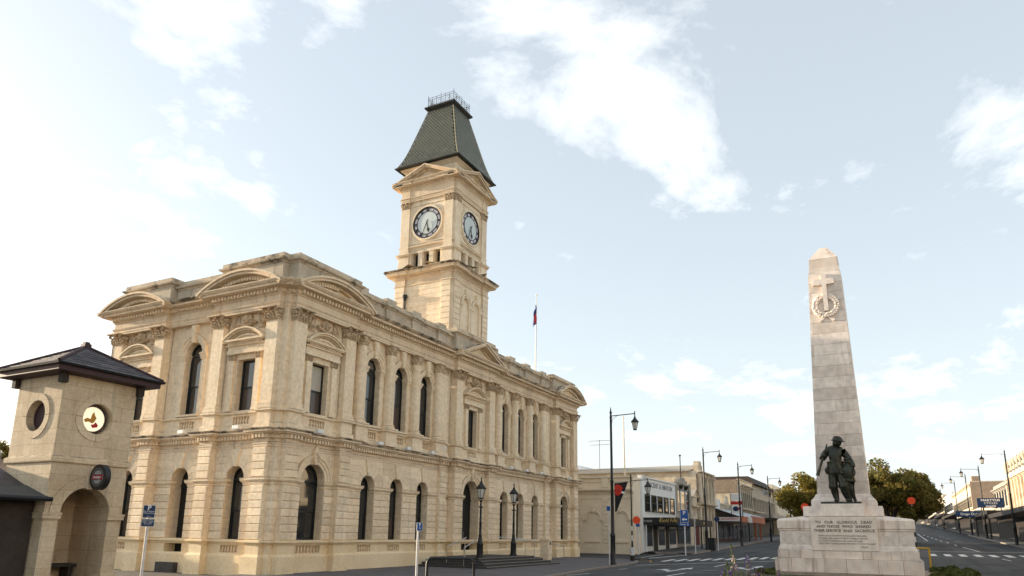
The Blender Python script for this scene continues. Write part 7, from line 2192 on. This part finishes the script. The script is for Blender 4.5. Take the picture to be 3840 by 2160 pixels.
# 6 two-storey ornate block with bare brick side
e = house('ornate_block', 'two-storey ornate cream block with patchy bare brick side wall', 83.0, 92.9, 8.9, 'wworn', 26)
wbox('side_wall', 'wworn', e, 82.85, 82.99, FY, 24, 4.8, 9.15)
wbox('brick_patch', 'wbrick', e, 82.75, 82.845, -2.2, 1.6, 7.6, 9.35)
wbox('sign_panel', 'wwhite', e, 82.72, 82.845, 1.8, 7.5, 7.9, 9.2)
mb = MB(); cornice_run(mb, 83, 92.9, FY, 8.3, -1, 0.5, 0.5); cornice_run(mb, 83, 92.9, FY, 5.1, -1, 0.4, 0.35); mb.build('cornice', 'wworn', e)
for i in range(9): wbox('parapet_pier', 'wworn', e, 83.1 + 1.17 * i, 83.5 + 1.17 * i, FY - 0.15, FY + 0.2, 8.8, 9.3)
wbox('coping', 'wworn', e, 82.9, 93, FY - 0.2, FY + 0.25, 9.3, 9.45)
for i in range(6): lwin(e, 84.2 + 1.55 * i, 0.75, 5.75, 7.7, FY - 0.02, arch=True); 
for i in range(7): wbox('pilaster', 'wworn', e, 83.2 + 1.55 * i, 83.5 + 1.55 * i, FY - 0.18, FY, 5.4, 8.3)
wbox('shopfront', 'wdark', e, 83.1, 92.8, FY - 0.05, FY - 0.01, 1.2, 4.6)
# 7 block with fins and mansard storey
e = house('finned_block', 'beige concrete block with vertical fins and a dark mansard top', 93.0, 113.2, 8.4, 'wbeige', 16)
for i in range(14): wbox('fin', 'wbeige', e, 93.6 + 1.45 * i, 93.9 + 1.45 * i, FY - 0.5, FY, 5.4, 7.2)
for i in range(13): lwin(e, 94.5 + 1.45 * i, 1.0, 5.5, 7.1, FY - 0.02, mull=False)
mb = MB(); mb.box(93, 113.2, FY - 0.55, FY, 7.2, 7.4); mb.box(93, 113.2, FY - 0.55, FY, 5.2, 5.4); mb.build('band', 'wbeige', e)
wbox('upper_storey', 'wbeige', e, 96, 113.2, FY + 0.2, 8, 8.4, 9.5); wbox('window_strip', 'wwhite', e, 104.5, 113, FY + 0.08, FY + 0.2, 8.2, 9.4)
for i in range(6): lwin(e, 105.2 + 1.4 * i, 1.1, 8.4, 9.3, FY + 0.07, mull=False)
mb = MB(); mb.add([(94.5, FY - 0.4, 9.45), (114.2, FY - 0.4, 9.45), (113, FY + 0.8, 10.75), (95.5, FY + 0.8, 10.75), (94.5, 9, 9.45), (114.2, 9, 9.45), (113, 8, 10.75), (95.5, 8, 10.75)], [(0, 1, 2, 3), (4, 0, 3, 7), (3, 2, 6, 7), (1, 5, 6, 2)]); mb.build('mansard', 'mans', e)
wbox('canopy', 'wbeige', e, 92.5, 113.4, -5.4, FY, 4.4, 5.0); wbox('shopfront', 'wdark', e, 93.1, 113, FY - 0.05, FY - 0.01, 1.5, 4.4)
# 8 classical bank
e = house('classical_bank', 'classical stone bank with tall columns half hidden by the tree', 114.0, 135, 10.0, 'wcream', 18)
mb = MB(); cornice_run(mb, 113.8, 135, FY - 0.3, 9.4, -1, 0.7, 0.7); mb.build('cornice', 'wcream', e); wbox('parapet', 'wcream', e, 114, 135, FY - 0.1, FY + 1, 9.95, 10.7)
for i in range(9):
    mb = MB(); mb.lathe([(0.55, 0), (0.45, 0.2), (0.42, 1.5), (0.36, 3.2), (0.5, 3.35), (0.55, 3.6)], 12, 114.8 + 2.4 * i, FY - 0.45, 5.8); mb.build('column', 'wcream', e, True)
wbox('base', 'wcream', e, 113.8, 135.2, FY - 0.9, FY, 1.5, 5.8)
for i in range(8): lwin(e, 116 + 2.4 * i, 1.1, 6.2, 8.6, FY - 0.02)
wbox('yellow_board', 'yellowb', e, 107, 113.5, -5.55, -5.4, 4.4, 5.3)
# hipped roof far behind the corner shop, with an aerial
e = house('rear_house', 'pale hipped iron roof house behind the corner shop', 60, 78, 8.35, 'wwhite', 16, y=7.8)
mb = MB(); mb.add([(59.6, 7.4, 8.3), (78.4, 7.4, 8.3), (78.4, 24.4, 8.3), (59.6, 24.4, 8.3), (64, 14, 10.2), (74, 14, 10.2)], [(0, 1, 5, 4), (1, 2, 5), (2, 3, 4, 5), (3, 0, 4)]); mb.build('roof', 'roofblue', e)
mb = MB(); mb.path([(62, 10, 9.0), (62, 10, 12.9)], 0.04, 5)
for i in range(5): mb.path([(62, 8.6 + 0.1 * i, 12.8 - 0.5 * (i % 2)), (62, 11.4 - 0.2 * i, 12.8 - 0.5 * (i % 2))], 0.025, 4)
mb.build('aerial', 'grey', e)

# generic rows further along ------------------------------------------------------------
def row_house(x0, x1, h, m, side, y, label, storeys=2, awning=True, par=0.5, k=0):
    zt = gz((x0 + x1) / 2) + h
    e = house('street_building', label, x0, x1, zt, m, 14, y, side)
    z0 = gz((x0 + x1) / 2)
    mb = MB(); cornice_run(mb, x0 + 0.03, x1 - 0.03, y, zt - 0.55 - par, side, 0.45, 0.45); cornice_run(mb, x0 + 0.03, x1 - 0.03, y, z0 + 3.9, side, 0.3, 0.3); mb.build('cornice', m, e)
    n = max(2, int((x1 - x0) / 2.6))
    for i in range(n): lwin(e, x0 + (x1 - x0) * (i + 0.5) / n, min(1.1, (x1 - x0) / n * 0.5), z0 + 4.7, min(z0 + 6.8, zt - 1.2), y + side * 0.02, side, arch=(k % 2 == 0))
    wbox('shopfront', 'wdark', e, x0 + 0.1, x1 - 0.1, *sorted((y + side * 0.06, y + side * 0.01)), z0 + 0.1, z0 + 3.3)
    if awning:
        mb = MB(); ya, yb = sorted((y, y + side * 3.0))
        mb.box(x0 + 0.02, x1 - 0.02, ya, yb, z0 + 3.25, z0 + 3.75); mb.build('awning', ('wdark', 'black', 'wgrey')[k % 3], e)
        for x in (x0 + 0.4, x1 - 0.4):
            mb = MB(); mb.path([(x, y + side * 2.85, z0 - 0.4), (x, y + side * 2.85, z0 + 3.3)], 0.07, 6); mb.build('awning_post', 'wdark', e)
    return e
ly = -2.6
rows_l = [(136, 158, 8.5, 'wcream'), (158, 190, 7, 'wgrey'), (190, 230, 8, 'wworn'), (230, 290, 7.5, 'wcream'), (290, 380, 8, 'wbeige')]
lab_l = ['cream two-storey building just past the classical bank on the left', 'grey low building on the left behind the tree', 'worn cream building far along the left side', 'pale building second last on the left side', 'last building at the end of the left side']
for k, (a, b2, h, m) in enumerate(rows_l): row_house(a, b2, h, m, -1, ly, lab_l[k], k=k)
RY = -35.5
# right side: urn-topped front, grey wall, low arched shop, brick-sided block, then lighter fronts
e = row_house(66, 100.4, 9.3, 'wworn', 1, RY, 'ornate pale front topped with a row of urns on the right', k=0, par=0.6)
for i in range(13):
    x = 67.5 + 2.65 * i; z = gz(83) + 9.3
    mb = MB().lathe([(0.28, 0), (0.3, 0.3), (0.14, 0.45), (0.30, 0.8), (0.36, 1.1), (0.2, 1.3), (0.05, 1.55)], 10, x, RY + 0.25, z); mb.build('urn', 'wworn', e, True)
for i in range(14): wbox('pilaster', 'wworn', e, 66.5 + 2.65 * i, 67.1 + 2.65 * i, RY, RY + 0.3, gz(83) + 4.2, gz(83) + 8.2)
e = row_house(100.5, 118.6, 8.0, 'wgrey', 1, RY, 'grey streaked plain building between the urn front and the blue board', k=1)
e = row_house(118.7, 156, 5.0, 'wcream', 1, RY, 'low cream shop with arched parapet under the brick side wall', k=2, par=0.2)
e = row_house(156.5, 210, 9.8, 'wworn', 1, RY, 'bright block with bare brick side wall and chimney on the right', k=0)
wbox('brick_side', 'wbrick', e, 156.35, 156.48, RY - 13, RY - 0.05, gz(156), gz(180) + 9.7)
mb = MB(); arc_band(mb, RY - 5, gz(156) + 6.0, 0.0001, 1.5, 0, 0.06, 0, PI, 14); mb.map(lambda s, o, z: (156.33 - o, s, z)); mb.build('fanlight', 'wcream', e)
wbox('chimney', 'wbrick', e, 158, 160, RY - 2, RY - 0.6, gz(180) + 9, gz(180) + 11)
for k, (a, b2, h, m, lb) in enumerate(((210.5, 250, 9.5, 'wwhite', 'tall white sunlit front past the brick-sided block'), (250.5, 300, 9.8, 'wworn', 'worn pale front in the middle distance on the right'), (300.5, 360, 9, 'wwhite', 'pale front far along the right side'), (360.5, 440, 9.5, 'wcream', 'cream front near the end of the right side'), (440.5, 560, 9, 'wgrey', 'last grey building at the end of the right side'))):
    row_house(a, b2, h, m, 1, RY, lb, k=k + 1)
# hipped pale roof behind the right row
e = house('rear_house', 'pale hipped roof rising behind the right hand row', 112, 140, 12.2, 'wwhite', 16, y=-48, side=1)
mb = MB(); mb.add([(111, -47.5, 12.1), (141, -47.5, 12.1), (141, -64, 12.1), (111, -64, 12.1), (118, -55, 15.4), (134, -55, 15.4)], [(0, 1, 5, 4), (1, 2, 5), (2, 3, 4, 5), (3, 0, 4)]); mb.build('roof', 'roofblue', e)
# the same row carries on opposite the hall, behind the camera's right shoulder
for k, (a, b2, h, m, lb) in enumerate(((40, 65.8, 9.5, 'wcream', 'cream building opposite the memorial on the right hand row'), (12, 39.8, 10.5, 'wworn', 'worn pale building facing the hall entrance across the street'), (-18, 11.8, 9.8, 'wcream', 'cream building facing the hall corner across the street'), (-50, -18.2, 10.5, 'wwhite', 'white building at the near end of the row facing the hall'))):
    row_house(a, b2, h, m, 1, RY, lb, k=k)
# shop boards on the right
e = empty('cycle_shop_board', (96, -32.6, 0), label='navy projecting shop board with white lettering on the right', cat='sign')
zc = 6.55
wbox('board', 'signnavy', e, -0.1, 0.1, -1.5, 1.5, zc - 0.68, zc + 0.6)
text('MARTYNS', 0.42, 'letter', e, face_mtx((95.88, -32.6, zc + 0.3), (0, -1, 0)), extrude=0.004, bold=0.01, xs=1.15)
text('CYCLES', 0.4, 'letter', e, face_mtx((95.88, -32.6, zc - 0.08), (0, -1, 0)), extrude=0.004, xs=1.1)
text('avanti', 0.32, 'letter', e, face_mtx((95.88, -32.6, zc - 0.46), (0, -1, 0)), extrude=0.004, bold=0.01, xs=1.5)
mb = MB()
for yy in (-1.1, 1.1): mb.path([(0, yy, zc - 2.2), (0, yy, zc - 0.68)], 0.06, 6)
mb.build('bracket', 'black', e)
e = empty('newspaper_board', (118, -32.5, 0), label='blue fascia board of the newspaper office below the brick wall', cat='sign')
wbox('board', 'signnavy', e, -0.1, 0.1, -2.6, 2.6, 5.2, 6.15)
text('Otago Daily Times', 0.55, 'letter', e, face_mtx((117.88, -32.5, 5.68), (0, -1, 0)), extrude=0.004, xs=0.95)
# distant low hill closing the street
mb = MB(); vs = []; n = 60
for i in range(n + 1):
    y = -700 + 1400 * i / n; hgt = 14 + 9 * noise.noise(Vector((y * 0.006, 1.7, 0))) + 4 * noise.noise(Vector((y * 0.03, 4.7, 0)))
    vs += [(880, y, gz(700) - 4), (960, y, gz(700) + hgt - 2), (1250, y, gz(700) + hgt + 4)]
mb.add(vs, [(i * 3 + j, i * 3 + j + 1, i * 3 + j + 4, i * 3 + j + 3) for i in range(n) for j in range(2)])
M['hill'] = mat('hillside', (0.07, 0.08, 0.05), 0.95, (0.11, 0.10, 0.07), 0.03)
struct(mb.build('hills', 'hill', None, True))
# house and roof glimpsed at the far left edge
e = house('far_left_house', 'brown roofed house glimpsed behind the kiosk at the left edge', -2, 14, 4.6, 'wbeige', 10, y=27, side=-1)
mb = MB(); mb.add([(-3, 26.3, 4.5), (15, 26.3, 4.5), (15, 37.5, 4.5), (-3, 37.5, 4.5), (0, 32, 6.5), (12, 32, 6.5)], [(0, 1, 5, 4), (1, 2, 5), (2, 3, 4, 5), (3, 0, 4)]); mb.build('roof', 'wbrick', e)

# ------------------------------------------------------------------ trees and plants
def leafmat(name, c1, c2, trans=0.25):
    m = mat(name, c1, 0.6, c2, 1.1, fine=5, fineamt=0.3, spec=0.25)
    b = m.node_tree.nodes['Principled BSDF']
    L = m.node_tree.links; N = m.node_tree.nodes
    tr = N.new('ShaderNodeBsdfTranslucent'); mx = N.new('ShaderNodeMixShader'); mx.inputs[0].default_value = trans
    src = b.inputs['Base Color'].links[0].from_socket
    L.new(src, tr.inputs['Color']); L.new(b.outputs[0], mx.inputs[1]); L.new(tr.outputs[0], mx.inputs[2])
    L.new(mx.outputs[0], N['Material Output'].inputs['Surface'])
    return m
M['leafa'] = leafmat('autumn_leaf', (0.17, 0.16, 0.035), (0.32, 0.23, 0.045), 0.42)
M['leafb'] = leafmat('dark_leaf', (0.11, 0.12, 0.03), (0.23, 0.165, 0.04), 0.42)
M['leafg'] = leafmat('hedge_leaf', (0.06, 0.085, 0.02), (0.12, 0.13, 0.03))
M['bark'] = mat('bark', (0.09, 0.07, 0.05), 0.9, (0.05, 0.04, 0.03), 3, bump=0.5)
def leaf_cloud(mb, rnd, clumps, per, size):
    """leaf quads gathered round clump centres (c, r)"""
    for c, r in clumps:
        for _ in range(per):
            d = Vector((rnd.gauss(0, 1), rnd.gauss(0, 1), rnd.gauss(0, 1))).normalized() * r * rnd.random() ** 0.45
            p = Vector(c) + Vector((d.x, d.y, d.z * 0.8))
            u = Vector((rnd.gauss(0, 1), rnd.gauss(0, 1), rnd.gauss(0, 1))).normalized()
            w = u.cross(Vector((rnd.gauss(0, 1), rnd.gauss(0, 1), rnd.gauss(0, 1)))).normalized()
            s = size * rnd.uniform(0.6, 1.4)
            a, b2 = u * s, w * s * 0.55
            mb.add([p - a, p - b2 * 0.9, p + a, p + b2 * 0.9], [(0, 1, 2, 3)])
def tree(loc, rx, ry, rz, zc, label, seed, m, n=34, per=360, size=0.16, cat='tree', lean=0.0):
    rnd = random.Random(seed)
    e = empty('street_tree', loc, label=label, cat=cat, group='trees in the street')
    mb = MB()
    mb.path([(0, 0, -0.3), (0.05, 0, 0.8), (0.1, 0.1, 1.8), (0.1, 0.2, zc - rz * 0.3)], [0.32, 0.26, 0.22, 0.12], 8)
    clumps = []
    for i in range(n):
        while True:
            d = Vector((rnd.uniform(-1, 1), rnd.uniform(-1, 1), rnd.uniform(-0.75, 1)))
            if 0.35 < d.length < 1: break
        c = Vector((d.x * rx, d.y * ry, zc + d.z * rz))
        clumps.append((c, rnd.uniform(0.22, 0.36) * min(rx, ry, rz) * 1.15))
    for c, r in clumps[::2]:
        mid = Vector((c.x * 0.4, c.y * 0.4, zc - rz * 0.45 + (c.z - zc) * 0.3))
        mb.path([(0.1, 0.1, 1.7), tuple(mid), tuple(c)], [0.12, 0.07, 0.025], 5)
    mb.build('trunk', 'bark', e, True)
    lb = MB(); leaf_cloud(lb, rnd, clumps, per, size); lb.build('crown', m, e)
    return e
tree((69, -13.5, gz(69)), 3.9, 3.7, 2.9, 5.2, 'autumn tree with yellow top, left of the obelisk', 16, M['leafa'], 52, 420, 0.17)
tree((74, -20.6, gz(74)), 4.2, 3.3, 3.4, 5.9, 'dark rounded tree right behind the obelisk', 12, M['leafb'], 46, 420, 0.17)
tree((80, -22.9, gz(80)), 4.2, 3.3, 2.9, 5.3, 'olive green tree right of the obelisk with drooping edge', 13, M['leafb'], 48, 420, 0.18)
tree((4.6, 29.5, 0), 1.6, 1.6, 1.1, 6.5, 'small dark tree at the far left edge behind the kiosk', 14, M['leafb'], 20, 200, 0.09)

def shrub(name, loc, r, label, seed, m, n=14, per=180, size=0.04, group=None):
    rnd = random.Random(seed)
    e = empty(name, loc, label=label, cat='shrub', group=group)
    mb = MB(); cl_ = []
    for i in range(n):
        a = rnd.uniform(0, 2 * PI); q = rnd.random() ** 0.5
        cl_.append((Vector((q * r[0] * math.cos(a), q * r[1] * math.sin(a), r[2] * rnd.uniform(0.15, 0.75))), r[2] * 0.5))
    st_ = MB()
    for c, q in cl_: st_.path([(c.x * 0.5, c.y * 0.5, -0.1), tuple(c)], [0.015, 0.006], 4)
    st_.build('stems', 'bark', e)
    leaf_cloud(mb, rnd, cl_, per, size); mb.build('foliage', m, e)
shrub('low_hedge', (11.6, -22.75, 0.26), (3.6, 0.7, 0.34), 'low clipped hedge right of the memorial base', 21, M['leafg'], 46, 260, 0.045, 'low hedges by the memorial')
shrub('low_hedge', (8.0, -22.45, 0.30), (1.6, 0.55, 0.30), 'bright green low hedge at the near right corner of the memorial', 22, M['leafg'], 26, 260, 0.045, 'low hedges by the memorial')
shrub('low_hedge', (8.2, -16.75, 0.26), (1.2, 0.4, 0.28), 'small green hedge left of the memorial base', 23, M['leafg'], 16, 220, 0.045, 'low hedges by the memorial')
mb = MB(); mb.path([(0, 0, 0), (0, 0, 1.05)], 0.04, 8); mb.path([(0, 0, 1.02), (0, 0.45, 1.04)], 0.035, 8)
ye = empty('yellow_rail', (15.0, -22.1, 0.25), label='short yellow rail post behind the memorial on the right', cat='rail')
M['yel'] = mat('yellow_paint', (0.62, 0.36, 0.03), 0.5); mb.build('post', 'yel', ye)

# garden flowers in front of the memorial
M['stem'] = leafmat('flower_leaf', (0.08, 0.11, 0.03), (0.14, 0.15, 0.06)); M['petalp'] = mat('violet_petal', (0.09, 0.05, 0.22), 0.6, (0.15, 0.09, 0.30), 20, fineamt=0.2); M['petalw'] = mat('cream_petal', (0.65, 0.50, 0.42), 0.6); M['petald'] = mat('plum_petal', (0.10, 0.03, 0.14), 0.6)
def flower(u, v, depth, h, label, m, seed, spike=0.3, leafy=60):
    """spire of blossom whose top stands where the photograph shows it"""
    rnd = random.Random(seed)
    ray = FWD * 2693.66 + RIGHT * (u - 1911.87) + DOWN * (v - 1389.78)
    top = CAM_POS + ray * (depth / 2693.66)
    e = empty('garden_flower', (top.x, top.y, top.z - h), label=label, cat='flower', group='flowers in the garden bed')
    sw = Vector((rnd.uniform(-0.04, 0.04), rnd.uniform(-0.04, 0.04), 0))
    P = lambda t: Vector((sw.x * t * t, sw.y * t * t, h * t))
    st_ = MB(); st_.path([tuple(P(i / 8)) for i in range(9)], [0.008 - 0.0007 * i for i in range(9)], 5); st_.build('stem', 'stem', e)
    lf = MB()
    for i in range(leafy):
        t = rnd.uniform(0.05, 1 - spike * 0.6); c = P(t); a = rnd.uniform(0, 2 * PI); L_ = rnd.uniform(0.05, 0.13)
        d = Vector((math.cos(a), math.sin(a), rnd.uniform(0.1, 0.7))).normalized(); s = d.cross(Vector((0, 0, 1))).normalized() * 0.010
        lf.add([c, c + d * L_ * 0.5 + s, c + d * L_, c + d * L_ * 0.5 - s], [(0, 1, 2, 3)])
    lf.build('foliage', 'stem', e)
    fl_ = MB()
    for i in range(int(40 * spike / 0.3)):
        t = 1 - spike * rnd.random(); c = P(t); w = 0.035 * (1.15 - (t - 1 + spike) / spike)
        a = rnd.uniform(0, 2 * PI)
        p = c + Vector((math.cos(a) * w, math.sin(a) * w, 0))
        for q in range(3):
            u_ = Vector((rnd.gauss(0, 1), rnd.gauss(0, 1), rnd.gauss(0, 1))).normalized(); w_ = u_.cross(Vector((rnd.gauss(0, 1), rnd.gauss(0, 1), rnd.gauss(0, 1)))).normalized()
            fl_.add([p - u_ * 0.011, p - w_ * 0.009, p + u_ * 0.011, p + w_ * 0.009], [(0, 1, 2, 3)])
    fl_.build('blossom', m, e)
for i, (u, v, dp, h, m, sp, lb) in enumerate([(2752, 2042, 8, 1.2, 'stem', 0.25, 'tallest green flower spire in the garden bed'), (2742, 2085, 7.6, 1.1, 'petalw', 0.14, 'pale cream flower spire beside the tallest stem'), (2788, 2076, 7.8, 1.1, 'petalp', 0.16, 'violet flower spire right of the cream one'),
        (2765, 2105, 7.7, 1.0, 'petalp', 0.12, 'violet flower low between the spires'), (2728, 2110, 7.5, 1.0, 'stem', 0.2, 'leafy green stem left of the cream flower'), (2712, 2125, 7.4, 1.0, 'petalp', 0.14, 'violet flower leftmost in the bed'),
        (2805, 2120, 7.9, 1.0, 'petald', 0.16, 'dark violet flower right of the spires'), (2830, 2130, 7.9, 0.9, 'petald', 0.10, 'small plum flower leaning right in the bed'), (2845, 2128, 7.6, 0.9, 'petald', 0.1, 'rightmost plum flower of the near clump'),
        (2735, 2140, 7.0, 0.8, 'petalp', 0.12, 'violet flower at the bottom of the clump'), (2775, 2138, 7.2, 0.8, 'stem', 0.2, 'short leafy stem in the middle of the clump'), (2922, 2138, 9.5, 0.9, 'petald', 0.14, 'plum flower by the left foot of the memorial'), (2700, 2140, 7.2, 0.8, 'stem', 0.2, 'short leafy stem at the left of the clump')]):
    flower(u, v, dp, h, lb, m, 40 + i, sp)
